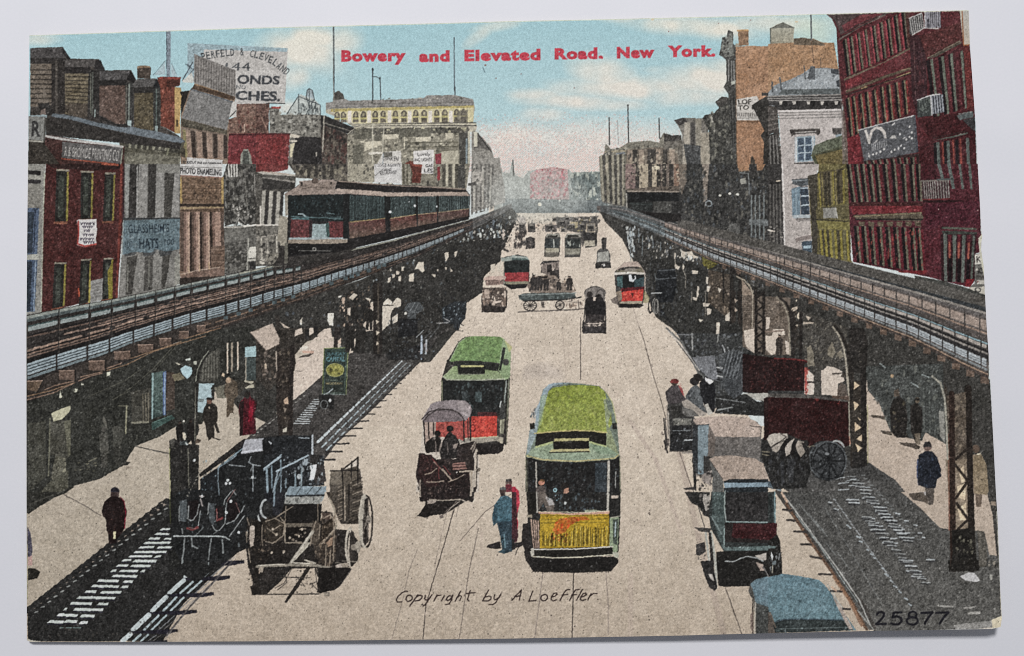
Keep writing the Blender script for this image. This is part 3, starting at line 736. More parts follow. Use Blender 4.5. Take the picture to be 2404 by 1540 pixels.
item('printed_building', 'white corner building printed with a bracketed cornice and blue shutters')
o(3, 0)
P("0 870 60 800 200 750 340 680 430 620 440 640 520 635 670 650 690 900 690 1020 90 1040 0 1000", '868d90', 9)
P("130 840 240 770 350 700 440 640 670 660 665 830", '9aa1a3', 9); ST("100 760 670 640 670 860 60 860", 170, 14, '5c666c c3c8c8 78858c b3bcc0', a=.6)
P("400 620 440 620 445 750 370 740", '5a5f62', 8); L("345 690 350 740", 14, '565a5c'); L("110 730 125 840", 16, '565a5c'); L("38 770 42 860", 14, '565a5c'); P("590 650 665 645 665 700 590 690", '474c50', 8); P("640 760 680 740 680 820 645 810", '3e4246', 7)
P("130 840 670 830 672 880 100 890", '59605f', 8)
P("0 900 680 880 680 950 0 950", '4c4845', 7); L("0 905 680 888", 9, '9b958c'); L("0 925 680 915", 7, 'a59f96'); L("10 945 680 938", 6, 'c1bab0')
P("0 950 690 945 690 1020 90 1035 60 990 0 990", '3a3735', 8)
for x in (120, 245, 380, 508, 640):
    P([(x - 18, 950), (x + 18, 950), (x + 12, 985), (x - 8, 985)], 'b9b1a4', 6); P([(x + 16, 950), (x + 60, 950), (x + 55, 995), (x + 20, 990)], '2b2928', 6)
P("85 1035 690 1020 695 1080 740 1540 125 1540 105 1110", 'bcb2aa', 9, g='b5aaa2')
for y in (1060, 1085, 1112):
    L([(95, y), (690, y - 12)], 9, '86807a')
L("95 1045 690 1030", 12, 'd3cbc4')
P("200 1215 490 1200 490 1240 470 1275 440 1250 260 1260 220 1280", '4d4641', 8); L("205 1215 490 1203", 8, 'a39b92'); L("260 1245 450 1235", 8, 'c5beb5')
P("250 1285 440 1275 440 1510 250 1525", '8aa0aa', 8); P("280 1300 410 1290 405 1500 285 1510", '46586b', 8); L("345 1300 345 1505", 14, 'a3b4bb'); HS("285 1300 408 1290 405 1500 285 1510", (.33, .66), .05, 'a3b4bb'); L("262 1290 265 1520", 16, 'c8cac8'); L("420 1280 425 1400", 16, 'b7bcbc')
P("600 1205 690 1200 690 1280 640 1270 605 1250", '55504c', 8); P("635 1265 690 1255 690 1290 640 1290", '8d9ea4', 7)
P("245 1530 430 1520 430 1540 245 1540", '4e4843', 7)
P("90 1040 130 1540 115 1540 100 1300 0 1200 0 990 70 1000", '4b443d', 9); P("0 1000 90 1040 100 1230 60 1240 0 1270", '57504a', 10)
P("0 1270 90 1240 120 1540 0 1540", '3d3a36', 9); VS("0 1280 95 1260 120 1540 0 1540", (.2, .5, .8), .12, '77736c', n=8)
HS("0 1100 100 1080 100 1230 0 1260", (.2, .5, .8), .08, '756c63')
o(3, 1)
P("125 0 750 0 700 120 460 60 420 380 400 880 150 830", 'b3a8a0', 9, g='aba096')
P("0 0 125 0 150 780 0 760", '3e3b38', 9); P("0 170 120 165 120 185 0 190", '2b2927'); L("80 160 115 158", 10, 'b9a98f'); VS("0 190 130 190 145 760 0 760", (.15, .4, .6, .85), .08, '65615a', n=8)
ST("0 580 150 600 150 790 0 760", 60, 22, '8a8276 2f2d2a c3b8a8', asp=.5, a=.7); L("0 620 60 632", 12, 'c9bcaa')
L("135 0 150 400 158 810", 12, 'd6cfc6')
P("225 145 380 130 385 200 310 210 230 190", '4e5356', 8); L("225 160 370 150", 7, '9aa4a6'); P("220 230 300 210 305 500 230 500", '6d8694', 8); L("262 230 268 500", 8, '90a6b0'); P("300 215 375 210 390 470 312 480", '36424f', 8); HS("305 215 375 210 390 470 312 480", (.05, .33, .66), .05, 'b0bfc6'); P("230 480 400 475 400 505 235 510", 'a9b3b5', 6); P("255 510 400 505 400 530 270 540", '8e857e', 7); L("265 520 400 512", 5, '5d5650')
P("260 690 430 650 440 665 420 700 300 720 265 740", '8a7c74', 8); L("265 690 420 655", 6, 'd0c2b8'); P("315 730 410 720 412 850 330 845", '42525e', 8); P("330 770 400 760 400 790 330 795", '9ab4be', 7)
P("240 800 320 790 330 845 240 840", '9c8f88', 9)
o(3, 0)

item('printed_building', 'olive green low building printed between the white and the red buildings')
o(3, 0)
P("430 1380 560 1320 700 1270 745 1540 440 1540 405 1460", '55583f', 9); P("430 1370 560 1315 690 1275 700 1370 560 1410 420 1450", '616750', 9); L("440 1450 600 1410 700 1395", 8, '4a4a34'); P("440 1460 700 1400 740 1540 470 1540", '75663a', 9)
o(3, 1)
P("375 110 470 90 480 0 760 0 780 900 800 930 420 850 405 600", '6d6337', 9)
P("375 110 460 90 470 600 460 870 415 860 410 600 400 400", '453f33', 8)
P("460 80 715 40 720 360 480 400", '544a33', 9); VS("460 90 715 50 720 370 480 410", (.06, .58, .97), .07, '8d7f34', n=8); VS("460 90 715 50 720 370 480 410", (.3, .42, .78,), .08, '3d3729'); VS("460 90 715 50 720 370 480 410", (.18, .52, .68), .06, '7d7040', n=8)
P("450 410 760 380 765 520 455 520", '665d3a', 9); L("455 520 760 540", 10, '3a3527'); P("455 530 765 545 770 620 470 610", '7d7337', 9)
P("470 620 765 625 780 910 490 860", '4c4530', 8); VS("470 620 765 625 780 910 490 860", (.07, .22, .38, .54, .72, .92), .08, '90822f', n=9); VS("470 620 765 625 780 910 490 860", (.46, .82), .08, '6d663f', n=8)
item('printed_signboard', 'small blank grey board printed on the olive green building'); P("515 415 635 410 650 505 520 510", '8d8a80', 8); L("635 412 652 508", 8, 'bcb9ae'); L("520 408 640 405", 7, '3c382c')

# ---- the red building
item('printed_building', 'tall dark red building printed with long rows of narrow windows')
o(3, 0)
P("545 132 1820 98 1885 100 1895 420 1935 850 1960 1540 750 1540 720 1200 690 900 660 600 640 260 600 180", '5c2528', 9)
P("545 132 900 122 1150 118 900 210 680 330 660 260 620 180", '4d3a38', 9); P("690 240 870 140 1100 122 860 220 720 300", '743034', 8)
L("670 370 860 250 1100 140", 16, '6b5a50'); L("680 350 1000 180", 8, '3b2a28')
def bays(Q, us, w, dark='1f1a1a', pil='6b6450', red='6d262a'):
    for u in us:
        QP(Q, u - w * .5, 0, u - w * .12, 1, dark, 7)
        QP(Q, u - w * .12, 0, u + w * .16, 1, pil, 7)
        QP(Q, u + w * .16, .03, u + w * .5, .97, red, 9)
bays("680 390 1290 100 1330 440 720 730", (.08, .17, .28, .39, .52, .63, .74, .86, .98), .095)
VS("680 390 1290 100 1330 440 720 730", (.12, .24, .35, .47, .58, .69, .80, .92), .025, 'a0394070'[:6], n=8)
P("1290 110 1330 105 1345 440 1310 440", '54322c', 8)
L("720 745 900 670 1100 585 1330 455", 18, '6d5d49'); ST("870 640 1330 440 1340 470 880 690", 26, 18, 'a48a5c c0a070', asp=.5)
P("720 760 1340 470 1350 620 730 830", '6a2a2d', 9); P("725 770 880 700 880 770 735 830", '7d2a2e', 9)
L("740 860 900 800 1100 720 1350 640", 26, '5d4d3b'); L("880 830 930 812", 10, 'a08a58'); L("1100 775 1190 740", 12, 'a58e58'); L("1210 725 1335 680", 10, 'a8905c'); L("1250 660 1330 640", 8, '9a8560'); L("740 890 1340 690", 12, '3a2825')
bays("720 930 1310 740 1340 1060 760 1300", (.06, .15, .26, .36, .48, .6, .71, .83, .95), .09, pil='756a4e', red='842c2a')
ST("720 930 1310 740 1340 1060 760 1300", 90, 12, 'a8503c 301f1e', asp=3, a=.6)
P("1330 330 1480 330 1500 1060 1400 1100 1350 900", '43272a', 9); L("1370 380 1385 900", 7, '6d4a48'); ST("1340 470 1480 470 1480 900 1380 900", 60, 14, '5d2c2c 2f1d20', asp=3, a=.6)
P("1420 340 1820 200 1840 380 1500 560", '5a2b29', 8); L("1500 565 1620 500 1810 400", 18, '5b5647'); L("1500 545 1800 385", 9, '7d765f'); L("1480 620 1800 450", 7, '3a2324')
P("1480 560 1820 460 1880 1000 1560 1100", '4a2023', 8)
VS("1490 570 1840 470 1880 1010 1560 1110", (.03, .34, .62), .09, '231a1c'); VS("1490 570 1840 470 1880 1010 1560 1110", (.13, .42, .66, .94), .07, '636a5a', n=8); VS("1490 570 1840 470 1880 1010 1560 1110", (.26, .52, .8), .08, '63282c', n=8)
P("1830 430 1895 420 1930 1020 1870 1030", '702b27', 8); L("1830 430 1870 1000", 6, '3a1d1d')
P("1440 1120 1790 1060 1900 1040 1945 1290 1540 1320 1440 1200", '481d1f', 8); P("1770 1085 1925 1045 1930 1100 1800 1130", '565e5c', 8); L("1790 1070 1920 1048", 8, '8a8f88'); P("1830 1130 1945 1100 1950 1240 1900 1200", '3b3a3a', 8)
L("1545 1330 1870 1250", 16, '5c6055'); L("1550 1300 1860 1230", 8, '3a2524')
P("1420 1340 1950 1260 1960 1540 1420 1540", '4d2023', 9); VS("1560 1340 1900 1290 1910 1540 1570 1540", (.1, .38, .92), .09, '59615a', n=8); VS("1560 1340 1900 1290 1910 1540 1570 1540", (.02, .3, .62), .08, '231b1d'); VS("1560 1340 1900 1290 1910 1540 1570 1540", (.23, .52, .72), .05, '8d3a30', n=8)
P("745 1300 860 1250 890 1540 750 1540", '7c262b', 10); P("700 900 745 1300 755 1540 735 1540 700 1100", '6d5b50', 8)
P("640 260 665 600 690 900 715 1250 730 1540 700 1540 690 1100 665 700", '7a6a62', 8, a=.8)
P("1825 100 1880 100 1893 415 1840 425", 'b3afa4', 9); L("1822 100 1838 425", 10, 'a05a30'); L("1842 424 1892 418", 8, 'b06a38')
P("900 1500 1420 1440 1430 1540 900 1540", '3d2a28', 8)
bays("900 1510 1420 1470 1430 1540 910 1540", (.05, .17, .29, .41, .53, .65, .77, .89), .11)
o(3, 1)
P("745 0 1970 0 1990 300 2000 640 2010 700 1995 830 1940 840 1940 1100 1890 1160 1500 1060 1250 1010 1000 960 800 920 770 600 760 380", '56242a', 9, g='581f28')
bays("740 0 1420 0 1440 350 790 360", (.04, .14, .225, .325, .42, .54, .66, .79, .91, 1.0), .1)
P("770 360 1450 360 1450 400 770 400", '45201f', 8); P("770 395 1450 395 1445 460 800 470", '7a262a', 9)
P("800 480 1440 450 1460 500 1440 540 830 520", '5d5140', 9); L("805 495 1440 460", 9, '8d7c58'); L("820 520 1450 520", 14, '2b2422')
for k in range(7):
    x = 850 + k * 88
    P([(x, 540), (x + 60, 545), (x + 55, 590), (x + 5, 580)], '665742', 8)
bays("800 580 1440 600 1470 1020 830 920", (.06, .17, .28, .40, .52, .64, .76, .88, .97), .11, red='6d2028')
ST("800 600 1440 610 1460 1000 840 920", 60, 14, 'b04434 8d3030', asp=4, a=.7)
P("1430 0 1580 0 1600 140 1430 160", '4c1f24', 8); VS("1590 0 1950 0 1960 240 1650 230", (.04, .3), .09, '5d6660', n=8); VS("1590 0 1950 0 1960 240 1650 230", (.58, .84), .07, '586058', n=8); VS("1590 0 1950 0 1960 240 1650 230", (.16, .44, .7), .09, '4d1d22')
P("1450 340 1840 340 1830 365 1460 365", '2e1719', 7)
P("1470 380 1980 340 2000 590 1620 590 1480 620", '521f29', 9); ST("1470 380 1980 340 2000 590 1480 620", 160, 10, '71303a 3a161c 7a3a3a', a=.6); E(1603, 425, 5, 5, 'c9b0a0'); E(1970, 435, 6, 6, 'b59a8c')
P("1480 620 1620 600 1610 1090 1490 1050", '571f26', 9)
L("1640 600 1950 610", 20, '565a4c'); P("1630 625 1960 640 1960 665 1640 660", '3d3f38', 8)
P("1620 660 1960 660 1940 1100 1630 1110", '361b1e', 8); VS("1630 660 1960 670 1930 1120 1640 1100", (.1, .37, .64), .1, '5b6259', n=9); VS("1630 660 1960 670 1930 1120 1640 1100", (.92,), .07, '4f554c', n=9); VS("1630 660 1960 670 1930 1120 1640 1100", (.23, .5, .78), .09, '64202a', 0, .45, n=8); VS("1630 660 1960 670 1930 1120 1640 1100", (.23, .5, .79), .06, 'a04a38', .15, .5, n=8); VS("1630 660 1960 670 1930 1120 1640 1100", (.24, .52, .8), .1, '1d1416', .5, 1)
L("1230 1010 1450 1030", 12, '7d2420'); P("1280 1000 1500 1000 1480 1035 1250 1020", '7a2024', 8)
P("1860 1080 1940 1080 1900 1160 1850 1150", '861f26', 8)

item('printed_balcony', 'uppermost white railed balcony printed on the red building')
o(3, 0)
P("1325 170 1440 120 1465 260 1360 330 1330 320", '4c4a4a', 8); VS("1325 170 1450 115 1470 260 1350 330", (.05, .2, .35, .5, .65, .8, .95), .06, 'a09c96'); L("1325 172 1445 122", 9, 'b9b6b0'); L("1355 330 1470 262 1600 270", 9, 'bdbab2')
P("1470 112 1620 108 1625 260 1475 265", '55535a', 8); VS("1472 112 1622 108 1625 265 1478 265", (.08, .3, .42, .55, .68, .8, .93), .06, '9d9aa0'); P("1475 112 1510 112 1505 180 1482 185", '8f8d96', 7); L("1472 112 1476 262", 10, 'c6c4c2')
item('printed_balcony', 'middle white railed balcony printed on the red building')
P("1400 935 1520 900 1535 1085 1405 1105", '3f4441', 8); ST("1400 935 1520 900 1535 1085 1405 1105", 50, 10, '6d756c', asp=3); P("1525 895 1645 885 1660 1050 1540 1075", '3b3f45', 8); VS("1525 895 1645 885 1660 1050 1540 1075", (.1, .3, .5, .7, .9), .1, '8d9096'); L("1400 940 1530 895 1615 882", 10, 'c3c2bd'); L("1527 900 1540 1080", 13, 'b0b2b0')
item('printed_balcony', 'lowest and faintest railed balcony printed on the red building')
o(3, 1)
P("1440 150 1700 140 1710 320 1450 330", '4a3335', 8); VS("1440 150 1700 150 1710 320 1455 330", (.08, .16, .24, .32, .4, .48, .58, .68, .78, .88, .97), .032, '8c857c', n=9); L("1435 160 1690 155", 12, '7d7268'); P("1580 140 1740 130 1750 150 1590 155", '4d5451'); L("1460 335 1720 325", 9, '7d2a28')
item('printed_signboard', 'tilted grey signboard with white ornate letters printed on the red building')
o(3, 0)
P("850 1225 1000 1175 1200 1130 1380 1085 1410 1430 1150 1480 900 1510", '56575a', 8)
L("850 1222 1100 1155 1370 1085", 10, 'b5b4b0'); P("1370 1085 1385 1082 1412 1430 1392 1435", '45474e')
TX("Vice", "915 1215 1230 1180 1235 1330 950 1345", '8f8f8d', .01) if False else None
P("905 1225 925 1215 960 1310 960 1355 940 1350", 'c3bdb2', 6); P("945 1300 965 1220 1020 1185 1070 1195 1105 1240 1115 1300 1095 1300 1070 1235 1020 1210 985 1235 965 1310", 'c3bab0', 6); P("1140 1300 1160 1270 1195 1270 1215 1310 1190 1295 1165 1300", 'b5b0a8', 6)
L("1090 1270 1085 1330", 7, '88878a'); L("1270 1300 1290 1290", 9, 'bab6b0'); L("1165 1175 1190 1155", 10, 'c0bcb6'); L("1000 1340 1030 1320", 14, 'a3a09c')
for k in range(9):
    x = 975 + k * 17; L([(x, 1345 - k * 3), (x + 4, 1420 - k * 6)], 7, '9a9998')
for x, y in ((950, 1465), (985, 1450), (1020, 1440), (1055, 1425), (1090, 1400), (1160, 1425), (1190, 1405), (1225, 1395), (1250, 1370), (1330, 1190), (1350, 1245), (1330, 1285), (1350, 1300), (1300, 1310), (1240, 1260), (1280, 1390)):
    E(x, y, 9, 12, 'c4c1bb', rot=20)
L("945 1440 955 1480", 8, 'bdb9b3')
item('printed_signboard', 'narrow vertical sign of white letters printed at the right margin of the picture')
o(3, 1)
P("1940 845 1995 840 2020 860 2030 960 2040 1240 1880 1210 1890 1160 1940 1120", '6d6a62', 10)
P("1940 850 2000 845 2025 930 1945 945", 'c6c0b0', 7); TX("K", "1955 865 2005 865 2008 920 1960 925", '45403c', .02); TX("SO", "1955 975 2025 975 2025 1025 1960 1030", '302e2b', .03)
P("1950 1040 2030 1045 2035 1080 1955 1085", '57534c'); P("1960 1090 2034 1095 2036 1130 1965 1125", 'bab4a6', 8); P("1890 1160 2036 1150 2040 1235 1880 1205", 'c0b9a6', 8); TX("O", "1940 1155 2005 1160 2005 1205 1940 1200", '5d5a55', .03); E(1962, 990, 9, 10, 'b5aea0'); E(1970, 1105, 7, 7, 'a03a34')
o(3, 1)
P("1370 1045 1650 1100 1860 1160 2040 1230 2045 1300 1800 1230 1400 1110", '45453f', 8)
# ---- shade and crowds under the two elevated railways (a mass nobody could count)
item('printed_crowd', 'dark crowd and shopfronts printed in the shade under the left railway')
V()
P("60 930 175 895 360 825 517 770 601 740 851 655 1101 540 1202 488 1216 505 1200 545 1180 585 1140 640 1125 680 1093 705 1076 770 1010 850 985 850 880 830 830 870 790 790 720 800 690 830 640 1000 560 960 520 905 460 905 400 975 330 1022 318 1040 290 1075 230 1110 175 1140 100 1185 62 1205", '3a3833', 9)
ITEMS[-1] = ('printed_shopfronts', 'shadowed shopfronts and crowd printed under the left railway')
ST("640 740 851 655 1101 540 1202 488 1200 545 1140 640 1093 705 1076 770 1000 850 640 840", 620, 5, '57606a 2a2a29 6a675e 242322 454a4e', asp=1.3, a=.8)
ST("860 650 1101 545 1195 495 1190 560 1140 630 1090 700 1040 690 900 680", 240, 3.6, '9aa09c c9c0ae 7d8a90 b5ac9a', asp=1.5, a=.85)
ST("1080 560 1180 520 1170 580 1130 640 1085 640", 160, 4, '8d958f 5e6a70 b7b4a6', asp=1.6, a=.8)
o(1, 1)
ST("1180 1090 1400 990 1590 900 1590 1100 1200 1120", 70, 24, 'e0cdb4 d8c0a6 e6d6bd 4a443c', asp=1.3)
ST("1650 960 1900 820 1900 1000 1700 1040", 34, 20, 'c9cbbf d8cdb8 9aa8aa', asp=1.5)
P("1530 925 1570 920 1575 985 1550 1010 1500 1020 1500 960", 'c9bda5', 8); P("1440 1040 1500 1030 1480 1100 1440 1100", 'e2d8c0', 5)
ST("800 1220 1080 1150 1090 1540 760 1540", 120, 26, 'd8b89a c9ab90 3a342e 2a2724', asp=1.4)
for q, c in (("675 1400 730 1400 725 1520 690 1515 670 1470", 'd9d2c0'), ("870 1350 890 1350 880 1425 865 1420", 'd9cbb0'), ("1060 1345 1100 1335 1095 1450 1075 1450", 'dcc4a6'), ("1190 1340 1290 1335 1255 1540 1185 1540", 'd5c3aa'), ("1190 1295 1280 1265 1290 1335 1195 1325", 'd9cbb4'), ("1280 1420 1330 1395 1325 1440 1290 1460", 'cfc6b2'), ("1000 1460 1025 1450 1020 1540 1000 1540", 'd8bfa5'), ("770 1240 805 1232 800 1250 775 1255", 'd6ccb8'), ("870 1280 940 1215 930 1260 890 1280", 'c9b294'), ("410 1470 435 1440 430 1510 415 1510", 'cfc4ae'), ("220 1480 320 1540 270 1540", 'c4b09a')):
    P(q, c, 8)
ST("1960 640 2100 600 2300 500 2400 450 2400 700 2200 720 1990 720", 120, 16, 'bfc3b8 3a3f42 6d7a80', asp=1.6)
P("1390 1290 1540 1310 1600 1400 1590 1540 1340 1540 1340 1400", '232222', 7); ST("1340 1240 1620 1260 1620 1420 1360 1420", 60, 16, '6d767c 4d555c 9aa3a6', asp=.5); E(1403, 1405, 11, 13, 'd0ccc0')
ST("1620 1200 1980 1060 2100 1130 1960 1280 1940 1500 1700 1500", 160, 18, '252423 4c555c 6f7a82 8d969a', asp=1.2); L("1690 1480 1850 1470", 10, 'a9a9a2')
o(1, 2)
P("0 0 620 0 560 100 470 130 400 210 330 300 350 480 330 580 200 500 120 600 70 540 0 480", '3d3730', 9)
for q in ("370 20 430 0 440 50 360 80", "500 0 560 0 550 40 500 70", "580 60 640 10 700 0 720 110 560 110 520 130", "410 200 470 160 545 115 730 120 720 190 660 190 630 460 450 600 410 640 345 700 340 580 350 470 385 290 540 235 410 215"):
    P(q, 'd3bfaa', 7)
P("410 190 470 165 500 185 440 215", 'e0d2bd', 5); P("430 215 545 215 540 240 440 235", 'd0a48a', 6)
P("1020 130 1100 90 1100 0 1060 0 1040 60", 'd3bfaa', 6); P("910 0 950 0 930 160 880 240 890 150", 'd3bfaa', 6); P("860 140 885 100 890 190 865 190", 'd3bfaa', 6); P("760 140 800 90 795 150", 'd8b89c', 6); P("1125 50 1145 25 1160 50 1130 75", 'd3bfa2', 5)
ST("40 210 340 210 340 560 60 500", 110, 26, '5c4f42 2a2623 77675a 8a7868', asp=1.2, a=.8)
P("255 680 300 640 305 715 270 710", 'c9a684', 6); P("270 320 300 300 305 345 285 345", 'd0b294', 6); P("80 340 100 330 98 385 82 380", 'c9b294'); L("190 220 195 420", 12, 'bfae98')
for q in ("345 400 450 400 420 410", "345 500 385 490 350 510", "420 260 545 235 500 270 400 280"):
    P(q, '5d5148', 6)
# dark people by the curb
for x, y, h in ((965, 330, 330), (870, 190, 240), (1005, 130, 180), (560, 90, 130), (480, 110, 120)):
    man(x, y, h, '2a2826', '2f2d2b', '4a4038', '242220')
o(0, 2)
P("262 640 480 600 700 520 1000 420 1440 240 1700 120 2000 20 2404 -20 2404 480 2230 560 2110 480 2000 620 1900 900 1640 930 1500 1020 1270 1110 1160 1290 930 1420 700 1480 640 1530 560 1540 262 1540", '34342e', 9)
ST("262 660 700 540 1440 260 1640 400 1600 900 1100 1200 640 1500 262 1540", 420, 16, '4a4a41 26261f 5b5a4e', asp=1.3, a=.6)
P("480 800 660 725 665 760 640 800 580 860 500 880 490 830", 'b9b48e', 9)
P("470 880 660 860 660 1200 620 1230 500 1190 470 1200", '4d4b40', 10); P("600 880 665 860 665 1190 640 1200", '65634f', 9); L("470 850 455 1390", 12, '74725c'); P("262 900 430 870 430 1400 262 1540", '434238', 10)
P("520 1200 600 1210 620 1330 640 1480 600 1530 520 1500 480 1400", '5f5c4c', 12); ST("520 1200 610 1200 630 1330 580 1400 520 1330", 24, 22, '8d886f 3a382e', asp=1.5)
P("470 1440 640 1330 640 1500 560 1540 380 1540", '4c4a3c', 10); L("1190 730 1180 990", 14, '9a9674'); L("1110 730 1200 735", 8, '77745d')
P("930 1000 960 980 1010 990 1025 1170 990 1190 940 1170", '55534a', 9); E(975, 950, 20, 30, '4f4c44'); P("960 860 975 830 1000 880 1010 960 985 920", '69665a', 8); P("950 1190 1010 1190 1005 1310 950 1310", '4a4840', 9)
P("1060 960 1130 920 1160 960 1160 1000 1130 1120 1060 1130", '4d4c43', 9); E(1095, 950, 40, 30, '55534a'); P("1070 1120 1140 1120 1130 1290 1080 1300", '3a3932', 8)
ST("670 1240 920 1240 920 1380 680 1420", 40, 20, '4a473a 24231e 66624e', asp=.4); L("830 1255 910 1220", 10, '716d59')
P("1230 600 1420 560 1420 890 1240 900", '45433a', 10); VS("1330 620 1420 600 1420 880 1340 880", (.1, .4, .7), .14, '6d6654', n=8); P("1230 880 1400 875 1400 890 1240 900", '8a8670')
P("1420 425 1550 400 1550 820 1420 850", '52665f', 10, g='3d4f4a'); L("1435 430 1430 850", 14, '8fb0ae'); P("1530 420 1560 400 1555 820 1530 820", '51699c', 8); L("1548 420 1545 810", 7, 'a5bfd0'); P("1560 410 1640 420 1640 760 1560 780", '4b3e34', 9)
P("1420 900 1620 820 1640 850 1430 960", '3f5a52', 9); L("1430 890 1610 820", 8, '5f857a')
P("1610 440 1690 420 1740 480 1640 500", '7d7357', 9)
P("1690 385 1740 350 1800 370 1805 430 1760 480 1720 440", 'a9cbd0', 8); P("1740 295 1790 280 1795 300 1750 310", 'b9c4b4'); P("1820 310 1850 310 1845 345 1815 340", 'b5b7a2'); P("1640 320 1700 340 1680 350", 'bdb59c'); P("1000 415 1040 410 1030 445 1000 455", 'd5d3b6'); P("565 590 585 640 575 660 555 650", 'cfcdb0'); P("705 570 730 575 720 605 700 605", 'c9c7aa'); P("765 520 790 525 785 540 765 540", 'c0bea8')
for q in ("1620 180 1420 400 1230 560 1060 680", "1700 120 1450 400", "1360 360 1180 490 820 650", "1200 600 1060 670"):
    L(q, 5, '77745f', a=.6)
P("1870 300 2060 180 2070 430 2010 520 1860 500", '4d4b42', 9); VS("1900 260 2060 190 2070 480 1880 500", (.1, .25, .4, .55, .7, .85), .05, '7b786a', n=6, a=.7)
VS("2120 140 2250 130 2250 390 2120 430", (.12, .87), .1, 'd2bda4', n=7); VS("2120 140 2250 130 2250 390 2120 430", (.45,), .12, '9a8c76', n=8); P("2300 180 2404 170 2404 270 2300 275", '9dc0c2', 8); P("2310 280 2404 280 2404 490 2310 490", '45504d', 9); L("2310 280 2308 490", 10, 'a79d88')
P("2250 530 2300 490 2380 500 2390 560 2310 570", 'aea68c', 9)
P("1860 520 2010 520 2010 550 1980 560 1990 650 1920 740 1900 800 1840 780 1845 660", 'a2bcc0', 9); P("1990 540 2015 530 2010 680 1990 660", '35342f'); P("1870 660 1920 670 1900 700 1860 690", '6d7a7a', 8)
P("2010 560 2110 530 2120 660 2040 660", '6f6a58', 10); P("2100 560 2230 480 2404 540 2404 500 2300 560 2200 680 2110 640", '3c372f', 9)
P("1650 930 1850 860 1870 950 1860 1000 1760 1090 1660 1060", '2b2a27', 8); P("1715 985 1740 980 1750 1030 1715 1045", 'd4c9b0', 6); E(1725, 875, 9, 10, 'd8d0b8')
# edge of the shade on the pavement
L("1270 1110 1560 1175 1700 1200", 10, '4a4640'); P("1180 1250 1230 1260 1200 1290 1120 1290", '3c3a34'); P("1180 1300 1250 1300 1240 1320 1190 1320", '8a7a68', a=.7)
P("262 1540 600 1540 640 1500 700 1490 600 1560 480 1600 262 1750", '2e2d27', 8)
o(0, 3)
P("258 0 640 0 540 35 400 110 258 200", '31302a', 8); L("258 120 620 -20", 8, '4d4b42')
L("600 25 800 130 950 225", 9, '6a5f55')

item('printed_crowd', 'dark crowd of wagons and pillars printed in the shade under the right railway')
V()
P("1405 492 1477 515 1577 562 1677 608 1803 655 1978 728 2075 768 2203 828 2324 890 2340 1150 2348 1380 2330 1210 2300 1080 2240 1040 2160 1000 2120 930 2080 900 2035 880 2030 1080 1980 1100 1900 1010 1750 920 1640 850 1590 780 1540 745 1530 720 1500 640 1460 560 1420 520", '3e3c37', 9)
ST("1440 520 1477 520 1577 565 1700 620 1800 660 1800 790 1740 830 1600 780 1540 700 1470 580", 760, 4.2, '25252a 2a2a28 5a6066 77797a 494640', asp=1.5, a=.8)
ST("1480 530 1577 575 1690 630 1690 700 1640 740 1560 640", 260, 3.4, 'cfc8b6 b5ada0 8d9aa0 dcd2be', asp=1.6, a=.85)
o(2, 1)
ST("1060 590 1160 560 1160 900 1110 850", 36, 16, 'a9b4b5 c3c7c0', asp=2.2)
ST("1530 820 1720 830 1740 900 1580 1000", 40, 26, 'd6cfbd e0d9c6', asp=1.4); ST("1600 1000 1850 1150 1850 1400 1650 1300", 40, 24, 'd2bfa2 c9b59a', asp=2.0)
P("1590 810 1620 840 1610 880 1590 870", 'ddd6c4'); P("1690 840 1740 880 1700 885", 'd8d0bd'); P("1740 1150 1760 1150 1755 1240 1735 1235", 'd6cbb2'); P("1825 1150 1850 1150 1845 1250 1830 1250", 'd6c4a6'); P("1825 1340 1860 1350 1870 1390 1840 1410", 'd9cdb6')
P("1340 1030 1360 1030 1350 1100 1335 1100", 'c3c6c2'); L("1310 1215 1400 1215", 12, 'a9acaa'); P("1380 990 1600 1000 1580 1190 1400 1200", '232324', 8); P("1390 1180 1700 1200 1740 1540 1560 1540 1380 1420", '2b2b2a', 9); ST("1380 1180 1740 1200 1740 1540 1400 1440", 100, 18, '454b4e 1e1e1e 6f7678', asp=1.4)
P("1780 830 1860 840 1950 870 1970 920 1850 990 1790 940", '6f671f', 10, a=.8); ST("1780 830 1970 880 1850 1000 1800 960", 30, 22, '8f8426 33301c', asp=.8, a=.7)
o(3, 1)
ST("0 1230 330 1230 330 1540 0 1540", 60, 30, 'c9b092 d6c2a4 57493a 2c2823', asp=1.4); P("330 1480 430 1480 400 1510 330 1510", 'c9b594'); P("230 1350 280 1340 270 1370 210 1390", 'd0b89c')
o(2, 2)
P("1500 0 2250 0 2250 240 2404 280 2404 640 2150 600 1900 760 1740 420 1560 70", '3f403e', 10); ST("1500 0 2250 0 2250 240 2100 600 1900 720 1740 420 1560 70", 220, 20, '26262a 6f7375 55595c', asp=1.0, a=.8)
P("1690 270 1900 260 1940 500 1850 470 1750 380", '75777a', 10); L("1690 30 1695 200", 14, '9a9a94'); L("1940 0 1930 130", 12, '8d8d86'); L("1550 60 1700 65", 10, '77797a')
for k in range(9):
    L([(1950 + k * 25, 150 + k * 10), (1990 + k * 22, 240 + k * 12)], 9, 'a2a5a4' if k % 2 else '2c2c2d')
P("1940 250 2080 200 2180 230 2120 400 2100 520 1960 580", '4c4f50', 10)
for y in (370, 410, 450, 480):
    L([(1925, y), (1975, y + 8)], 12, 'b5b6b2' if y in (370, 450) else '232323')
P("2180 60 2230 20 2290 20 2280 240 2170 170", 'c9b5a2', 8)

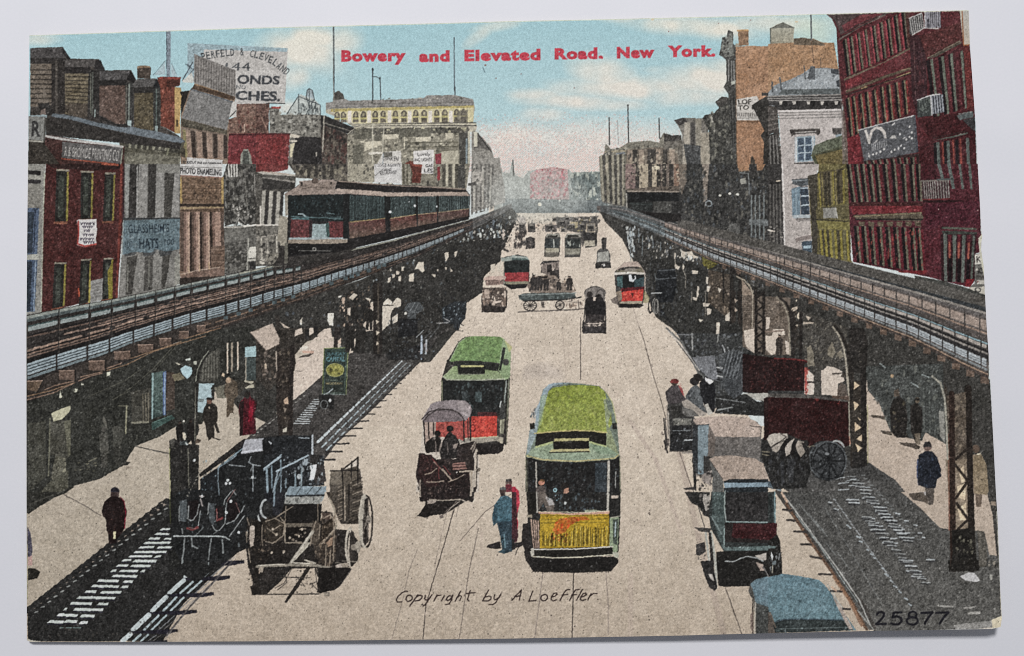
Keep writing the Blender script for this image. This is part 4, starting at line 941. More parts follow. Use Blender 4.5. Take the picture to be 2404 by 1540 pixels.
# ---- the elevated railways
def band(top, bot, f0, f1, col, x0, x1, n=7, dash=None, step=14, **k):
    T = np.array(top.split(), float).reshape(-1, 2); B = np.array(bot.split(), float).reshape(-1, 2)
    xs = np.arange(x0, x1 + 1, step) if dash is None else np.array([x0, x1])
    xs = np.unique(np.r_[xs, x1])
    yt = poly_at(T, xs); yb = poly_at(B, xs)
    f0 = np.broadcast_to(f0, xs.shape); f1 = np.broadcast_to(f1, xs.shape)
    P(np.r_[np.c_[xs, yt + (yb - yt) * f0], np.c_[xs, yt + (yb - yt) * f1][::-1]], col, n, **k)
def yline(top, bot, f, x):
    T = np.array(top.split(), float).reshape(-1, 2); B = np.array(bot.split(), float).reshape(-1, 2)
    yt = poly_at(T, x); yb = poly_at(B, x)
    return yt + (yb - yt) * f
V()
LT = "62 742 140 726 250 706 350 686 450 664 525 648 601 632 640 623 690 618 726 610 768 597 851 580 926 563 976 549 1040 532 1101 516 1150 498 1202 477"
LB = "62 942 118 920 175 898 245 872 300 845 360 822 440 792 517 770 601 742 726 698 851 652 976 604 1040 574 1101 543 1150 518 1202 489"
item('printed_railway', 'left elevated railway printed sweeping away from the lower left edge')
band(LT, LB, -.01, 1.02, '322d2a', 62, 1202, 8)
band(LT, LB, .0, .035, '8c9389', 62, 560, 6); band(LT, LB, .0, .04, '9a9a86', 560, 1200, 6)
band(LT, LB, .035, .075, '55605f', 62, 640, 6)
posts = [62, 138, 210, 262, 318, 365, 410, 449, 487, 530, 561, 589, 622, 645, 666, 690, 708]
for a, b in zip(posts[:-1], posts[1:]):
    t = (a - 62) / 650
    band(LT, LB, .135 - .01 * t, .185 + .02 * t, '8e9995', a + 4, b - 3, 6, step=20)
    band(LT, LB, .12 - .01 * t, .135, '3d5250', a + 4, b - 3, 4)
for f, c, w, x0 in ((.26, '6d5547', .010, 62), (.30, '8c6c5a', .012, 230), (.335, 'a98670', .012, 150), (.375, '795e50', .010, 250), (.41, 'b08c74', .014, 62), (.455, '95745f', .011, 62), (.49, '7d6353', .011, 62), (.53, '5a4a40', .014, 62)):
    xs = np.arange(x0, 1180, 16)
    for a, b in zip(xs[:-1], xs[1:]):
        if RNG.random() < .9:
            jj = RNG.normal() * .004
            band(LT, LB, f - w + jj, f + w + jj, c, a, b + 3, 9, a=float(.55 + .45 * RNG.random()))
band(LT, LB, .225, .245, '221f1e', 62, 900, 4); band(LT, LB, .345, .36, '241f1e', 62, 1000, 4); band(LT, LB, .43, .445, '241f1e', 62, 1000, 4)
pp = [62, 133, 205, 257, 313, 361, 405, 447, 485, 530, 560, 588, 617, 644, 664, 688, 707, 727, 745, 763, 778, 795, 812, 826, 840, 853, 866, 879, 890, 902, 913, 924, 935, 945, 955, 965, 974, 984, 993, 1002, 1012, 1021, 1031, 1041, 1052, 1064, 1077, 1090]
for a, b in zip(pp[:-1], pp[1:]):
    t = (a - 62) / 1030
    f0 = .56 + .02 * t; f1 = .70 + .05 * t
    g = 2.2 if b - a > 20 else (1.2 if b - a > 12 else .6)
    band(LT, LB, f0, f1, '93a4a9' if t < .75 else '8d9a9d', a + g, b - g, 8)
    for k in (.25, .5, .75):
        band(LT, LB, f0 + (f1 - f0) * k - .008, f0 + (f1 - f0) * k + .008, '3c464a', a + g, b - g, 4, a=.85 if t < .6 else .5)
    band(LT, LB, f1 + .015, f1 + .05, '6d7d80', a + g, b - g, 7)
band(LT, LB, .50, .56, '1f1d1c', 62, 1100, 4)
band(LT, LB, .78, 1.0, '3b332d', 62, 900, 9)
for x, y, w, h in ((88, 895, 32, 22), (158, 872, 37, 22), (227, 862, 38, 22), (287, 836, 36, 19), (342, 820, 36, 18), (388, 806, 30, 18), (431, 803, 23, 16), (477, 790, 21, 12)):
    pass
for q in ("255 500 400 495 345 600 255 580", "555 400 700 398 700 490 555 485", "835 312 985 305 985 402 835 398", "1070 225 1220 218 1225 290 1075 302", "1295 160 1440 155 1440 228 1300 236", "1495 97 1610 97 1610 165 1500 170", "1680 35 1770 33 1775 100 1680 100", "1850 -20 1930 -25 1930 40 1850 45"):
    o(0, 2); P(q, '67523f' if q.startswith('255') else '6d5647', 9)
    A = np.array(q.split(), float).reshape(-1, 2); L([A[0], A[1]], 7, 'b5937c')
    L([A[1] + (8, 0), A[2] + (8, 0)], 12, '25211e')
for q in ("255 640 470 590 700 515", "255 675 500 610 690 520", "420 580 520 540 690 500", "740 495 850 450 960 425", "760 460 960 410", "1000 400 1200 340 1440 220", "1000 380 1140 330", "1230 285 1440 215 1700 130", "1440 220 1640 160 1930 75", "1730 100 2070 0"):
    L(q, 9, '96714f' if RNG.random() < .5 else 'a17c62', a=.9)
o(1, 1)
for q in ("1060 1240 0 0",):
    pass
V()
for f, c in ((.86, '8a6a50'), (.95, '6a5242')):
    xs = np.arange(470, 1120, 12)
    for a, b in zip(xs[:-1], xs[1:]):
        if RNG.random() < .75:
            band(LT, LB, f - .012, f + .012, c, a, b + 2, 9, a=.85)
for x in pp[8:30]:
    y = float(yline(LT, LB, .83, x)); P([(x - 5, y - 3), (x + 5, y - 4), (x + 5, y + 4), (x - 5, y + 5)], '5d4b3f' if int(x) % 2 else '4d5d60', 7)
for i, x in enumerate(posts):
    L([(x, float(yline(LT, LB, .0, x))), (x - 1, float(yline(LT, LB, .55, x)))], 2.0 if x < 300 else 1.5, '2a2725'); L([(x + 2, float(yline(LT, LB, .02, x))), (x + 1, float(yline(LT, LB, .55, x)))], .8, '6d6458', a=.7)
for x in pp[17:46]:
    L([(x, float(yline(LT, LB, .08, x))), (x, float(yline(LT, LB, .75, x)))], .9, '2e2a28', a=.6)
band(LT, LB, .0, 1.0, '7a7b76', 1110, 1202, 9, a=.55)
for f in (.2, .4, .6, .8):
    band(LT, LB, f - .03, f + .03, '3f4244', 1090, 1202, 5, a=.7)

RT = "1402 484 1440 482 1477 487 1530 502 1602 524 1703 550 1803 576 1903 604 2003 631 2103 656 2203 682 2318 713"
RB = "1402 494 1440 508 1477 523 1530 545 1577 568 1677 616 1803 664 1903 705 1978 735 2075 775 2140 800 2203 832 2260 862 2324 892"
item('printed_railway', 'right elevated railway printed running off the right edge')
band(RT, RB, -.02, 1.0, '5d544e', 1402, 2322, 9)
band(RT, RB, -.02, .03, '837c72', 1420, 2318, 7); band(RT, RB, .03, .115, '34383a', 1480, 2318, 6); band(RT, RB, .115, .15, '8f877c', 1480, 2318, 7); band(RT, RB, .15, .20, '625c58', 1480, 2318, 7)
P("1590 512 1700 540 1803 566 1903 592 2003 618 2103 643 2203 666 2318 698 2318 722 2003 640 1803 588 1590 532", '56524b', 8)
xs = [1560]
while xs[-1] < 2318:
    xs.append(xs[-1] + 9 + (xs[-1] - 1560) * .038)
for a, b in zip(xs[:-1], xs[1:]):
    b = min(b, 2318)
    t = (a - 1560) / 760
    band(RT, RB, .23, .33 + .03 * t, '9d8878', a + .8 + t, b - .8 - t, 9)
    band(RT, RB, .36 + .03 * t, .385 + .03 * t, '9a7d68', a, b, 7)
    band(RT, RB, .40 + .03 * t, .50, '544c47', a + 1, b - 1, 7)
    L([(a, float(yline(RT, RB, .18, a))), (a, float(yline(RT, RB, .95, a)))], .8 + t * 1.2, '413b37')
xs = [1500]
while xs[-1] < 2318:
    xs.append(xs[-1] + 8 + (xs[-1] - 1500) * .03)
band(RT, RB, .50, .78, '484440', 1440, 2320, 8)
for a, b in zip(xs[:-1], xs[1:]):
    b = min(b, 2318); t = (a - 1500) / 820
    band(RT, RB, .525, .545, '7da0a8', a, b, 6)
    band(RT, RB, .555, .60, 'a79c90', a + .8 + t, b - .8 - t, 8)
    band(RT, RB, .655, .68, '8d857b', a + .8, b - .8, 7)
    band(RT, RB, .745, .845, 'a3abad', a + .8 + t, b - .8 - t, 9)
    band(RT, RB, .865, .895, '7d8484', a + .8, b - .8, 8)
    for k in (.785, .815):
        band(RT, RB, k - .005, k + .005, '5d6466', a + 1, b - 1, 3, a=.7)
    L([(a, float(yline(RT, RB, .50, a))), (a, float(yline(RT, RB, .93, a)))], .9 + t, '3a3836')
band(RT, RB, .62, .65, '282626', 1520, 2320, 5); band(RT, RB, .69, .735, '2f2d2d', 1520, 2320, 5)
band(RT, RB, .905, .925, '4a4540', 1500, 2320, 6); band(RT, RB, .93, .95, 'a58468', 1540, 2320, 8); band(RT, RB, .95, 1.0, '4d423b', 1500, 2320, 8)
for x in np.arange(1700, 2320, 34):
    y = float(yline(RT, RB, 1.0, x)); t = (x - 1700) / 620
    P([(x - 5 - 5 * t, y - 3), (x + 5 + 5 * t, y + 1), (x + 5 + 5 * t, y + 8 + 8 * t), (x - 5 - 5 * t, y + 5 + 8 * t)], '6f5949', 9)
band(RT, RB, .0, 1.0, '56666a', 1410, 1560, 8, a=.45)
for f, c in ((.25, 'a08f86'), (.5, '6f868c'), (.75, '8fa0a2')):
    band(RT, RB, f - .04, f + .04, c, 1430, 1600, 5, a=.45)
for x in (1547, 1612, 1665, 1831, 1903):
    L([(x, float(yline(RT, RB, .02, x))), (x, float(yline(RT, RB, .9, x)))], 1.6, '33302d', a=.8)

# ---- trains on the elevated tracks
V(); P("655 575 735 590 800 580 860 570 800 600 720 620 690 622 640 626 655 600", '3a3632', 8)
item('printed_train', 'passenger train with red lower panels printed on the left elevated railway')
o(1, 1)
P("260 285 410 190 420 160 720 140 770 165 1560 205 1970 240 2010 290 2005 500 1500 640 860 720 730 830 300 870 290 740 300 500 280 300", '2c2a2a', 6)
P("260 285 410 195 405 160 560 150 720 145 760 165 740 235 900 265 1220 290 2005 285 2005 300 1220 305 870 280 280 295", '9a8678', 9)
P("400 195 720 165 740 240 420 240", '8b7869', 9, a=.7); L("430 235 560 215 680 225", 6, '5b4c42'); E(555, 160, 34, 26, '5f4f44'); P("415 170 440 165 440 200 420 210", '3f3630'); P("690 170 715 165 715 190 695 195", '4a4038')
P("760 230 1140 255 1220 268 1980 262 2000 290 1220 305 900 275 745 245", 'b09a88', 8)
for q in ("765 165 1135 195 1140 250 760 222", "1170 205 1420 220 1420 256 1172 250", "1445 218 1630 228 1632 262 1445 258", "1655 220 1775 228 1775 255 1655 252", "1795 232 1880 236 1880 260 1795 258", "1890 240 1970 244 1970 264 1892 262"):
    P(q, '26211f', 6)
L("770 160 1140 190 1420 208 1640 216 1970 238", 11, '94806f')
P("300 295 870 285 870 510 850 540 330 530 305 480", '1f2626', 6); ST("310 300 860 290 860 500 320 500", 160, 12, '34474a 15191a 2c3b3d', asp=1.6, a=.7)
P("270 295 300 295 300 480 275 490", '9a917f', 8); L("398 468 440 468 480 510", 12, '9ab0b2'); L("330 490 860 520", 8, '5b7a7c'); L("660 460 740 470", 6, '6f8d8f'); L("620 500 800 500", 5, '5b7a7c')
P("330 510 500 520 500 690 320 690", '6a3434', 10); P("680 540 840 540 830 690 690 690", '6b3232', 10); ST("330 520 500 520 500 690 320 690", 50, 12, '8d3a3c 4f2a2c', a=.7); ST("690 545 840 545 830 690 690 690", 40, 12, '8d3a3c 4f2a2c', a=.7)
P("525 565 660 560 665 690 520 690", '8fa3a2', 9); P("500 520 530 530 525 690 500 690", '3a2b2c'); P("655 560 685 550 690 690 665 690", '3f5d58', 7); P("330 505 500 505 500 525 340 520", '4f7476', 7)
P("310 690 860 690 860 712 310 712", '9aa8a8', 7); P("300 712 880 705 880 740 640 752 300 745", '9a8a76', 8)
P("290 745 740 752 735 830 300 860", '1e1c1b', 5); ST("300 760 730 760 720 830 310 850", 30, 14, '4a4a48 2f2d2b', asp=.5); L("400 815 700 815", 7, '77756e'); C(548, 800, 16, 14, 7, '8d8a80'); P("270 740 300 740 300 930 265 935", '6e6a5c', 8)
P("870 285 1220 305 2005 300 2000 430 1520 470 1220 510 870 545", '27302f', 7)
VS("880 295 1210 308 1210 505 880 530", np.arange(.02, 1, .045), .018, '4d605f', n=5, a=.85); VS("1260 310 1500 305 1500 470 1265 500", np.arange(.03, 1, .06), .028, '556664', n=5, a=.8); VS("1520 305 1700 303 1700 455 1520 470", np.arange(.04, 1, .08), .04, '566765', n=5, a=.8); VS("1715 303 2000 300 2000 425 1715 450", np.arange(.03, 1, .06), .03, '5a6a68', n=5, a=.8)
P("820 290 880 290 870 700 820 700", '1d1f1f', 5); P("1205 300 1260 305 1265 520 1205 530", '1e2120', 5); P("1495 300 1520 300 1520 480 1495 480", '20211f'); P("1695 300 1715 300 1715 460 1695 465", '20211f')
P("870 545 1210 510 1220 640 880 705", '5d3330', 10, g='6b5747'); P("1260 512 1500 475 1510 590 1265 640", '66352f', 10, g='6b5747'); P("1520 470 1700 450 1700 555 1520 590", '61352f', 10, g='655546'); P("1712 450 2000 420 1995 490 1712 550", '5d3a35', 10, g='5f5246')
ST("875 545 1210 510 1500 475 2000 425 2000 470 1500 560 1210 600 880 640", 160, 12, '8a3a38 4a2a28 7b4a42', a=.65)
L("885 545 1210 510", 9, 'a58b55'); L("1265 510 1500 475", 8, 'b09868'); L("1525 472 1695 460", 7, 'a9936a'); L("1715 455 2000 420", 7, 'a08c66')
P("860 705 1220 640 2000 490 2000 520 1500 650 1220 720 740 830 735 755 860 740", '23201f', 6)
E(1260, 450, 13, 12, 'dbe4e2'); E(1492, 392, 10, 12, 'dfe6e2'); E(1697, 398, 7, 10, 'cdd8d6'); E(1438, 356, 5, 6, 'cdd8d6'); E(1793, 410, 4, 5, 'b8c4c2')
item('printed_train', 'rear of a dark train printed on the right elevated railway')
o(2, 1)
P("1070 245 1110 250 1560 225 1600 300 1600 520 1450 545 1130 430 1070 400", '302f2d', 8)
P("1085 235 1300 215 1560 205 1575 262 1090 262", '6d6052', 9); ST("1090 235 1560 210 1570 245 1090 250", 24, 22, '2f2c2a 3d3833', asp=.6); L("1085 255 1570 262", 10, 'a59684'); L("1075 280 1078 410", 10, 'a9a496')
P("1085 270 1570 265 1570 350 1320 350 1100 360", '1f2020', 6); P("1320 350 1500 350 1500 460 1330 455", '4d4c47', 9); P("1100 360 1320 355 1320 450 1130 425", '333634', 8); P("1200 450 1590 470 1590 540 1450 540", '24211f', 6)
L("1105 370 1320 380", 4, '4f5b58')

item('printed_flagpole'); V(); P("391 72 401 72 400 181 391 181", '7b8a96', 5); L("391 74 391 160", 1.5, '3c4a58'); L("360 176 388 143", 1.5, '6d8288'); L("403 150 415 176", 1.5, '5d747c'); P("362 176 388 146 388 176", 'a3bcc2', 4); P("402 150 416 178 402 178", 'a3bcc2', 4)
item('printed_flagpole', 'longest dark flagpole printed left of the title'); L("783 62 784 215", 3.6, '44525a'); L("782 62 783 215", 1, '8d8a7c'); L("784 215 784 262", 3, '8c877a', a=.7)
item('printed_flagpole', 'thin flagpole printed between the words and, Elevated'); L("1066 88 1067 215", 2.6, '55636b'); L("1068 205 1068 222", 3, '4d565a')
item('printed_rooftop_posts', 'linked pair of rooftop posts printed on the bank roof'); L("875 162 875 236", 3.2, '424c50'); L("892 184 894 234", 2.6, '4d595e'); L("876 180 884 180 891 184", 2, '4d595e'); E(875, 163, 2.6, 4, '3d4548'); E(892, 184, 2.6, 3, '3d4548')
ITEMS.append(('printed_flagpole', 'flagpole printed above the grey roof beside the red building')); cur[0] = len(ITEMS)
o(3, 0); L("403 136 408 372", 12, '5a5f62')
# ---- rails and seams of the roadway
cur[0] = 2
V()
for q, w, c, a in (("1363 745 1363 890", 1.7, '3f3733', .95), ("1347 1335 1343 1500", 2.2, '2f2825', 1), ("1300 1010 1290 1100", 1, '6d625b', .4), ("1500 765 1512 800 1533 880 1552 940 1564 985", 1.5, '4a423d', .9), ("1595 1060 1622 1140 1640 1180", 1.8, '3d3531', .9), ("1703 1380 1742 1490", 2, '3f3733', .9),
                 ("1077 1155 1045 1270 1000 1420 993 1500", 2.2, '3a322f', .9), ("1050 1200 1020 1330", 1.2, '6d625b', .6), ("1124 1240 1100 1345 1090 1420 1078 1500", 1.8, '554b46', .75), ("1275 1340 1265 1420 1255 1500", 2.2, '7a6e67', .7), ("1422 1340 1428 1420 1428 1490", 2.5, '857870', .6),
                 ("980 1290 960 1340 945 1410 920 1500", 1.5, '6d625b', .6), ("1320 530 1322 600", 1, '8d8078', .5), ("1320 760 1330 900", 1.2, '9a8b80', .5), ("1120 800 1200 740", 1, '8d8078', .3), ("1200 1160 1140 1200 1080 1270", 1.6, '5d524c', .8), ("1030 1160 1005 1180", 1, '7a6e67', .6),
                 ("1190 740 1060 1000", 1.2, '9a8b80', .5), ("1160 760 1020 990", 1.2, '94867c', .45), ("1210 780 1200 900", 1.2, '8d7f76', .5), ("1480 990 1540 1080 1600 1250", 9, 'b09f92', .5), ("1590 1040 1640 1260 1700 1490", 14, 'a08f83', .4), ("1440 1010 1400 1190", 3, 'a89a8e', .4), ("1480 1350 1480 1500", 12, 'b3a293', .5), ("1130 1240 1130 1330", 8, 'b3a293', .3),
                 ("1485 720 1500 765", 1.2, '7a6e67', .6), ("1310 640 1300 720", 1, '8d8078', .5), ("1160 660 1110 760", 1.2, '8d8078', .4)):
    L(q, w, c, a=a, own=False)
ST("1000 850 1530 850 1650 1500 950 1500", 420, 2.2, '3a3330 5a4f48 8a7c72', a=.8)
ST("500 1300 1000 1180 1000 1500 480 1500", 160, 2.0, '4a4038 8a7c72', a=.7)
ST("1200 700 1480 700 1520 900 1180 900", 150, 1.8, '5a4f48 3f3733', a=.7)
ST("90 1150 420 1050 600 1030 330 1250 120 1370", 60, 1.8, '5a4c40 8d7d6a', a=.7)
ST("1000 1300 1450 1300 1450 1500 960 1500", 300, 5, 'a8978a cdbbaa', a=.25); ST("1100 800 1500 800 1560 1280 1000 1280", 300, 6, 'e0cebe c2ae9f', a=.25)
P("1230 860 1275 850 1320 870 1325 890 1225 890", 'a59a92', 8, a=.35, f=6, own=False)

# ---- sleepers' shadow of the left railway on the ground
item('printed_shadow', 'barred shadow of the left railway printed on the pavement and roadway')
o(1, 2)
P("1240 0 1560 0 1860 0 1720 60 1560 300 1440 420 1130 730 760 1080 640 1240 480 1230 300 1100 -100 1050 0 960 340 690 450 600 620 450 880 240", '46423e', 9, own=True)
P("1500 300 1390 440 1290 540 1100 720 960 870 830 1000 700 1120 620 1080 700 980 1000 650 1350 290", '56534f', 8)
for (a0, b0, a1, b1), wd, n in (((1370, 310, 560, 1090), 22, 17), ((1410, 330, 600, 1140), 13, 17), ((1450, 345, 640, 1170), 11, 16)):
    for k in range(n):
        t0 = (k / n) ** 1.35; t1 = ((k + .68) / n) ** 1.35
        L([(a0 + (a1 - a0) * t0, b0 + (b1 - b0) * t0), (a0 + (a1 - a0) * t1, b0 + (b1 - b0) * t1)], wd * (.45 + .75 * t0), 'c0cbcb' if wd > 15 else '9fb0b4', own=True)
for k in range(15):
    t = (k / 14) ** 1.3; x = 1450 - t * 780; y = 410 + t * 830
    L([(x - 60 - 30 * t, y), (x + 12 + 60 * t, y - 4)], 7 + 10 * t, '302d2c')
for k in range(12):
    t = k / 11; x0 = 545 - 190 * t; y0 = 670 + 225 * t
    L([(x0, y0), (x0 + 60 + 85 * t - (20 if k % 3 == 0 else 0), y0 + 2)], 8, 'b9c1c0')
for k in range(14):
    t = k / 13; x = 440 - t * 470; y = 640 + t * 370
    L([(x, y), (x + 18, y - 4)], 8, 'a9a79c', own=False); L([(x - 26, y + 2), (x - 4, y + 4)], 12, '46413c')
P("340 1000 500 1040 560 1100 480 1180 200 1100 40 1050 0 1030", '2b2a29', 8)
o(0, 3)
P("1600 65 2404 -60 2404 440 2240 560 1990 800 1720 1050 1530 1400 300 1405 262 1380 258 1095 380 1000 520 880 760 690 1000 500 1240 310 1430 180", '2b2a28', 8)
for k in range(22):
    t = k / 21; x = 1560 - t * 1290; y = 85 + t * 1020
    w = 50 + 20 * t
    P([(x - 95, y + 44), (x - 20, y + 20), (x + 4, y + 34), (x - 60, y + 62)], 'b09c87', 6, a=.75, own=False)
    E(x, y, w * .75, 22 + 8 * t, '2b2a28', rot=-30); L([(x + 45 + 10 * t, y + 28), (x + 70 + 12 * t, y + 18)], 13, '8f928c', own=False); L([(x - 70, y + 22), (x - 30, y + 5)], 12, '2b2a28')
bars = ("1510 350 1600 348", "1460 393 1590 395", "1400 436 1505 436", "1545 438 1650 440", "1355 478 1600 476", "1310 520 1450 516", "1480 520 1612 520", "1265 562 1565 562", "1210 603 1430 603", "1455 606 1515 604", "1150 642 1235 640", "1255 648 1470 648", "1100 690 1205 690", "1230 694 1415 696", "1040 742 1095 740", "1125 740 1295 742", "1325 742 1360 742", "1060 787 1290 792", "920 832 1115 836", "1160 840 1250 842", "865 882 1120 888", "1140 892 1205 890", "800 934 905 936", "950 940 1140 942", "730 990 1085 996", "665 1045 865 1050", "915 1052 1020 1052", "600 1098 630 1098", "695 1102 970 1106", "540 1152 730 1160", "760 1162 890 1166", "455 1216 600 1222", "610 1212 725 1218", "750 1226 825 1226")
for q in bars:
    A = np.array(q.split(), float).reshape(2, 2)
    x0, y0 = A[0]; x1, y1 = A[1]; t = (y0 - 350) / 880
    P([(x0 + 12, y0 - 9 - 4 * t), (x1 + 4, y1 - 9 - 4 * t), (x1 - 8, y1 + 9 + 4 * t), (x0 - 12, y0 + 9 + 4 * t)], 'bdc6bd', 8)
    L([(x0 - 6, y0 + 16 + 6 * t), (x1 - 6, y1 + 16 + 6 * t)], 8, '2a2838', own=True)
L("560 1275 760 1275", 9, '6f8680')
for (x0, y0, x1, y1, w) in ((1920, 600, 1875, 650, 34), (1865, 680, 1740, 795, 36), (1725, 830, 1590, 950, 40), (1560, 985, 1430, 1115, 42), (1395, 1155, 1250, 1295, 48), (1225, 1335, 1150, 1400, 44)):
    L([(x0, y0), (x1, y1)], w, 'b8c4c2')
    for d, ww in ((95, 20), (165, 18)):
        L([(x0 + d, y0 + 5), (x1 + d + 8, y1)], ww, '9fb2b4')
    L([(x0 + 240, y0 + 10), (x1 + 240, y1)], 8, '76787a'); L([(x0 + 285, y0 + 10), (x1 + 285, y1)], 7, '8a8580', a=.7)
    P([(x1 - 30, y1 + 12), (x1 + 360 + 60, y1 - 10), (x1 + 420, y1 + 18), (x1 + 300, y1 + 40), (x1 - 40, y1 + 32)], '25232c', 6)
for q in ("2230 550 2130 660 2000 790", "2150 690 2000 860 1800 1060 1620 1290 1540 1400"):
    L(q, 9, '8a8379', a=.7)
L("2180 650 1990 860 1780 1080 1560 1350", 16, '4a4544', a=.8)
ST("300 1290 1500 1200 1500 1400 300 1400", 120, 16, '3f3a34 23221f 4d4640', a=.6)

item('printed_shadow', 'wide slatted shadow of the right railway printed down the right side')
o(3, 2); P("760 1240 950 1265 1200 1430 1290 1540 200 1540 0 1430 -300 1200 0 1000", '353534', 9, g='52504c')
o(3, 3)
P("-200 0 1250 0 1420 140 1560 280 1620 340 2030 370 2080 590 2165 600 2190 1190 2190 1262 1900 1290 960 1310 800 1100 620 800 400 440 130 0", '504f4b', 10, g='5b5953')
ST("130 0 1250 0 1620 340 1700 700 1500 900 1100 1000 400 440", 420, 12, '35363a 3c3b38 6d6e6c 26272a', asp=.7, a=.6); ST("700 800 2180 700 2190 1250 960 1300", 420, 14, '42423f 78756d 6b6962 8a8780', asp=.4, a=.5)
for q in ("735 70 850 72", "890 55 1000 50", "930 90 1030 92", "760 98 860 102", "1000 145 1110 145", "1010 180 1120 178", "1040 210 1150 210", "890 245 1000 250", "1060 240 1170 235", "1110 265 1210 270", "940 290 1040 290", "950 318 1080 322", "1130 315 1240 315", "965 355 1100 355", "1180 350 1280 350", "1210 385 1330 385", "1050 430 1110 430", "1150 436 1210 436", "1240 430 1370 430", "1080 475 1215 480", "1230 635 1360 645", "1490 635 1560 635", "1290 690 1400 695", "1300 740 1440 745", "1350 790 1460 792", "1410 385 1445 385", "1450 425 1470 428", "1200 200 1240 205", "1285 270 1320 272", "1370 310 1400 312", "620 155 660 165", "570 95 600 100"):
    L(q, 12, 'a7aeae', own=False)
    A = np.array(q.split(), float).reshape(2, 2) + (0, 18); L(A, 8, '2c2c30', own=False)
for q in ("740 310 780 340", "830 415 865 430", "860 460 885 470", "930 540 945 548", "965 580 985 590", "990 615 1010 625", "1070 715 1090 725", "1100 770 1130 790", "1150 830 1170 845", "1180 880 1205 895", "1230 935 1250 945", "1280 995 1310 1010", "1320 1050 1345 1065"):
    L(q, 14, '9aa4a6', own=False)
for q in ("290 110 500 360", "380 200 560 420", "640 150 690 240", "450 280 520 360", "650 560 760 720", "540 470 640 600"):
    L(q, 6, '8d9390', a=.7, own=False)
o(3, 3)
P("1590 1060 1750 1070 1740 1085 1600 1080", '97948b', 7, own=False); P("1830 1085 1960 1070 1955 1085 1840 1100", '9c988f', 7, own=False); P("1870 1130 2000 1120 1995 1145 1880 1150", '97948b', 7, own=False); P("1740 1250 2150 1200 2150 1270 1760 1290", '8d8a83', 9, own=False)
P("1800 790 1880 755 1940 760 1990 830 1960 845 1850 830", 'b7b5b2', 8, own=False); P("2080 770 2110 780 2105 830 2085 830", 'a09e92', 7, own=False); ST("2050 620 2160 620 2165 720 2060 700", 24, 16, '9a8f7c 5d5a52', a=.7)
o(3, 2)
for q in ("620 1420 720 1400", "730 1440 830 1415", "660 1460 760 1450", "760 1480 880 1470", "850 1500 960 1495", "660 1520 760 1515"):
    L(q, 9, 'a7aeae', own=False)
o(3, 3)
item('printed_rail', 'curb rail with tie ends printed beside the right roadway edge')
L("95 0 250 220 420 450 640 740 900 1080 990 1290", 52, '4a453f'); L("150 30 420 400 640 700 860 1020 960 1250", 13, 'a6a69e'); L("170 110 380 440 600 750 800 1050 930 1300", 26, '6b4d38', taper=1.0)
L("620 800 760 1010 880 1250", 30, '9a6a48', a=.8); L("260 210 480 500 700 830 840 1030", 9, '8a9692'); L("840 1110 990 1290", 12, '8f8f87')
for q in ("140 165 220 175", "180 262 255 270", "245 370 370 375", "310 490 400 492", "400 605 500 625", "480 770 590 775", "590 930 690 935", "700 1095 770 1100"):
    L(q, 20, '3d3733')
L("130 10 180 90", 20, 'c3a184'); L("600 890 640 930", 14, 'c39a7a')
o(2, 2)
item('printed_rail', 'second rail edge printed behind the hay wagon'); L("1450 0 1590 130 1740 400 1880 560", 16, '6d6d68'); L("1470 30 1640 230 1760 400", 9, 'b3aca2'); L("1550 130 1700 330", 8, '3f3e3c')

# ---- lattice columns of the railways
def lattice(xl, xr, w, y0, y1, col, step, bcol=None, lit=None):
    L([(xl, y0), (xl, y1)], w, col, 8); L([(xr, y0), (xr, y1)], w, col, 8)
    y = y0; k = 0
    while y < y1:
        a, b = (xl, xr) if k % 2 else (xr, xl)
        L([(a, y), (b, min(y + step, y1))], w * .62, bcol or col, 7); y += step; k += 1
    if lit:
        L([(xl - w * .35, y0), (xl - w * .35, y1)], w * .18, lit)
item('printed_column', 'tall left column with a curved bracket printed beside the wagon team')
o(0, 2)
L("1960 215 1900 300 1865 380 1850 470 1838 700 1820 1100", 40, '2e2c28'); L("1960 215 1895 300 1855 390 1838 500", 9, '8d8f7c'); L("1835 560 1830 1060", 7, '7d7a68')
P("1590 1060 1640 1040 1700 1080 1870 1100 1862 1540 1605 1540", '2b2926', 8); L("1765 1130 1775 1540", 9, '6d6a5a'); P("1600 1050 1640 1035 1640 1130 1600 1130", '4d4a42', 8); ST("1610 1080 1860 1100 1860 1540 1620 1540", 60, 14, '4d4a44 1b1a18 6b665a', a=.7); L("1592 1130 1598 1540", 6, '8d9a3a', a=.6)
P("1690 1060 1760 1060 1765 1100 1690 1100", '3f4545'); L("1745 1080 1760 1095", 14, 'b9c3bd')
o(0, 3); P("1600 0 1870 0 1860 160 1700 330 1600 320", '22211f', 7); L("1595 0 1600 300", 5, '8d9a3a', a=.5)
item('printed_column', 'brown lattice column printed in front of the sunlit pavement gap')
o(1, 2)
P("200 200 360 180 375 330 340 480 345 700 335 1000 215 1000 190 560 190 300", '3a322b', 9); P("255 680 300 645 305 715 272 715", 'c9a684', 6); P("255 745 290 760 270 800", '8a7a68', 6); P("250 950 290 930 290 975 255 980", 'c3bba5', 6)
L("200 0 215 400 205 700 230 1000", 34, '332b26'); L("345 180 330 500 325 1000", 40, '2d2622'); L("190 220 195 400", 9, 'b3a18c'); ST("200 180 360 180 345 900 205 900", 60, 20, '5c4f42 221e1a 6b5d4c', asp=1.3, a=.7)
o(1, 1); L("200 1440 210 1540", 40, '3a342e')
item('printed_column', 'slender double column printed farther along the left railway'); o(1, 1); P("1095 1130 1185 1120 1185 1540 1105 1540", '322c27', 7); L("1140 1150 1140 1540", 8, '4f463c')
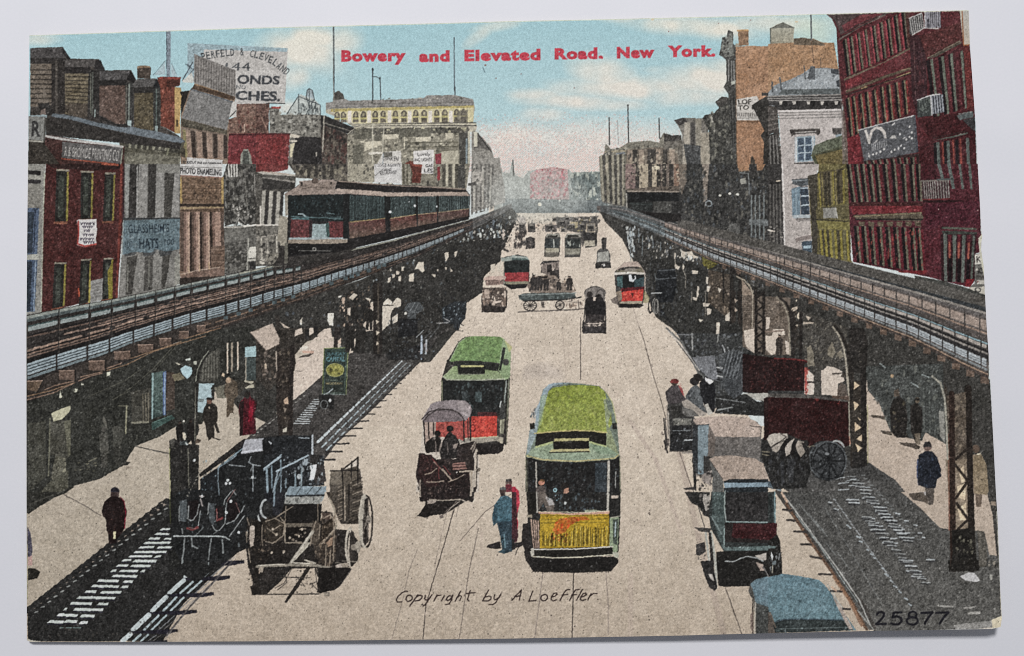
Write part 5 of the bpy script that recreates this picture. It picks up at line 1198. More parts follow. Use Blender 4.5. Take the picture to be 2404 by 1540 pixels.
o(1, 2); P("1105 0 1180 0 1175 270 1110 270", '302c29', 7)
item('printed_column', 'short dark column printed behind the yellow oval advertisement'); o(1, 2); P("735 0 800 0 795 70 770 110 765 190 730 190", '332d29', 7)
item('printed_column', 'central right lattice column with a curved bracket printed before the carts'); o(3, 2)
o(3, 1); L("0 1270 100 1330 160 1410 195 1500 200 1540", 13, 'b9a88c'); L("20 1240 120 1310 185 1400 225 1540", 26, '2f2b27')
o(3, 2); L("615 -10 670 70 715 170 742 300 752 480 765 700 770 1100", 18, 'a39a84', taper=1.0); L("650 0 700 80 750 200 775 330 790 600 800 1290", 50, '332d27')
P("860 60 930 100 925 560 930 1280 880 1280 870 560", '2b2622', 7)
P("780 500 870 500 880 1290 790 1290", '3a332b', 8)
for q in ("810 500 860 540 805 580", "805 690 858 720 812 775", "840 830 872 860 860 870", "815 885 878 935 815 975", "828 1040 880 1000 880 1065", "818 1080 882 1125 845 1165"):
    P(q, 'd3b58c', 7)
L("935 720 938 1270", 5, '8d9a3a', a=.6); L("762 1020 772 1090", 10, 'c9876a'); P("790 1165 930 1165 930 1300 790 1320", '2d2a27', 7)
P("760 0 900 0 940 130 900 420 790 420 760 200", '2e2a26', 8); ST("330 0 900 0 900 380 350 380", 90, 18, '4d473f 1f1d1b 77705f', a=.6)
item('printed_column', 'nearest right lattice column printed cut by the margin'); 
P("1440 410 1550 460 1620 560 1670 740 1690 1100 1700 1540 1760 1540 1740 1100 1720 750 1680 560 1600 430 1500 360", '3f3830', 8); L("1440 412 1540 455 1600 540 1650 650 1668 800 1690 1200 1695 1540", 13, '94907c'); L("1695 1000 1712 1540", 16, '7d4b38', a=.8)
P("1720 620 1880 600 1880 1540 1730 1540", '4a433a', 10); L("1730 640 1740 1540", 50, '33291f'); L("1870 560 1880 1540", 52, '2d2820')
for q in ("1800 1340 1840 1300 1840 1430 1795 1400", "1790 1480 1845 1490 1780 1530", "1760 1230 1830 1200 1800 1290"):
    P(q, 'd0b489' if '1230' not in q else '7d7059', 8)
o(3, 3); L("1735 0 1745 720", 66, '33251f'); L("1900 0 1915 720", 66, '2c2620'); L("1790 60 1860 130", 26, '3a3129'); L("1780 300 1870 230", 24, '3a3129'); P("1780 130 1850 210 1850 230 1785 280", 'd8bd92', 8); P("1790 90 1870 120 1860 180", 'd8bd92', 8)
P("1720 300 1940 260 1960 700 1980 740 1720 740", '3a372f', 9); L("1740 280 1745 720", 50, '2a2420'); L("1910 250 1920 720", 56, '28241f'); ST("1780 380 1880 380 1900 700 1780 700", 40, 14, '6d6a55 1f1d1a 8a8468', a=.7); P("1690 640 1980 640 1985 740 1700 750", '26231f', 7)
item('printed_column', 'farther right lattice columns printed one behind another'); ITEMS[-1] = ('printed_column', 'lattice column printed behind the red panelled van')
o(2, 2); lattice(2300, 2375, 24, -10, 250, '2f2a26', 52); 
o(2, 1); lattice(2290, 2365, 24, 1220, 1560, '2f2a26', 52); L("2160 1080 2230 1140 2260 1220 2265 1330", 11, 'a89a84'); L("2250 1180 2290 1260", 26, '2c2825')
item('printed_column', 'pair of slim columns printed beneath the bend of the right railway'); o(2, 1); P("2050 960 2100 980 2095 1540 2050 1540", '2c2724', 6); P("2100 1020 2165 1060 2160 1540 2110 1540", '36302a', 8); lattice(2075, 2140, 14, 1040, 1540, '2c2724', 46); P("1980 1000 2010 1020 2000 1300 1975 1280", '33302d')
o(2, 1); ST("1860 1000 2404 1240 2404 1500 1860 1400", 70, 26, 'd0b898 c4a98a 3a342e', asp=1.3, a=.8); P("2160 1290 2250 1330 2280 1400 2270 1540 2165 1500", 'a98f78', 9)
for k in range(7):
    L([(2165, 1400 + k * 22), (2280, 1410 + k * 22)], 5, '6b5a4a')
o(3, 2); 
for q in ("60 0 150 0 140 30 60 40", "55 60 100 90 60 240 0 250", "165 100 205 160 200 240 170 240"):
    P(q, 'd8c4a8', 7)
man(255, 190, 210, '3a3530', '3a3530'); P("340 180 400 170 440 280 430 370 350 300", '85796a', 10); P("570 180 610 130 640 230 600 260 555 240", '8a8072', 10); P("640 230 690 180 710 260", '8a7a68', 9)
P("510 400 570 350 620 370 700 420 720 500 660 520 640 620 505 630 500 500 510 440", 'cbb9a6', 7); P("600 430 760 420 750 470 640 450", '4d453c'); P("345 370 430 440 435 625 340 625", 'd3c2b0', 6); ST("340 370 385 370 385 620 340 620", 40, 10, 'b0403a c8503f', asp=2); L("350 505 435 510", 18, '4d453c')
P("600 560 640 540 680 600 760 640 760 690 600 660", '5d4a3d', 8)

# ---- the advertising cart and the people on the left pavement
item('printed_advertising_cart', 'dark green two-wheeled advertising cart with a yellow oval, printed in the rail shadow')
o(1, 2)
P("640 190 865 185 840 630 620 625 630 400", '33443c', 8, g='2f352e'); L("640 190 865 187 845 625", 7, '8a9a5a'); L("640 190 625 620", 7, '7a8a44'); L("655 205 850 205 830 610 640 610 655 205", 5, '50685a')
TX("SUNDAY", "665 228 840 228 840 258 665 258", '4f7c84', .02); TX("CAPITAL", "660 268 838 268 836 312 658 312", '5a8f98', .03)
E(742, 395, 82, 62, '8d8a34', 12); E(735, 395, 76, 58, '8f8c3c', 14); ST("680 350 805 350 805 450 680 450", 30, 22, '3f4020 c0b850 5a5a28', a=.6); C(742, 395, 82, 62, 7, 'a0a05a')
TX("AND", "695 482 770 482 770 500 695 500", '6f7c6a', .02); TX("MODERN", "655 510 810 510 808 530 655 530", '9a8a5a', .02)
P("590 630 740 620 730 760 600 755", '2b2a28', 7); C(640, 720, 34, 40, 8, '6b6f6d'); E(695, 680, 12, 16, 'd5d8d5'); L("640 625 690 600 720 570", 9, 'a5afb0'); L("620 618 835 625", 7, '7d8a84')
item('printed_board', 'tilted white board printed hanging by the left pavement')
V(); P("587 780 640 759 656 795 655 808 625 824", 'c0ab97', 6); P("587 780 612 770 607 776", '8a7a6a'); L("587 780 625 824 655 808", 1.5, '5d4f44')
item('printed_person', 'person in a long dark red coat printed on the left pavement'); o(0, 2)
P("2300 650 2310 615 2345 605 2355 650 2395 680 2404 760 2385 800 2404 960 2404 990 2250 1015 2255 880 2240 780 2250 700", '4d1c22', 8); E(2320, 630, 28, 34, '26221f'); P("2250 700 2290 680 2280 1010 2250 1015", '2a1c1c', 7); P("2340 680 2385 690 2380 780 2360 900 2330 880", '7a1c2a', 8)
o(1, 2); P("0 670 8 700 -10 800 0 950 -20 990", '3a1a1c')
item('printed_person', 'man in a dark suit carrying a bag printed on the left pavement'); o(0, 2)
P("1945 700 1985 690 2040 740 2045 880 2030 880 2065 980 2040 990 2010 900 2015 1030 2075 1045 2060 1055 1990 1030 1960 1060 1940 1000 1925 890 1905 860 1915 750", '2d2925', 7); E(1965, 685, 24, 30, '6b5044'); P("1930 670 1950 650 1990 655 2000 680 1965 675", '2a2624'); P("1955 740 1975 740 1970 770", 'c3b3a0'); P("1850 1040 1890 1050 1870 1080 1830 1085", '5a4d42')
item('printed_person', 'grey backed pedestrian printed behind the red coated person'); o(0, 2)
P("2120 500 2180 470 2230 520 2235 640 2200 660 2190 800 2160 800 2140 840 2125 830 2130 680 2105 600", '5a4f42', 9); E(2145, 490, 24, 28, 'b39a80'); P("2090 420 2110 430 2105 460 2080 450", 'c9b498'); ST("2120 500 2230 520 2200 660 2130 680", 24, 14, '3a332c 77695a', a=.7)
item('printed_person', 'man in a long dark coat printed alone on the lower left pavement')
o(0, 2); E(1080, 1530, 42, 36, '35333a'); P("1040 1530 1050 1510 1080 1500 1115 1515 1125 1540", '26242a')
o(0, 3)
P("1040 0 1120 0 1115 45 1080 60 1040 40", '4a3d3a', 7); P("1045 40 1110 45 1160 80 1190 170 1185 230 1170 260 1165 350 1150 380 1140 390 1100 440 1095 480 1020 490 1015 390 1000 360 995 260 960 220 955 170 980 90", '231a19', 7); L("1130 50 1165 90 1180 180 1170 340", 9, '7a2030'); P("1065 370 1090 370 1085 440 1062 440", 'cabf9a', 6)
ST("960 100 1180 100 1170 360 1000 360", 36, 10, '5a3a30 3a2a26', a=.7)
item('printed_person', 'partly cut figure in grey printed at the lower left margin'); P("255 320 285 380 305 520 300 600 260 610", '4d4a55', 8); P("262 610 300 600 305 690 262 690", 'b3938a', 7); P("262 715 330 718 380 750 350 810 262 830", '26241f', 7)
item('printed_person', 'pair of dark pedestrians printed by the wall on the left pavement'); o(0, 2); man(1690, 1070, 200, '24211f', '24211f', '3a302a'); man(1790, 1075, 220, '24211f', '24211f', '3a302a'); L("1720 990 1735 1040", 20, 'd0c4ae')

# ---- people on the right pavement
item('printed_person', 'man in a dark blue overcoat printed walking away on the right pavement'); o(3, 2)
P("1440 1180 1490 1160 1560 1180 1600 1260 1630 1390 1590 1420 1570 1490 1420 1480 1405 1440 1415 1300 1400 1240", '252831', 7); E(1500, 1110, 38, 44, '5c4a44'); P("1455 1110 1480 1070 1520 1075 1535 1100 1540 1120", '2c2a2a'); L("1415 1240 1400 1300 1412 1470", 12, '4d5470'); ST("1440 1200 1600 1260 1580 1480 1430 1470", 30, 12, '3a3f46 16181c', a=.7); P("1470 1490 1560 1490 1560 1540 1480 1540", '3a3836')
o(3, 3); P("1320 20 1480 0 1560 0 1555 110 1500 115 1440 80 1330 40", '5a5248', 8); P("1420 0 1480 0 1480 30 1430 30", 'b5b0ac', 6)
item('printed_person', 'dark broad pedestrian printed on the right pavement'); o(3, 2); P("1170 650 1240 630 1290 700 1310 900 1330 1010 1240 1030 1180 1010 1160 900 1140 760", '3a362f', 8); P("1180 550 1220 540 1240 640 1170 650", '47433a', 8); P("1070 970 1160 980 1170 1010 1080 995", '4a453c'); ST("1140 660 1310 680 1320 1000 1180 1000", 40, 14, '57503f 262320', a=.6); P("1160 430 1190 420 1185 490 1160 480", '9a8468', 8); P("960 815 1130 830 1100 860 1000 840", '5a5348', 8)
item('printed_person', 'slim dark pedestrian printed beside the broad one on the right pavement'); P("1360 720 1420 710 1460 760 1460 860 1450 980 1420 1080 1380 1060 1340 980 1345 800", '332f2a', 8); E(1405, 690, 26, 40, '57503f'); P("1380 650 1420 645 1430 670 1380 670", '2f2c28'); L("1380 725 1415 715", 9, 'a0977f'); P("1370 990 1425 990 1420 1090 1385 1060", '77695c', 9); P("1235 1090 1300 1070 1430 1110 1420 1140 1300 1110", '4d463c')
item('printed_person', 'pale pedestrian printed at the far right margin'); P("1920 1190 1980 1180 2030 1240 2045 1400 2050 1540 1925 1540 1915 1300", '8a7a68', 10); E(1950, 1130, 32, 34, '5c5044'); P("1960 1180 2000 1170 1990 1200 1960 1200", 'c9bda3'); o(3, 3); P("1940 0 2010 0 2000 140 1960 130", '6d5f52', 9); P("2090 90 2140 90 2140 130 2090 120", '8d7f70', 8)
# ---- far traffic
o(2, 1)
item('printed_traffic', 'tiny wagons and walkers printed at the far end of the roadway')
ST("0 480 830 480 860 640 0 640", 170, 20, '3f3d3b 5d5a56 77716a cbb8a4', asp=1.2, a=.8)
ST("20 600 120 600 110 800 10 800", 40, 16, '3a3635 6a5f58 8a7c72', asp=2, a=.85); P("60 500 130 500 130 550 70 560", 'b9aa9c', 8)
P("150 560 220 560 220 640 150 640", '45423f', 8); P("125 700 170 680 215 700 215 790 130 800", '4a4541', 8); ST("125 700 215 690 215 800 130 800", 14, 14, '2c2a29 8a7c70', a=.8)
P("420 500 800 490 810 640 700 700 660 780 640 650 420 600", '5d5852', 9); ST("420 500 800 490 810 650 420 640", 60, 18, '2f2e2c 8d857a c3b29c b0a06a', asp=.9, a=.8)
P("700 560 780 560 785 640 690 640", 'b7a68a', 7); P("540 545 620 545 615 580 560 580", 'b5a37a', 7); P("820 635 880 640 880 690 820 690", 'd6c2ac', 6)
P("660 650 800 640 800 770 690 790", '3c3a38', 8); P("680 720 780 720 780 770 680 770", 'b5aa92', 8); P("310 570 420 570 420 640 310 640", '6d6560', 8); P("850 690 890 690 880 830 850 830", '45413e', 8)
P("1040 600 1010 700", '000000') if False else None
o(1, 1); ST("2300 640 2404 500 2404 850 2300 800", 70, 20, '4a4744 cbb9a6 7d746b 2d2b2a', asp=1.5, a=.8)
item('printed_streetcar', 'far grey streetcar printed on the left hand track'); o(2, 1)
P("310 690 330 655 440 650 455 690 445 860 300 870", '4d4b47', 8); P("315 685 335 655 440 652 452 688", '98958a', 7); P("330 670 430 668 425 685 335 688", '34332f'); P("310 700 445 700 440 785 310 790", '3b3f3f', 8); L("390 710 395 780", 10, 'c3c5bb'); P("315 790 440 790 440 830 315 830", '9f9986', 9); P("310 830 440 830 440 870 310 875", '6d685e', 7)
item('printed_streetcar', 'far grey streetcar printed on the right hand track')
P("495 690 520 655 640 655 655 690 640 870 495 875", '4d4b47', 8); P("495 690 525 655 640 655 652 690", '98958a', 7); P("525 665 620 668 625 685 520 690", '34332f'); P("505 700 640 700 640 790 505 790", '333634', 8); ST("510 700 640 700 640 780 510 780", 14, 14, '6d736f a9aca0', asp=2); P("500 795 640 795 635 850 500 850", '8a8779', 9); P("495 850 640 850 635 875 495 878", '4c4a46')
item('printed_wagon', 'small pale van printed driving away in the distance')
P("800 820 830 790 900 800 925 860 920 930 795 930", '5b5955', 8); P("810 830 905 820 915 910 800 920", 'a6a498', 9); P("785 925 925 925 930 975 780 980", '35322f', 8); ST("810 930 910 930 905 960 820 960", 14, 16, 'e0d6c8', a=.9); P("840 700 880 690 870 800 845 800", '4a4642', 8)
item('printed_streetcar', 'green fronted streetcar with a red dash printed at the left of the far traffic')
o(2, 1); P("0 860 60 850 140 870 165 900 160 1130 120 1165 0 1175", '2d2f2e', 8); P("0 855 140 870 165 900 0 905", '9aa29a', 8); P("0 880 150 890 150 905 0 905", '50605c', 7); P("0 920 155 920 155 1010 0 1020", '262a29', 7); P("0 1020 158 1015 155 1100 0 1105", '9a3d3f', 9); P("0 1105 155 1100 155 1125 0 1130", '8a8570', 8); P("0 1130 150 1125 130 1160 0 1175", '262423', 6)
o(1, 1); P("2300 880 2404 860 2404 1180 2320 1130 2325 920", '343634', 8); P("2300 885 2404 865 2404 905 2310 915", '9ba39a', 8); P("2330 920 2404 915 2404 1020 2335 1020", '252928', 7); P("2335 1020 2404 1020 2404 1105 2338 1100", '9a3d3f', 9); P("2340 1105 2404 1105 2404 1130 2345 1125", '8a8570', 7); P("2345 1130 2404 1130 2404 1180 2350 1150", '262423', 6); L("2325 900 2330 1120", 8, 'a9a291')
item('printed_wagon', 'pink topped horse wagon printed in front of the left streetcar'); 
P("2140 1070 2180 1055 2330 1050 2350 1065 2340 1085 2140 1090", 'c9a896', 8); P("2150 1090 2330 1085 2320 1130 2160 1140", '8a6f62', 8); ST("2150 1090 2320 1085 2310 1140 2170 1140", 20, 16, '3d332e c9a896', asp=1.4); P("2130 1160 2350 1160 2350 1340 2330 1390 2130 1390 2120 1300", '5d4f45', 11); ST("2120 1150 2360 1150 2350 1380 2120 1390", 90, 18, '2a2522 bfa48e 8a7260 d3bda6', asp=1.6, a=.85); P("2130 1330 2350 1340 2330 1395 2140 1395", '332c28', 8); L("2120 1240 2125 1390", 8, '332c28'); L("2355 1190 2350 1350", 10, '332c28'); P("2230 1290 2310 1280 2300 1300 2230 1310", 'd8c2ac'); P("2140 1180 2190 1170 2195 1260 2150 1260", 'b39c88', 8)
item('printed_wagon', 'open waggonette with a flat roof printed behind the long flat wagon'); o(2, 1)
P("260 950 290 910 440 905 445 920 300 935", '3a3634', 6); L("275 940 275 1020", 7, '3a3634'); L("435 915 440 1060", 8, '3a3634'); P("270 940 440 920 440 1060 350 1050 280 1020", '8d7d72', 10); ST("270 930 440 920 440 1060 280 1020", 40, 16, '2d2927 c3b09e 5d524b', asp=1.4, a=.85); P("330 950 370 940 380 1010 330 1020", '332e2c', 8); P("350 1010 440 990 445 1080 370 1080", '3a3532', 9)
item('printed_wagon', 'long flat wagon with seated workmen and spoked wheels printed crossing the roadway')
P("140 1140 200 1060 330 1040 420 1050 440 1120 560 1110 600 1190 560 1215 180 1225", '8a7868', 10)
ST("150 1060 560 1060 600 1190 160 1200", 110, 18, '2f2b29 4d443e c9b39c 6d5f55', asp=1.5, a=.9)
for x, y, h in ((205, 1190, 150), (260, 1190, 140), (320, 1190, 130), (440, 1190, 100), (540, 1190, 140)):
    man(x, y, h, '3a3532', '3a3532', '7a6454', '2d2927', wd=1.3)
P("190 1070 340 1050 330 1070 200 1080", '2f2b29'); L("195 1030 195 1080", 9, '3a3532'); P("60 1235 110 1215 590 1205 600 1255 480 1280 110 1290 70 1270", '4d5754', 8); L("90 1232 600 1210", 9, '8d9791'); L("110 1285 480 1275 650 1250", 12, '2f2e2c')
wheel(170, 1330, 60, 48, 10, '3a3532', 12); wheel(450, 1325, 40, 40, 9, '3a3532', 10); P("270 1290 300 1290 305 1350 280 1350", '5d534b', 7)
L("60 1390 240 1380 560 1370 700 1355", 10, '5a514b'); L("490 1290 640 1300", 5, '8d7d70'); ST("500 1250 680 1250 660 1360 500 1360", 50, 16, '8a786a 4d4540 b9a592', asp=1.3, a=.8); L("620 1280 630 1360", 9, '6d5f55')
item('printed_carriage', 'hooded carriage printed from behind beside the flat wagon')
C(780, 1215, 95, 60, 14, '4d4844', 180, 360); P("685 1215 700 1170 780 1155 850 1170 875 1220 870 1290 690 1290", '7d746c', 9); C(740, 1230, 30, 55, 9, '8d857c', 180, 360); C(830, 1240, 36, 60, 9, '5a534d', 180, 360)
P("690 1280 720 1240 770 1250 790 1230 830 1230 870 1290 880 1420 860 1430 690 1420", '262323', 7); E(730, 1225, 28, 30, '2f2a28'); E(815, 1245, 26, 26, '2a2624'); P("760 1250 790 1250 785 1285 765 1285", 'c9b6a2')
P("690 1415 870 1415 865 1470 690 1480", '3a3432', 8); P("660 1480 880 1470 880 1540 660 1540", '4a423d', 10); ST("670 1480 870 1480 870 1540 670 1540", 24, 20, '2a2624 c9b6a2', asp=.6); L("690 1290 670 1540", 9, '332f2d'); L("875 1290 880 1540", 10, '332f2d'); L("700 1500 850 1495", 7, 'c9b6a2')
o(2, 2); P("655 -10 880 -10 875 50 665 52", '3a3534', 8); P("660 0 690 0 690 40 660 40", '2a2625'); P("860 0 885 0 885 55 862 50", '2a2625')
L("865 20 862 50", 8, '2a2625')
item('printed_streetcar', 'pale roofed streetcar with a red dash printed on the right hand track'); o(2, 1)
P("990 980 1060 920 1180 915 1250 1000 1255 1180 1230 1320 1200 1350 1000 1345 975 1200 960 1020", '4a4744', 8); P("985 985 1060 922 1175 915 1215 960 1250 1020 1100 1010 990 1005", 'b5a396', 9); P("990 990 1215 965 1240 1010 1230 1030 970 1025", '77705f', 8); P("1000 985 1060 965 1180 965 1215 985 1000 1000", '3f3b38', 7); P("1060 985 1150 975 1170 1000 1060 1010", '8a8278', 7); P("960 1020 1100 1010 1245 1020 1245 1040 1100 1030 965 1045", 'd0c9bd', 6)
P("985 1045 1245 1035 1230 1175 1050 1180 985 1150", '232525', 7); P("1095 1040 1120 1035 1130 1085 1150 1080 1155 1040 1165 1080 1140 1110 1100 1100", 'd3d6d6', 7); P("985 1060 1040 1050 1040 1160 990 1150", '4a6262', 8); P("1150 1090 1240 1060 1235 1150 1150 1160", '3a4a4d', 8); L("1248 1030 1250 1180", 10, 'b3a79a')
P("1020 1180 1240 1150 1225 1285 1030 1290", 'bc4038', 10); ST("1040 1190 1220 1180 1215 1270 1040 1275", 70, 14, 'd8604c a83430 d06a58', a=.7); P("1030 1165 1245 1150 1245 1175 1030 1200", '5a2326'); P("1115 1215 1145 1215 1130 1260", '5a2a24'); P("975 1200 1030 1190 1035 1280 1000 1290", '8a7c6c', 9); P("1010 1290 1220 1285 1220 1315 1010 1315", 'a39884', 8); P("1000 1310 1220 1315 1240 1330 1200 1350 1010 1350", '25211f', 7); P("925 1270 990 1240 1010 1330 940 1300", '5f5650', 8, a=.8); P("1240 1180 1290 1250 1280 1300 1235 1310", '8d8660', 9, a=.7)
item('printed_wagon', 'cart with spoked wheels printed in the shade of the right railway'); P("1290 1230 1340 1215 1400 1220 1390 1390 1310 1390", '3a3937', 8); C(1300, 1330, 18, 60, 8, '2a2928'); C(1345, 1330, 24, 70, 9, '8d8a80', 0, 360); C(1352, 1330, 22, 64, 7, '2a2928'); L("1310 1212 1405 1214", 12, 'b5b8b5'); ST("1380 1200 1700 1220 1700 1500 1400 1420", 70, 18, '25252a 4d5154 6d7173', asp=.9, a=.7)
item('printed_wagon', 'dark covered wagon printed standing in the left rail shadow'); o(1, 2)
P("1240 30 1330 -30 1540 0 1570 80 1560 290 1500 300 1240 300 1190 180", '2f2e2d', 8); ST("1240 0 1540 10 1540 290 1250 290", 90, 18, '454a4c 1c1b1b 5d6568', a=.7); L("1555 85 1553 285", 20, '9fb0bf'); L("1598 110 1595 240", 16, 'a9b2b4'); ST("1520 150 1640 60 1620 260 1540 290", 30, 16, '2c2a29 8a7c78', asp=1.6); L("1500 40 1700 -20", 6, '5a5a5a'); P("1560 280 1590 285 1560 310", '2a2625')
o(1, 1); P("1340 1390 1560 1400 1560 1540 1340 1540", '262627', 7); L("1345 1395 1530 1395", 9, '6f7a80')

# ---- the two streetcars in front
item('printed_streetcar', 'green roofed streetcar with a red dash printed behind the hooded horse wagon'); o(1, 2)
P("2060 1080 2330 1060 2320 1150 2280 1180 2080 1190", '2a2624', 8)
P("1740 490 1790 320 1900 130 1960 85 2060 75 2300 82 2390 190 2385 470 2370 850 2345 1100 2310 1080 2060 1090 1890 1050 1740 1000", '3a3733', 8)
P("1810 322 1900 140 1960 90 2060 75 2300 82 2320 100 2290 330 2060 305 1900 308", '75905a', 9, g='6f8a58'); ST("1830 310 1960 90 2310 90 2290 320", 200, 22, '88a066 62804f 7d9a62', a=.35); L("1815 318 1905 140 1965 92", 8, '9aa887'); L("1800 310 1840 330", 20, '2a2a26')
P("2325 95 2395 190 2385 470 2335 490 2275 400 2300 200", '8ea179', 9); P("2320 180 2345 190 2335 240 2300 400 2280 400", '2c2e2a', 7); P("2300 82 2400 170 2404 190 2380 230 2330 110", 'b3b07a', 8, a=.8); E(2345, 320, 30, 30, '4d4c48')
P("1860 320 2060 308 2290 335 2270 405 1850 375", '2c2d29', 6); P("1760 455 1850 360 1890 355 1900 430 2150 430 2150 390 2270 405 2335 475 2060 485 1790 482", '87996b', 9, g='93a07c'); L("1755 460 1790 484 2060 490 2335 480", 10, 'a9ad98'); L("1850 372 1760 455", 7, 'a5b08c')
P("1922 350 2140 350 2140 365 1925 368", 'b9b57d', 6); P("1905 372 2145 368 2150 428 1900 432", '22221f', 6); L("1900 436 2150 432", 7, '77786a'); ST("1910 375 2140 370 2145 425 1905 428", 24, 10, '4a4a44', asp=.6)
P("1742 492 2060 495 2330 488 2310 760 2280 800 2010 830 1740 700", '262726', 7); ST("1750 500 2320 500 2300 780 2020 800", 120, 18, '343a3a 1c1d1d 4a5454', asp=1.4, a=.7); P("1930 600 1990 600 2000 680 1950 700", '3d4242', 8); P("2060 600 2120 600 2120 700 2060 690", '465050', 8); L("1745 495 1750 680", 8, '9a9a7c')
P("2330 490 2385 470 2370 860 2290 860 2310 760", '35342f', 8); L("2350 495 2330 740", 10, '9ba39c'); L("2375 480 2362 860", 8, '8a8d78'); P("2290 720 2340 700 2335 850 2290 850", '474744', 8); L("2300 690 2290 740", 12, 'c9cdc8')
P("2080 790 2260 790 2262 825 2080 830", '4d2a2a', 8); P("1680 880 1720 870 1880 880 2010 832 2262 825 2262 1020 1900 1045 1690 1000", 'c1453a', 10); ST("1690 880 2255 830 2255 1015 1700 1000", 200, 14, 'd4604f ac3a33 cc5a48', a=.5)
C(2050, 872, 15, 14, 8, '8a2a28'); L("2112 858 2114 888", 8, '8a2a28'); C(2035, 940, 24, 30, 12, '7a2826', 60, 420); L("2010 840 2015 1020", 7, '4a2422'); L("1950 870 1955 1040", 10, '3a2422')
P("1900 1040 2270 1015 2320 1030 2320 1085 2260 1060 2060 1085 1900 1080", '9a9283', 8); L("1905 1042 2270 1018", 10, 'c6bd9c'); P("2265 830 2290 830 2300 1010 2270 1010", '4a4440', 8); P("2290 860 2335 855 2325 990 2290 1000", '7f7d6a', 8); L("2300 870 2295 980", 9, 'b9b79c'); P("2275 1040 2320 1030 2320 1090 2290 1080", 'b3aa95', 7)
P("2335 860 2372 850 2350 1100 2325 1090", '35312e', 7); L("2362 740 2352 1090", 7, '7d7a66')
item('printed_streetcar', 'nearest streetcar, green roofed with a yellow dash, printed low in the roadway'); o(2, 3)
P("110 560 170 530 990 620 1000 660 930 745 600 760 200 750 130 640", '2c2826', 7)
o(2, 2)
P("130 1195 165 960 215 900 250 720 290 580 350 530 480 510 640 520 820 545 880 600 940 690 985 900 1010 1190 1020 1540 125 1540", '6f7a6c', 8)
P("215 900 250 720 295 580 345 530 400 520 340 600 300 740 250 880 230 1000 160 1170 135 1190 165 960", '8d9a9a', 9); P("210 780 260 690 290 590 340 530 400 515 560 515 380 545 320 620 280 780 230 880", '8fa0a8', 8, a=.8)
P("340 600 385 560 480 545 640 532 820 548 870 600 885 660 920 690 940 900 890 990 600 962 400 970 230 988 265 880 310 720", '838f3c', 10, g='8d964c'); ST("340 600 480 545 820 548 930 800 890 980 240 980", 300, 24, '74853f 959b45 7f8b40 9da060', a=.35); P("270 640 330 620 280 900 230 985 250 880", '8fa27a', 9, a=.5)
P("860 670 900 660 950 720 960 790 930 800 900 900 940 1000 1005 1190 960 1180 885 1100 890 990", '8b9472', 9); P("880 665 945 700 955 780 935 800 900 760", '707a6c', 8); L("880 600 940 690 985 890", 10, 'b3b27a', a=.7)
P("165 895 210 890 215 945 170 955", '26241f', 6); P("940 895 980 890 985 950 945 950", '2a2a26', 6); ST("165 830 220 700 260 640 230 900", 30, 12, '4a5054 6d7a80', asp=2)
P("230 995 400 975 600 965 780 975 885 992 885 1108 760 1070 560 1060 330 1085 215 1118", '25231f', 6); L("215 990 400 972 600 960 780 968 890 985", 12, 'b9ad72')
P("135 1195 215 1118 390 1072 560 1062 720 1068 890 1112 1005 1190 960 1222 600 1250 280 1235 150 1215", '93a184', 9, g='8c9a84'); P("215 1110 390 1060 400 1080 220 1130", 'a9b27f', 7); P("720 1060 890 1105 890 1120 730 1085", 'a9b27f', 7); L("140 1200 280 1236 600 1252 960 1224 1000 1192", 12, 'b3a878'); P("720 1080 900 1120 1000 1190 800 1180", '7f947a', 9, a=.7)
P("395 1040 725 1032 725 1058 395 1064", 'b3ab78', 6); P("388 1066 722 1058 722 1135 388 1140", '211f1c', 5); P("350 1165 370 1140 720 1132 735 1170 720 1158 375 1162", 'b3ab7c', 6); L("352 1170 720 1160", 9, '2a2824'); P("480 1065 560 1063 560 1085 480 1085", '3f3d38', 5)
P("125 1205 150 1215 280 1245 600 1262 960 1235 1010 1200 1025 1540 130 1540", '262524', 7)
L("128 1200 140 1540", 8, '8a8770'); L("145 1230 150 1540", 9, '45433c')
ST("150 1260 1000 1250 1010 1540 150 1540", 160, 18, '343838 1c1b1b 454c4e', asp=1.4, a=.7)
P("780 1270 890 1260 890 1540 780 1540", '3d454a', 9, a=.8); L("225 1262 232 1540", 13, 'aaa59a'); L("908 1255 905 1540", 24, 'b5b0a4'); L("975 1350 970 1500", 8, 'a9aaa4'); L("1012 1200 1018 1540", 9, '7d7d68')
E(278, 1452, 28, 26, 'c08a74'); P("250 1440 270 1420 300 1425 305 1445 275 1440", '7a5a40'); P("225 1500 270 1478 310 1490 325 1540 220 1540", '5d5550', 8); E(495, 1485, 38, 34, '2b2724'); P("490 1510 530 1500 535 1540 490 1540", 'b58a74', 6); C(405, 1522, 15, 13, 9, '9ac0c6')
o(2, 3)
P("135 0 1020 0 1018 230 1000 560 930 600 180 600 150 560 150 230", '2b2a28', 7); P("150 0 225 0 235 180 190 220 150 210", '25231f', 7)
ST("240 0 890 0 890 170 250 180", 110, 18, '3a4040 1c1b1b 556065', asp=1.4, a=.75)
P("240 0 310 0 340 60 400 100 390 180 330 185 300 100 250 170", '6b625a', 9); P("310 40 380 70 400 120 350 130", 'a09c98', 8); ST("330 30 460 20 450 100 360 100", 14, 14, '8fb0bb 9a9a98'); P("480 0 535 0 520 15 490 12", 'b58a74'); E(500, 105, 12, 14, 'bfc4c0'); P("680 170 760 165 840 180 800 195 690 190", '9aa08a', 7)
L("232 0 238 190", 13, 'aaa59a'); L("903 0 898 180", 22, 'b5b0a4')
P("930 35 1000 30 1000 60 935 60", 'c3b4a4', 6); P("925 65 1015 65 1010 215 920 215", '2a2927', 6)
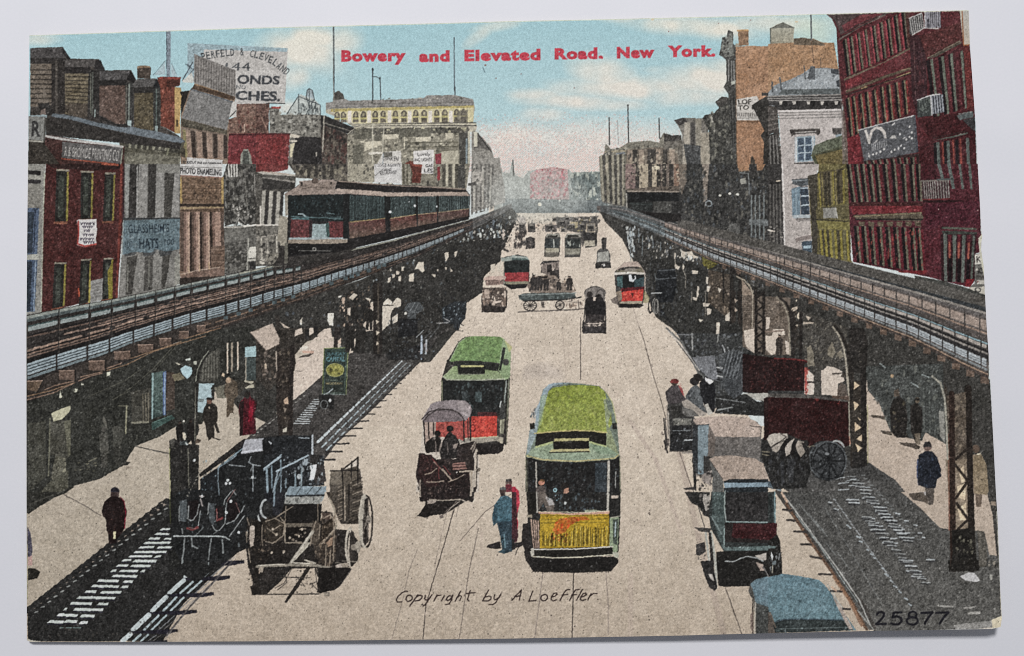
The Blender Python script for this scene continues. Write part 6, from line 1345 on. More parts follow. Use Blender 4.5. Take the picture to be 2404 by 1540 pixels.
P("245 185 560 200 915 175 915 205 600 218 300 210 250 200", 'c29a84', 6); L("250 186 400 188 690 192 910 178", 6, 'd8cfb4')
P("265 205 560 216 910 205 918 510 640 520 300 530 255 530 262 300", 'b3932c', 9, g='a88a2a')
for k in range(62):
    x = 285 + k * 10.3 + RNG.normal() * 3; y0 = 300 + 90 * abs(math.sin(k * 1.7)) * RNG.random() + (20 if x > 560 else 70)
    L([(x, y0), (x - 3, 505)], 5 + 3 * RNG.random(), ('4a3f1c', '3a3218', '5a4a1c', 'd6bd5a')[k % 4], a=.85)
HS("270 210 910 205 915 330 275 340", (.12, .38, .62), .05, '6d5d22', a=.8)
P("440 250 560 235 690 230 740 260 620 270 540 320 500 380 420 400 380 360 410 300", 'b4602a', 10, a=.85); ST("420 240 720 230 560 300 480 420 360 420", 110, 16, 'c0401f a83a1f d08030', a=.75); ST("340 380 540 380 520 480 350 480", 60, 14, 'a04a24 4a3018', asp=1.6, a=.7)
P("165 250 255 270 262 530 200 530 180 400", '4d423a', 9); VS("165 250 260 275 262 530 195 530", (.15, .4, .62, .85), .1, 'b59a88', n=8)
P("140 215 190 215 190 240 140 240", '9a8f7c', 7); P("920 240 1005 235 990 560 930 590 915 500", '8d9a7c', 9); P("945 260 1000 250 985 500 950 480", '4a5249', 8); L("975 280 965 420", 9, 'a9b6b8'); L("925 240 1020 225", 8, 'b5b09c')
P("195 540 600 535 945 515 950 590 600 610 195 605", '25231f', 6); L("200 540 600 536 945 514", 10, 'ddd6c6'); L("195 606 400 618 640 612 955 588", 10, 'cfc8b0')
P("165 620 400 630 640 625 960 605 1000 640 985 680 930 690 930 745 600 758 210 748 165 700", '211f1d', 6); P("165 540 200 520 210 590 180 610", 'b3aea0', 7); P("940 560 1000 570 1000 620 960 610", 'a9a896', 8); ST("180 640 920 640 920 720 200 720", 24, 12, '4a4846 6a6866', a=.6)
for k in range(30):
    x = 200 + k * 24; L([(x, 735), (x + RNG.normal() * 8, 757)], 6, '2a2724', a=.8)
item('printed_person', 'two conversing men, one in blue overalls, printed beside the nearest streetcar')
o(1, 3)
P("2165 520 2180 495 2230 480 2290 460 2300 530 2240 535", '2a2625', 7)
P("2300 40 2330 30 2404 60 2404 550 2370 570 2330 580 2270 565 2310 540 2290 400 2270 280 2250 300 2230 320 2215 240 2240 120", '3a5560', 9, g='35464c'); P("2300 40 2340 30 2404 60 2404 280 2260 275 2270 120", '46636e', 9); P("2260 280 2404 270 2404 560 2340 560 2320 440 2290 400", '33424a', 8); P("2290 0 2340 0 2340 35 2300 40", '3c3230', 7); L("2330 400 2340 520", 12, '6d8a92'); ST("2250 60 2404 60 2404 260 2260 260", 40, 14, '2d424a 5d7f8a', a=.6)
o(2, 3); P("0 60 20 90 30 250 20 420 0 560", '35464c', 8); P("0 0 55 0 65 110 50 250 60 400 45 470 0 480", '42282c', 8); P("40 0 65 0 75 100 45 220 60 300 50 370", 'c03848', 9, a=.85); P("0 480 90 470 100 500 70 520 0 525", '2a2625', 7); P("0 440 20 440 30 540 0 545", '2c2a29'); L("60 520 30 590", 8, '3a3532'); P("100 300 150 290 170 500 180 560 120 560 90 470", '2a2624', 7)
o(2, 2); P("0 1490 30 1490 70 1540 0 1540", 'b03446', 9)
o(1, 2); E(2320, 1525, 32, 26, '4a3a36'); E(2375, 1450, 32, 30, '5d4a44'); P("2345 1420 2400 1415 2404 1440 2345 1445", '4a4644'); P("2340 1470 2404 1470 2404 1540 2350 1540", '6d3038', 9); P("2290 1500 2320 1490 2350 1500 2350 1520 2290 1520", '5a5a58')

# ---- horse wagons
item('printed_wagon', 'hooded delivery wagon with two drivers printed in front of the red dashed streetcar'); o(1, 2)
P("1500 1540 1540 1180 1570 870 1660 870 1950 870 2010 840 2010 1090 2060 1060 2080 1150 2100 1340 2090 1540", '45372f', 9, a=0.0)
P("1570 880 1690 880 1690 1000 1600 1080 1580 1060", 'b59a88', 9); P("1700 900 1940 890 1950 1060 1900 1040 1720 1020", 'b5483e', 10)
P("1560 850 1600 790 1640 715 1720 685 1850 676 1960 680 2015 720 2025 770 2010 830 1965 872 1930 825 1870 775 1770 765 1690 775 1620 820 1572 885", '8d8080', 9); P("1600 810 1690 772 1780 765 1870 775 1930 825 1955 870 1870 880 1572 885", '77696a', 9); L("1572 880 1620 815 1690 775 1780 765 1870 778 1930 825 1962 872", 10, '3d3534'); P("1880 690 1960 685 2015 730 2005 830 1960 830 1900 750", 'a89a98', 9, a=.8)
L("1575 885 1588 1100", 12, '2d2826'); L("1618 890 1625 1040", 12, '332d2b'); L("1668 890 1670 1000", 8, '332d2b'); L("1950 870 1955 1060", 14, '2d2826'); L("2005 840 2012 1060", 9, '3a3532')
E(1705, 990, 30, 28, '24211f'); P("1600 1070 1650 1030 1710 1010 1740 1050 1730 1160 1600 1175 1585 1120", '26221f', 7); E(1822, 945, 34, 30, '24211f'); P("1745 1080 1790 1000 1820 970 1870 1010 1905 1060 1925 1130 1900 1220 1740 1240 1720 1140", '2a2624', 8); ST("1600 1020 1900 1000 1900 1200 1600 1180", 50, 14, '4a4440 6d625a 1a1817', a=.7); L("1745 1080 1730 1140", 10, '9a8a7c'); P("1850 1100 1900 1080 1880 1130 1850 1130", 'a08e80', 7)
P("1900 1100 2060 1060 2080 1100 2040 1200 2080 1330 2030 1340 2020 1540 1550 1540 1500 1390 1530 1180 1580 1175 1650 1240 1750 1230 1880 1230", '332a27', 9)
P("1530 1185 1580 1180 1640 1240 1720 1330 1730 1430 1700 1540 1550 1540 1505 1390", '3a2a29', 9); ST("1520 1180 1720 1300 1720 1540 1540 1540", 80, 16, '5a2a2c 1f1a1a 6b5a52 2a2120', asp=1.4, a=.8)
P("1870 1270 2020 1250 2010 1340 1860 1330", '5d2d2b', 9); HS("1860 1260 2000 1250 2000 1320 1860 1330", (.3, .7), .14, '9a5a50'); P("1840 1345 2025 1340 2020 1370 1930 1370 1910 1385 1850 1380", 'b9a58c', 7); E(1885, 1358, 22, 16, '24201f'); E(1882, 1355, 6, 6, 'd6ccb8')
P("2010 1345 2035 1345 2030 1540 2005 1540", 'a8957c', 7); L("2070 1150 2045 1540", 22, 'b5a790'); L("2078 1160 2055 1540", 8, '3a3532'); P("2060 1320 2105 1320 2100 1350 2065 1350", 'a99c88', 6); P("2030 1100 2070 1060 2060 1130 1990 1240 1950 1260", '4a4038', 8); L("2060 1065 1990 1190", 10, '9a8c7c')
for q, c in (("1580 1360 1690 1330", 'b9a58c'), ("1610 1445 1760 1435", 'c9b79c'), ("1780 1450 1930 1385", 'b9a58c'), ("1650 1240 1850 1430", '9a5a4a'), ("1690 1260 1780 1300 1830 1360", 'b09a80'), ("1640 1230 1720 1340 1720 1430", '6d2a2c'), ("1770 1300 1850 1420", 'b9a58c')):
    L(q, 10, c, a=.9)
P("1545 1540 1560 1420 1800 1440 2000 1400 2020 1540", '2a2523', 8); ST("1540 1400 2020 1400 2020 1540 1540 1540", 60, 16, '4a403a 1a1716 6d6058', a=.7); L("1548 1380 1550 1540", 9, 'a89a86'); ST("1510 1440 1540 1440 1540 1530 1510 1530", 8, 14, '2a2523')
o(1, 3)
P("1545 0 2030 0 2040 50 2020 95 1990 80 1960 90 1840 170 1760 210 1640 220 1610 240 1580 245 1590 90 1540 80", '2b2623', 9); P("1510 225 1560 180 1620 190 1760 160 1720 210 1650 220 1540 230", '2a2624', 7); P("1610 60 1700 60 1690 90 1640 130 1610 140", 'a39384', 7); L("1630 70 1760 65", 9, 'c9bba4'); L("1800 75 1930 72 1970 90", 9, 'bfb09a'); L("1880 90 1770 220", 9, '6d5f55'); L("1910 90 1830 150 1760 230", 6, 'c3b3a0'); P("2000 0 2050 0 2045 80 2015 100", '3a3430', 7); E(2025, 75, 16, 22, '2a2624'); P("1720 220 1760 215 1760 240 1730 250", '6d6058', 7); ST("1560 230 1620 230 1620 280 1560 280", 10, 12, '8a7c70 4a423c')
o(1, 3); cur[0] = len(ITEMS); P("0 0 320 0 300 120 250 260 0 280", '26262a', 8)
item('printed_wagon', 'two-horse slat sided wagon printed at the lower left of the roadway'); o(1, 2)
P("690 1440 710 1350 800 1340 860 1290 945 1220 960 1240 990 1380 1000 1540 690 1540", '77695a', 9, a=.0)
P("700 1345 800 1342 800 1480 690 1480", '665c4f', 9); P("810 1330 940 1330 930 1480 815 1500", '5d5348', 9); ST("700 1345 940 1335 935 1480 700 1480", 60, 14, '8d7d6a 3a332c', a=.6)
L("705 1348 950 1345", 8, '3d352f'); L("805 1320 815 1540", 16, '332c28'); L("800 1330 860 1290 950 1225", 10, '6b5c4e'); L("955 1215 945 1400", 12, '3a322d'); L("900 1250 895 1350", 8, '3d352f'); L("975 1330 995 1500", 8, '4a4038')
P("815 1480 990 1440 1000 1540 830 1540", '332c27', 8)
for k in range(7):
    L([(905 - k * 6, 1535 - k * 6), (1000, 1440 + k * 14)], 8, '9a8a78' if k % 2 else '2c2622')
P("300 1500 420 1490 660 1485 660 1540 290 1540", '8d9ea2', 8)
o(1, 3)
P("660 0 1000 0 1010 60 990 270 960 300 800 300 700 100", '3a322b', 9); HS("700 20 960 0 960 260 760 280", (.1, .25, .4, .55, .7, .85), .045, '7d6c5a', a=.8); VS("700 20 960 0 960 260 760 280", (.45, .75,), .05, '9a8870'); ST("700 20 960 0 960 260 760 280", 70, 16, '221d1a 6d5d4d 8d7c68', asp=.6, a=.7)
P("285 -20 650 -30 640 50 610 105 300 100 270 50", '7f8f92', 9, g='9aa09c'); P("285 30 640 25 640 45 285 45", '2b2f33', 6); P("300 100 610 90 620 110 300 118", 'b3a898', 7)
P("260 115 600 110 600 330 300 300 240 200", '211e1c', 6); L("350 120 180 250", 12, '8d7c6a'); L("590 110 585 250", 11, '8a7a68')
C(1020, 250, 40, 230, 22, '8f8676', 100, 260); P("1000 60 1040 30 1060 150 1055 350 1060 440 1030 500 990 520 985 300", '332c28', 8); L("1030 40 1005 150 990 300 992 450", 24, 'b3aa98'); E(1062, 265, 24, 32, '8d8374'); L("1050 60 1058 250", 10, '4a423a'); L("1055 450 1090 452", 9, '3a332e')
P("0 260 50 240 150 220 260 230 320 290 320 310 560 330 620 250 700 260 760 350 870 360 900 380 960 460 960 640 900 700 700 715 300 720 0 700", '2a2521', 9)
L("985 460 960 560", 26, '8d8374'); L("895 350 880 450 868 560 880 690", 22, 'b5a894'); P("880 390 900 360 930 420 935 600 900 680 890 560", '332d29', 7); E(930, 520, 34, 34, '6d645a'); E(960, 500, 18, 30, '958b7c')
L("690 60 740 180 755 320 740 400", 14, '9a907a'); P("610 180 720 190 740 300 700 330 640 300", '4a4038', 9); ST("600 170 740 180 750 420 560 420", 70, 16, '6d5d4d 231e1b 9a866e', asp=1.6, a=.8); P("620 200 700 200 690 260 630 260", '5d4a3f', 8)
P("540 330 600 300 680 350 720 420 740 560 700 690 620 700 560 600 530 450", '3d342c', 9); L("590 500 720 370", 12, 'b39a7c'); L("640 510 700 440 720 400", 9, 'c9b498'); P("640 500 720 460 730 560 690 560", 'a07a5c', 8, a=.7); L("730 380 730 600", 12, '8a7860'); L("550 310 530 400 510 500", 12, '8d7d68'); ST("520 310 740 330 740 680 560 680", 70, 16, '5d5042 1f1b18 7d6c58', asp=1.8, a=.75)
P("60 300 120 280 220 300 270 360 250 450 180 480 110 440 60 380", '4a4038', 9); ST("20 260 280 250 280 480 20 480", 100, 16, '6d5f4f 1f1b18 9a8870 3a322b', asp=1.2, a=.8); L("230 240 280 300 270 470 480 485", 9, '9a8a72'); L("60 320 70 480 110 520", 10, '9a8a76'); L("280 480 430 470 520 480", 8, 'a3937c'); L("180 470 240 420 260 350", 9, 'a08e74')
L("60 300 0 320", 12, '8a7a68'); P("0 330 50 330 60 600 40 680 0 690", '2a2522', 8); P("140 550 165 550 160 620 145 600", 'c3b7a2'); P("250 545 270 550 265 580 255 575", 'b3a692')
P("430 490 510 430 520 460 480 520 350 660 320 660", 'b5ad98', 8); L("510 440 335 660", 26, 'a9a08c', taper=.7)
L("50 690 300 685 540 690 700 705", 24, '8d8270'); L("70 685 250 680", 10, 'c6bca4'); L("350 665 560 670", 8, 'cfc5ac'); L("470 640 560 690 690 705", 12, '9a8c76')
P("570 700 900 720 880 760 790 880 740 920 600 950 570 940 600 860", '221f1d', 8); P("0 710 350 700 240 830 100 960 0 960", '2a2724', 8); L("490 715 400 860 280 1030", 34, '2a2622', taper=.7); L("0 962 590 958", 10, '2c2825'); L("560 720 600 840", 12, '2a2622'); L("270 730 290 850 200 920", 7, '4a423b'); L("230 800 400 805", 6, '5d534a'); L("520 860 590 930", 8, '3a332e'); ST("360 720 580 740 560 950 350 950", 30, 14, '4a423b 2c2825', a=.7); L("900 720 800 870", 5, '8a7d70'); P("640 940 690 940 690 980 650 980", '6d6258', 7); P("740 690 800 670 860 690 840 720 760 720", 'b3a493', 7); P("20 700 70 720 60 760 25 770", 'b39c84', 7)
C(75, 190, 60, 110, 16, 'b3b8b4', 110, 250); P("60 110 100 80 160 120 150 230 60 240", '2b2a29', 8); L("175 0 170 130", 14, '6d7d88')
o(0, 3)
P("2310 330 2404 320 2404 970 2380 940 2370 820 2330 700 2310 520", '2b2622', 9); E(2375, 340, 26, 24, 'c9a890'); L("2330 340 2320 420 2360 520", 11, 'c3b49a'); P("2340 380 2380 360 2385 500 2350 520", 'b39c86', 8, a=.8); L("2310 250 2404 340", 10, '7d7a70'); ST("2310 500 2404 500 2404 900 2330 850", 40, 16, '4a4038 1c1917', a=.7)
item('printed_wagon', 'dark two-horse team and wagon printed beside the slat sided wagon'); o(0, 2)
P("1880 1420 2060 1300 2200 1180 2310 1050 2404 1040 2404 1540 1880 1540", '222426', 7); P("2300 1050 2404 1040 2404 1100 2290 1150 2270 1180", 'a9aeb4', 8); P("2260 1165 2404 1120 2404 1180 2270 1190", '8d979d', 8); L("2050 1310 2280 1130", 12, '7d959d'); L("2050 1320 2050 1440", 9, '6d8690'); ST("1900 1250 2404 1100 2404 1540 1880 1540", 130, 16, '4a6068 121314 7d97a0 3a3f42', asp=1.4, a=.75); P("1880 1400 2100 1250 2260 1130 2310 1045 2290 1040 2100 1190 1870 1370", '2a2724', 8); L("2150 1295 2310 1305", 12, '8d979c'); E(2370, 1210, 40, 60, '3a3f44')
for q in ("2090 1420 2140 1400 2150 1440 2110 1480", "2330 1240 2404 1210 2404 1240 2340 1270"):
    P(q, '6f8088', 8)
o(1, 2)
P("0 1040 300 1010 530 1010 530 1190 640 1200 640 1480 420 1490 300 1500 290 1540 0 1540", '26282a', 8); P("0 1040 60 1050 55 1120 100 1150 0 1180", 'b3b2b0', 8); P("55 1080 110 1030 160 1080 150 1180 70 1180", '1f1f20'); P("95 1045 150 1080 140 1095 100 1070", 'c9d0d4', 6); L("530 1010 530 1180", 18, 'b3bcc0'); L("400 1030 500 1035", 9, '8d9aa0'); P("0 1190 60 1180 240 1180 240 1540 0 1540", '27292b', 8)
L("200 1340 300 1290 490 1195", 15, 'a5b6bd'); L("70 1330 150 1260 240 1190", 12, '9aadb6'); L("205 1345 160 1540", 16, '9aadb6', a=.85); L("100 1320 110 1540", 18, '8499a3'); L("145 1300 150 1500", 12, '6f8591'); L("232 1240 235 1540", 9, '7d929c'); L("370 1360 375 1480", 10, '7d8f94'); L("430 1300 425 1480", 14, '7d8f94')
P("500 1195 580 1190 620 1240 620 1300 560 1290 500 1280", '2d2a28', 8); P("505 1290 570 1280 560 1420 500 1430 515 1340", 'd3d6d3', 6); P("575 1290 640 1290 660 1440 560 1470 545 1420", '3a3432', 8); P("430 1240 500 1220 480 1290 440 1290", '8d9aa0', 8); ST("250 1200 640 1200 640 1480 260 1480", 110, 16, '4a5054 191919 8d9aa0 a9b5b9', asp=1.5, a=.75); E(405, 1395, 20, 24, 'a9b3b4')
P("300 1505 420 1490 655 1488 650 1540 290 1540", '8499a0', 8); L("300 1520 650 1510", 6, '5d6f78')
o(0, 3)
P("1600 330 1680 250 1600 60 1680 0 2404 -10 2404 330 2310 300 2340 520 2250 560 1960 760 1850 860 1640 720 1620 560", '232322', 7)
ST("1680 0 2404 0 2310 500 1700 640", 170, 14, '3a3f40 151515 6a7375 4a2a2a', asp=1.6, a=.7)
for q, c, w in (("1680 150 1700 230 1760 280", 'a5acac', 9), ("1890 130 1880 220 1820 270 1760 265", 'a9aeaa', 9), ("1770 150 1760 230", '8d9896', 8), ("1730 320 1780 350 1850 340 1900 240", 'b0a39c', 9), ("1970 110 1960 230 2030 270 2090 250", 'b39a92', 8), ("2050 130 2030 200", '9aa3a3', 8), ("2160 90 2120 280 2000 350", 'a9b0b0', 8), ("2170 90 2240 190", 'a9b3b3', 8), ("2290 140 2130 400", '6d7a7c', 8), ("2040 0 2050 50 2090 40", 'a5a9a5', 7), ("2180 0 2120 80", '8d9aa0', 9), ("2000 340 2040 365 2110 310", '9aa3a3', 8), ("1900 40 1880 130", 'a09a92', 9)):
    L(q, w, c, a=.9)
for x0, x1 in ((1770, 1880), (2020, 2090), (2140, 2220)):
    P([(x0, 130), (x1, 120), (x1 - 10, 210), ((x0 + x1) / 2, 260), (x0, 220)], '33201f', 8); ST([(x0, 130), (x1, 120), (x1 - 10, 210), (x0, 230)], 10, 14, '6a2a2a 1a1414', asp=1.6)
L("1650 410 1840 425 2060 410 2150 440", 14, '9aa5a6'); P("1600 420 1700 405 1690 430 1620 435", '8d9a9a'); L("1730 440 1715 660", 15, '8d9896'); L("1800 450 1810 510 1850 525", 10, '8a9290'); L("1975 430 1970 560 1960 680", 11, '8d9896'); L("2090 440 2080 540", 7, '6d7876'); L("1710 360 1730 400", 9, '9aa3a3'); E(2145, 440, 12, 14, 'b3bab5'); E(2175, 90, 11, 12, 'c9cfca'); E(2240, 380, 10, 10, '9aa5a6')
P("1570 560 1680 540 1690 700 1600 740", '262623', 8)

# ---- right hand vehicles
item('printed_wagon', 'open wagon with two seated men printed at the right of the roadway'); o(2, 2)
P("1460 720 1490 700 1600 690 1700 820 1720 850 1700 920 1690 1150 1480 1160 1470 860", '3f3d3a', 8)
L("1425 850 1450 1100", 12, '2f2b29'); L("1440 850 1462 1120", 8, '4a4540'); L("1468 800 1480 1140", 12, 'a59a8a'); L("1455 730 1468 1000", 6, '6d655c')
P("1440 600 1500 540 1570 540 1610 640 1640 670 1600 690 1590 700 1470 720 1450 680", '4c4545', 8); E(1525, 515, 32, 28, '4a4038'); P("1485 505 1500 480 1550 475 1570 500 1560 520 1490 518", '7a2d2a', 8); P("1560 530 1600 570 1620 650 1580 590", 'b03a3a', 8, a=.8); ST("1560 480 1620 560 1620 660 1570 560", 20, 12, 'd04a48 b03434', a=.8)
P("1630 640 1680 560 1730 530 1790 590 1800 720 1830 800 1750 760 1690 700 1640 680", '55595a', 8); E(1715, 500, 44, 40, '2a2726'); ST("1640 580 1790 580 1800 700 1660 680", 40, 14, '77797a 34353a', a=.6); P("1700 440 1740 425 1790 450 1790 500 1720 500", '26221f', 7)
P("1760 520 1810 460 1880 500 1910 560 1900 790 1830 800 1800 700 1770 620", '232325', 7); P("1810 465 1850 475 1900 500 1860 530 1820 500", 'd8d6d0', 6); P("1810 720 1840 705 1860 760 1890 800 1840 820", 'b9b3a4', 7)
P("1590 690 1650 670 1830 810 1790 830 1700 790 1610 740", 'a5998a', 8); P("1600 740 1700 770 1760 830 1640 830 1590 800", '6d6a64', 9); P("1490 740 1590 730 1610 830 1500 850", '35332f', 8); P("1510 850 1690 850 1680 910 1520 910", '77756b', 9); ST("1500 850 1690 850 1690 910 1510 910", 20, 16, '3a3835 a09c8c', a=.8)
P("1500 920 1690 915 1690 1150 1480 1150", '262626', 7); ST("1500 930 1690 930 1690 1140 1490 1140", 50, 16, '3f4345 161616 8d9498', asp=.8, a=.7); L("1620 1055 1690 1052", 12, 'a9afae'); L("1510 965 1680 960", 6, '8d9496')
ST("1400 960 1470 950 1480 1160 1410 1160", 26, 20, '3a3432 7a6e66', asp=1.2); L("1430 1060 1460 1170", 16, '3a3532'); L("1600 1172 1700 1172", 8, '6d655e'); L("1490 1155 1690 1160", 10, '4a4540')
item('printed_wagon', 'dark red panelled upper van printed under the right railway'); 
P("2150 240 2404 270 2404 620 2160 600", '2a1817', 8)
o(3, 2); P("-180 270 200 285 340 300 380 320 340 340 340 590 -180 600", '2c1817', 8); ST("-180 290 340 310 335 580 -180 580", 150, 14, '4a1e1c 1f1010 5a2a26', a=.6); ST("0 290 340 310 335 580 0 590", 130, 14, '4a1e1c 1f1010 5a2a26', a=.6); L("60 285 200 290 340 305 385 320", 14, '6d2220'); P("345 370 370 370 375 590 345 590", 'b04038', 8, a=.85); P("0 590 340 590 340 620 0 620", '3a3a38', 8)
o(2, 2); ST("2220 300 2404 300 2404 590 2220 590", 60, 14, '3f1a18 1a1010', a=.6); P("2160 615 2404 610 2404 690 2300 680 2220 640", 'aaa79a', 8); P("1910 640 2200 620 2300 690 2404 700 2404 830 1900 800 1920 760", '2c2c2a', 8); L("1930 770 2070 745", 14, '8d918d'); L("1920 660 2190 700", 7, '8a8d8a'); ST("1910 640 2300 660 2300 820 1920 800", 50, 16, '4a4d4d 1c1c1c 77797a', a=.7)
item('printed_wagon', 'dark red panelled van printed behind the blinkered horse'); o(3, 2)
P("-40 660 20 640 20 1110 -40 1060", '2a1816', 8)
P("0 640 500 645 750 685 765 1100 700 1120 0 1110", '331716', 8); P("0 615 340 620 500 640 750 680 750 695 400 660 0 650", '55504a', 8); ST("0 660 740 700 750 1090 0 1080", 330, 14, '4a1e1c 200f0f 5a2a26 3a2a28', a=.6); ST("400 650 750 690 740 720 420 690", 30, 14, '8a2c28 a03a34', a=.7); ST("0 1010 740 1010 740 1100 0 1100", 50, 16, '231b1a 3f3a38', a=.7)
item('printed_wheel', 'large spoked cart wheel printed in the shade beside the horse'); P("400 1110 480 1060 620 1060 720 1130 740 1290 700 1400 560 1440 440 1400 390 1260", '2f3030', 8); wheel(560, 1240, 175, 175, 14, '4d5152', 14, scol='5d6263'); C(560, 1240, 150, 150, 7, '1f1f1f'); C(640, 1110, 70, 50, 12, '9a9c97', 250, 350); E(555, 1220, 20, 24, '8d9292')
item('printed_horse', 'dark horse with a white saddle cloth and blinkers printed under the right railway')
P("0 1000 60 985 170 990 330 1060 340 1160 280 1230 240 1440 150 1440 0 1440", '2f2d2a', 8); P("0 1010 60 988 180 992 190 1030 130 1090 40 1160 0 1160", 'b3a796', 8); P("160 1130 210 1060 250 1030 240 1080 205 1200 165 1195", 'b5a592', 8); P("250 1090 290 1050 335 1080 300 1160 265 1160", '9a8a76', 8); P("120 1090 180 1040 215 1030 160 1110 150 1170 120 1160", '211e1c'); P("215 1080 265 1060 255 1200 220 1210", '25221f'); ST("0 1160 260 1160 240 1440 0 1440", 60, 16, '4a4641 1c1a18', asp=2, a=.7); ST("260 1060 400 1100 380 1250 270 1200", 30, 18, '6d6558 2a2724', a=.7)
item('printed_wagon', 'cream topped box van printed behind the nearest right van'); o(2, 2)
P("1700 860 1770 838 2000 828 2200 840 2300 880 2345 930 2330 1240 2200 1210 2050 1200 1880 1215 1800 1380 1720 1390 1690 1150 1710 900", '6d665e', 8)
P("1700 860 1770 838 2000 828 2200 842 2290 875 2340 930 2330 1020 2200 1030 1910 1020 1850 910 1730 910", 'b7a08e', 9); P("1850 910 1910 1020 1900 1190 1850 1210 1840 1010", '6d6056', 9, a=.8)
P("1910 1025 2330 1025 2330 1240 2200 1208 2060 1200 1900 1205", '6a645e', 9); P("1740 912 1845 910 1840 1200 1800 1380 1740 1370 1745 1100", '74868c', 8); P("1700 900 1745 912 1745 1370 1720 1360 1690 1150", '303335', 8); L("1740 912 1850 908", 9, '34373a'); ST("1750 930 1840 930 1835 1340 1750 1350", 30, 12, '8fa3aa 56666c', asp=2, a=.5); P("1800 1200 1880 1210 1890 1400 1800 1390", '3c3a37', 8); P("1780 1380 1850 1340 1880 1400 1860 1480 1790 1440", '8a7e74', 10); ST("1720 1340 1900 1300 1900 1540 1720 1540", 50, 18, '2c2a28 b3a598 4a4642', asp=1.3, a=.8); P("1610 1505 1720 1490 1720 1520 1620 1520", '3a3634', 7); L("2235 920 2345 930", 8, '5d5148'); L("1975 1250 1900 1210", 6, '4a4038', a=.5)
P("1690 1200 1730 1360 1730 1540 1710 1500", '2a2827', 7)
o(2, 3); P("1620 0 1720 0 1860 0 1860 100 1900 200 1860 240 1800 220 1750 130 1690 110", '302e2c', 8); P("1800 20 1860 30 1850 160 1820 180 1790 80", 'a59c90', 9); ST("1720 0 1860 0 1860 230 1760 160", 30, 16, '1f1d1c 8a8076', asp=1.4, a=.8)
item('printed_wagon', 'nearest right van with a beige roof and dark window printed from the front')
o(2, 2)
P("1850 1230 1900 1205 2050 1195 2280 1225 2404 1300 2404 1460 1990 1440 1900 1310", 'a8927f', 9); P("1850 1230 1900 1300 1985 1440 1985 1540 1880 1540 1885 1380", '5f5f5a', 9); L("1870 1260 1980 1420", 6, '3a342f')
P("1990 1440 2050 1415 2404 1420 2404 1460 1990 1455", '24292c', 6); P("1990 1455 2404 1450 2404 1490 1995 1500", '7b93a0', 9); P("1990 1500 2404 1490 2404 1540 1990 1540", '272c2f', 7)
o(2, 3)
P("1870 0 2404 0 2404 560 1990 560 1870 350 1850 240", '333836', 8); P("1880 0 1990 0 2000 520 1980 540 1880 240", '465451', 9); L("1870 230 1970 400", 7, '7d8d8a'); L("1900 260 1985 420", 6, '6d7d7a'); P("2005 5 2404 0 2404 275 2010 275", '2f2d2c', 8); ST("2010 10 2404 0 2404 270 2010 270", 70, 20, '454140 1f1d1c', asp=1.6, a=.6)
L("2000 -10 1995 150 2010 275", 9, '9aa8a0'); L("2010 278 2404 285", 10, '8fa5a0'); P("2000 290 2404 295 2404 480 2000 470", '2c2624', 7); P("2080 295 2404 300 2404 450 2060 430", '401b1c', 9); ST("2060 300 2404 300 2404 460 2060 450", 50, 14, '5f2626 2c1415', a=.6); L("1995 340 1990 530", 10, '8fa5a0'); P("1990 520 2404 505 2404 550 1995 550", '5d706d', 9); ST("2000 510 2404 505 2404 545 2000 545", 24, 14, '8fa39f 37413f', a=.7)
P("1920 560 2404 550 2404 880 1990 890 1940 880 1920 700", '24221f', 7); L("2000 650 2080 655 2150 620 2220 605 2300 620 2360 650", 10, '9a9f9c'); P("2280 600 2390 570 2390 640 2340 640", 'aea497', 8); P("2290 660 2360 680 2370 740 2330 740", 'a59080', 8); L("2360 700 2404 790", 8, '8a8580'); ST("1960 640 2404 640 2404 870 1980 870", 50, 14, '3a3735 151413', a=.6)
L("1820 380 1850 640", 20, 'a9a99c'); L("1870 380 1910 660 1920 900", 22, 'aaaa9c'); P("1845 380 1870 380 1900 700 1870 700", '302d2a', 7); P("1730 490 1810 470 1820 560 1760 600 1730 590", '3d3a38', 8); P("1710 330 1800 335 1870 340 1860 380 1760 370", '45423e', 7); P("1770 650 1880 640 1930 900 1900 930 1850 890 1810 790", '2c2a28', 8); P("1840 770 1880 770 1900 840 1870 820", 'b3ab9e', 7); L("1745 120 1820 370", 8, '3f3b38'); ST("1720 460 1820 460 1830 800 1770 800", 26, 16, '2a2826 6d665f', a=.8)
o(3, 2); P("-2 1280 60 1400 70 1440 0 1440", 'a8927f', 8); P("0 1440 70 1440 130 1530 0 1500", '4a5a64', 8); L("20 1490 120 1530", 9, '8d979a')
o(3, 3)
P("0 0 60 0 75 60 70 290 85 300 80 460 0 480", '2f3533', 8); L("62 0 68 290", 12, '7d9a9a'); L("45 20 55 280", 6, '4d5a5a'); P("0 290 85 292 78 455 0 455", '431b1d', 9); P("0 460 85 400 110 450 130 640 130 780 80 795 0 795", '262421', 8); ST("0 480 120 460 125 780 0 790", 50, 14, '4f5150 151413 8d9292', asp=1.6, a=.7); P("30 560 50 600 40 650 25 600", 'c9cdca', 6); P("0 500 70 510 70 530 0 530", '5d706d', 8); P("40 650 80 640 70 680 40 690", '6d7a7c', 7); L("45 690 40 760", 9, 'a09a86')
item('printed_wagon', 'blue canvas topped wagon printed cut by the bottom edge')
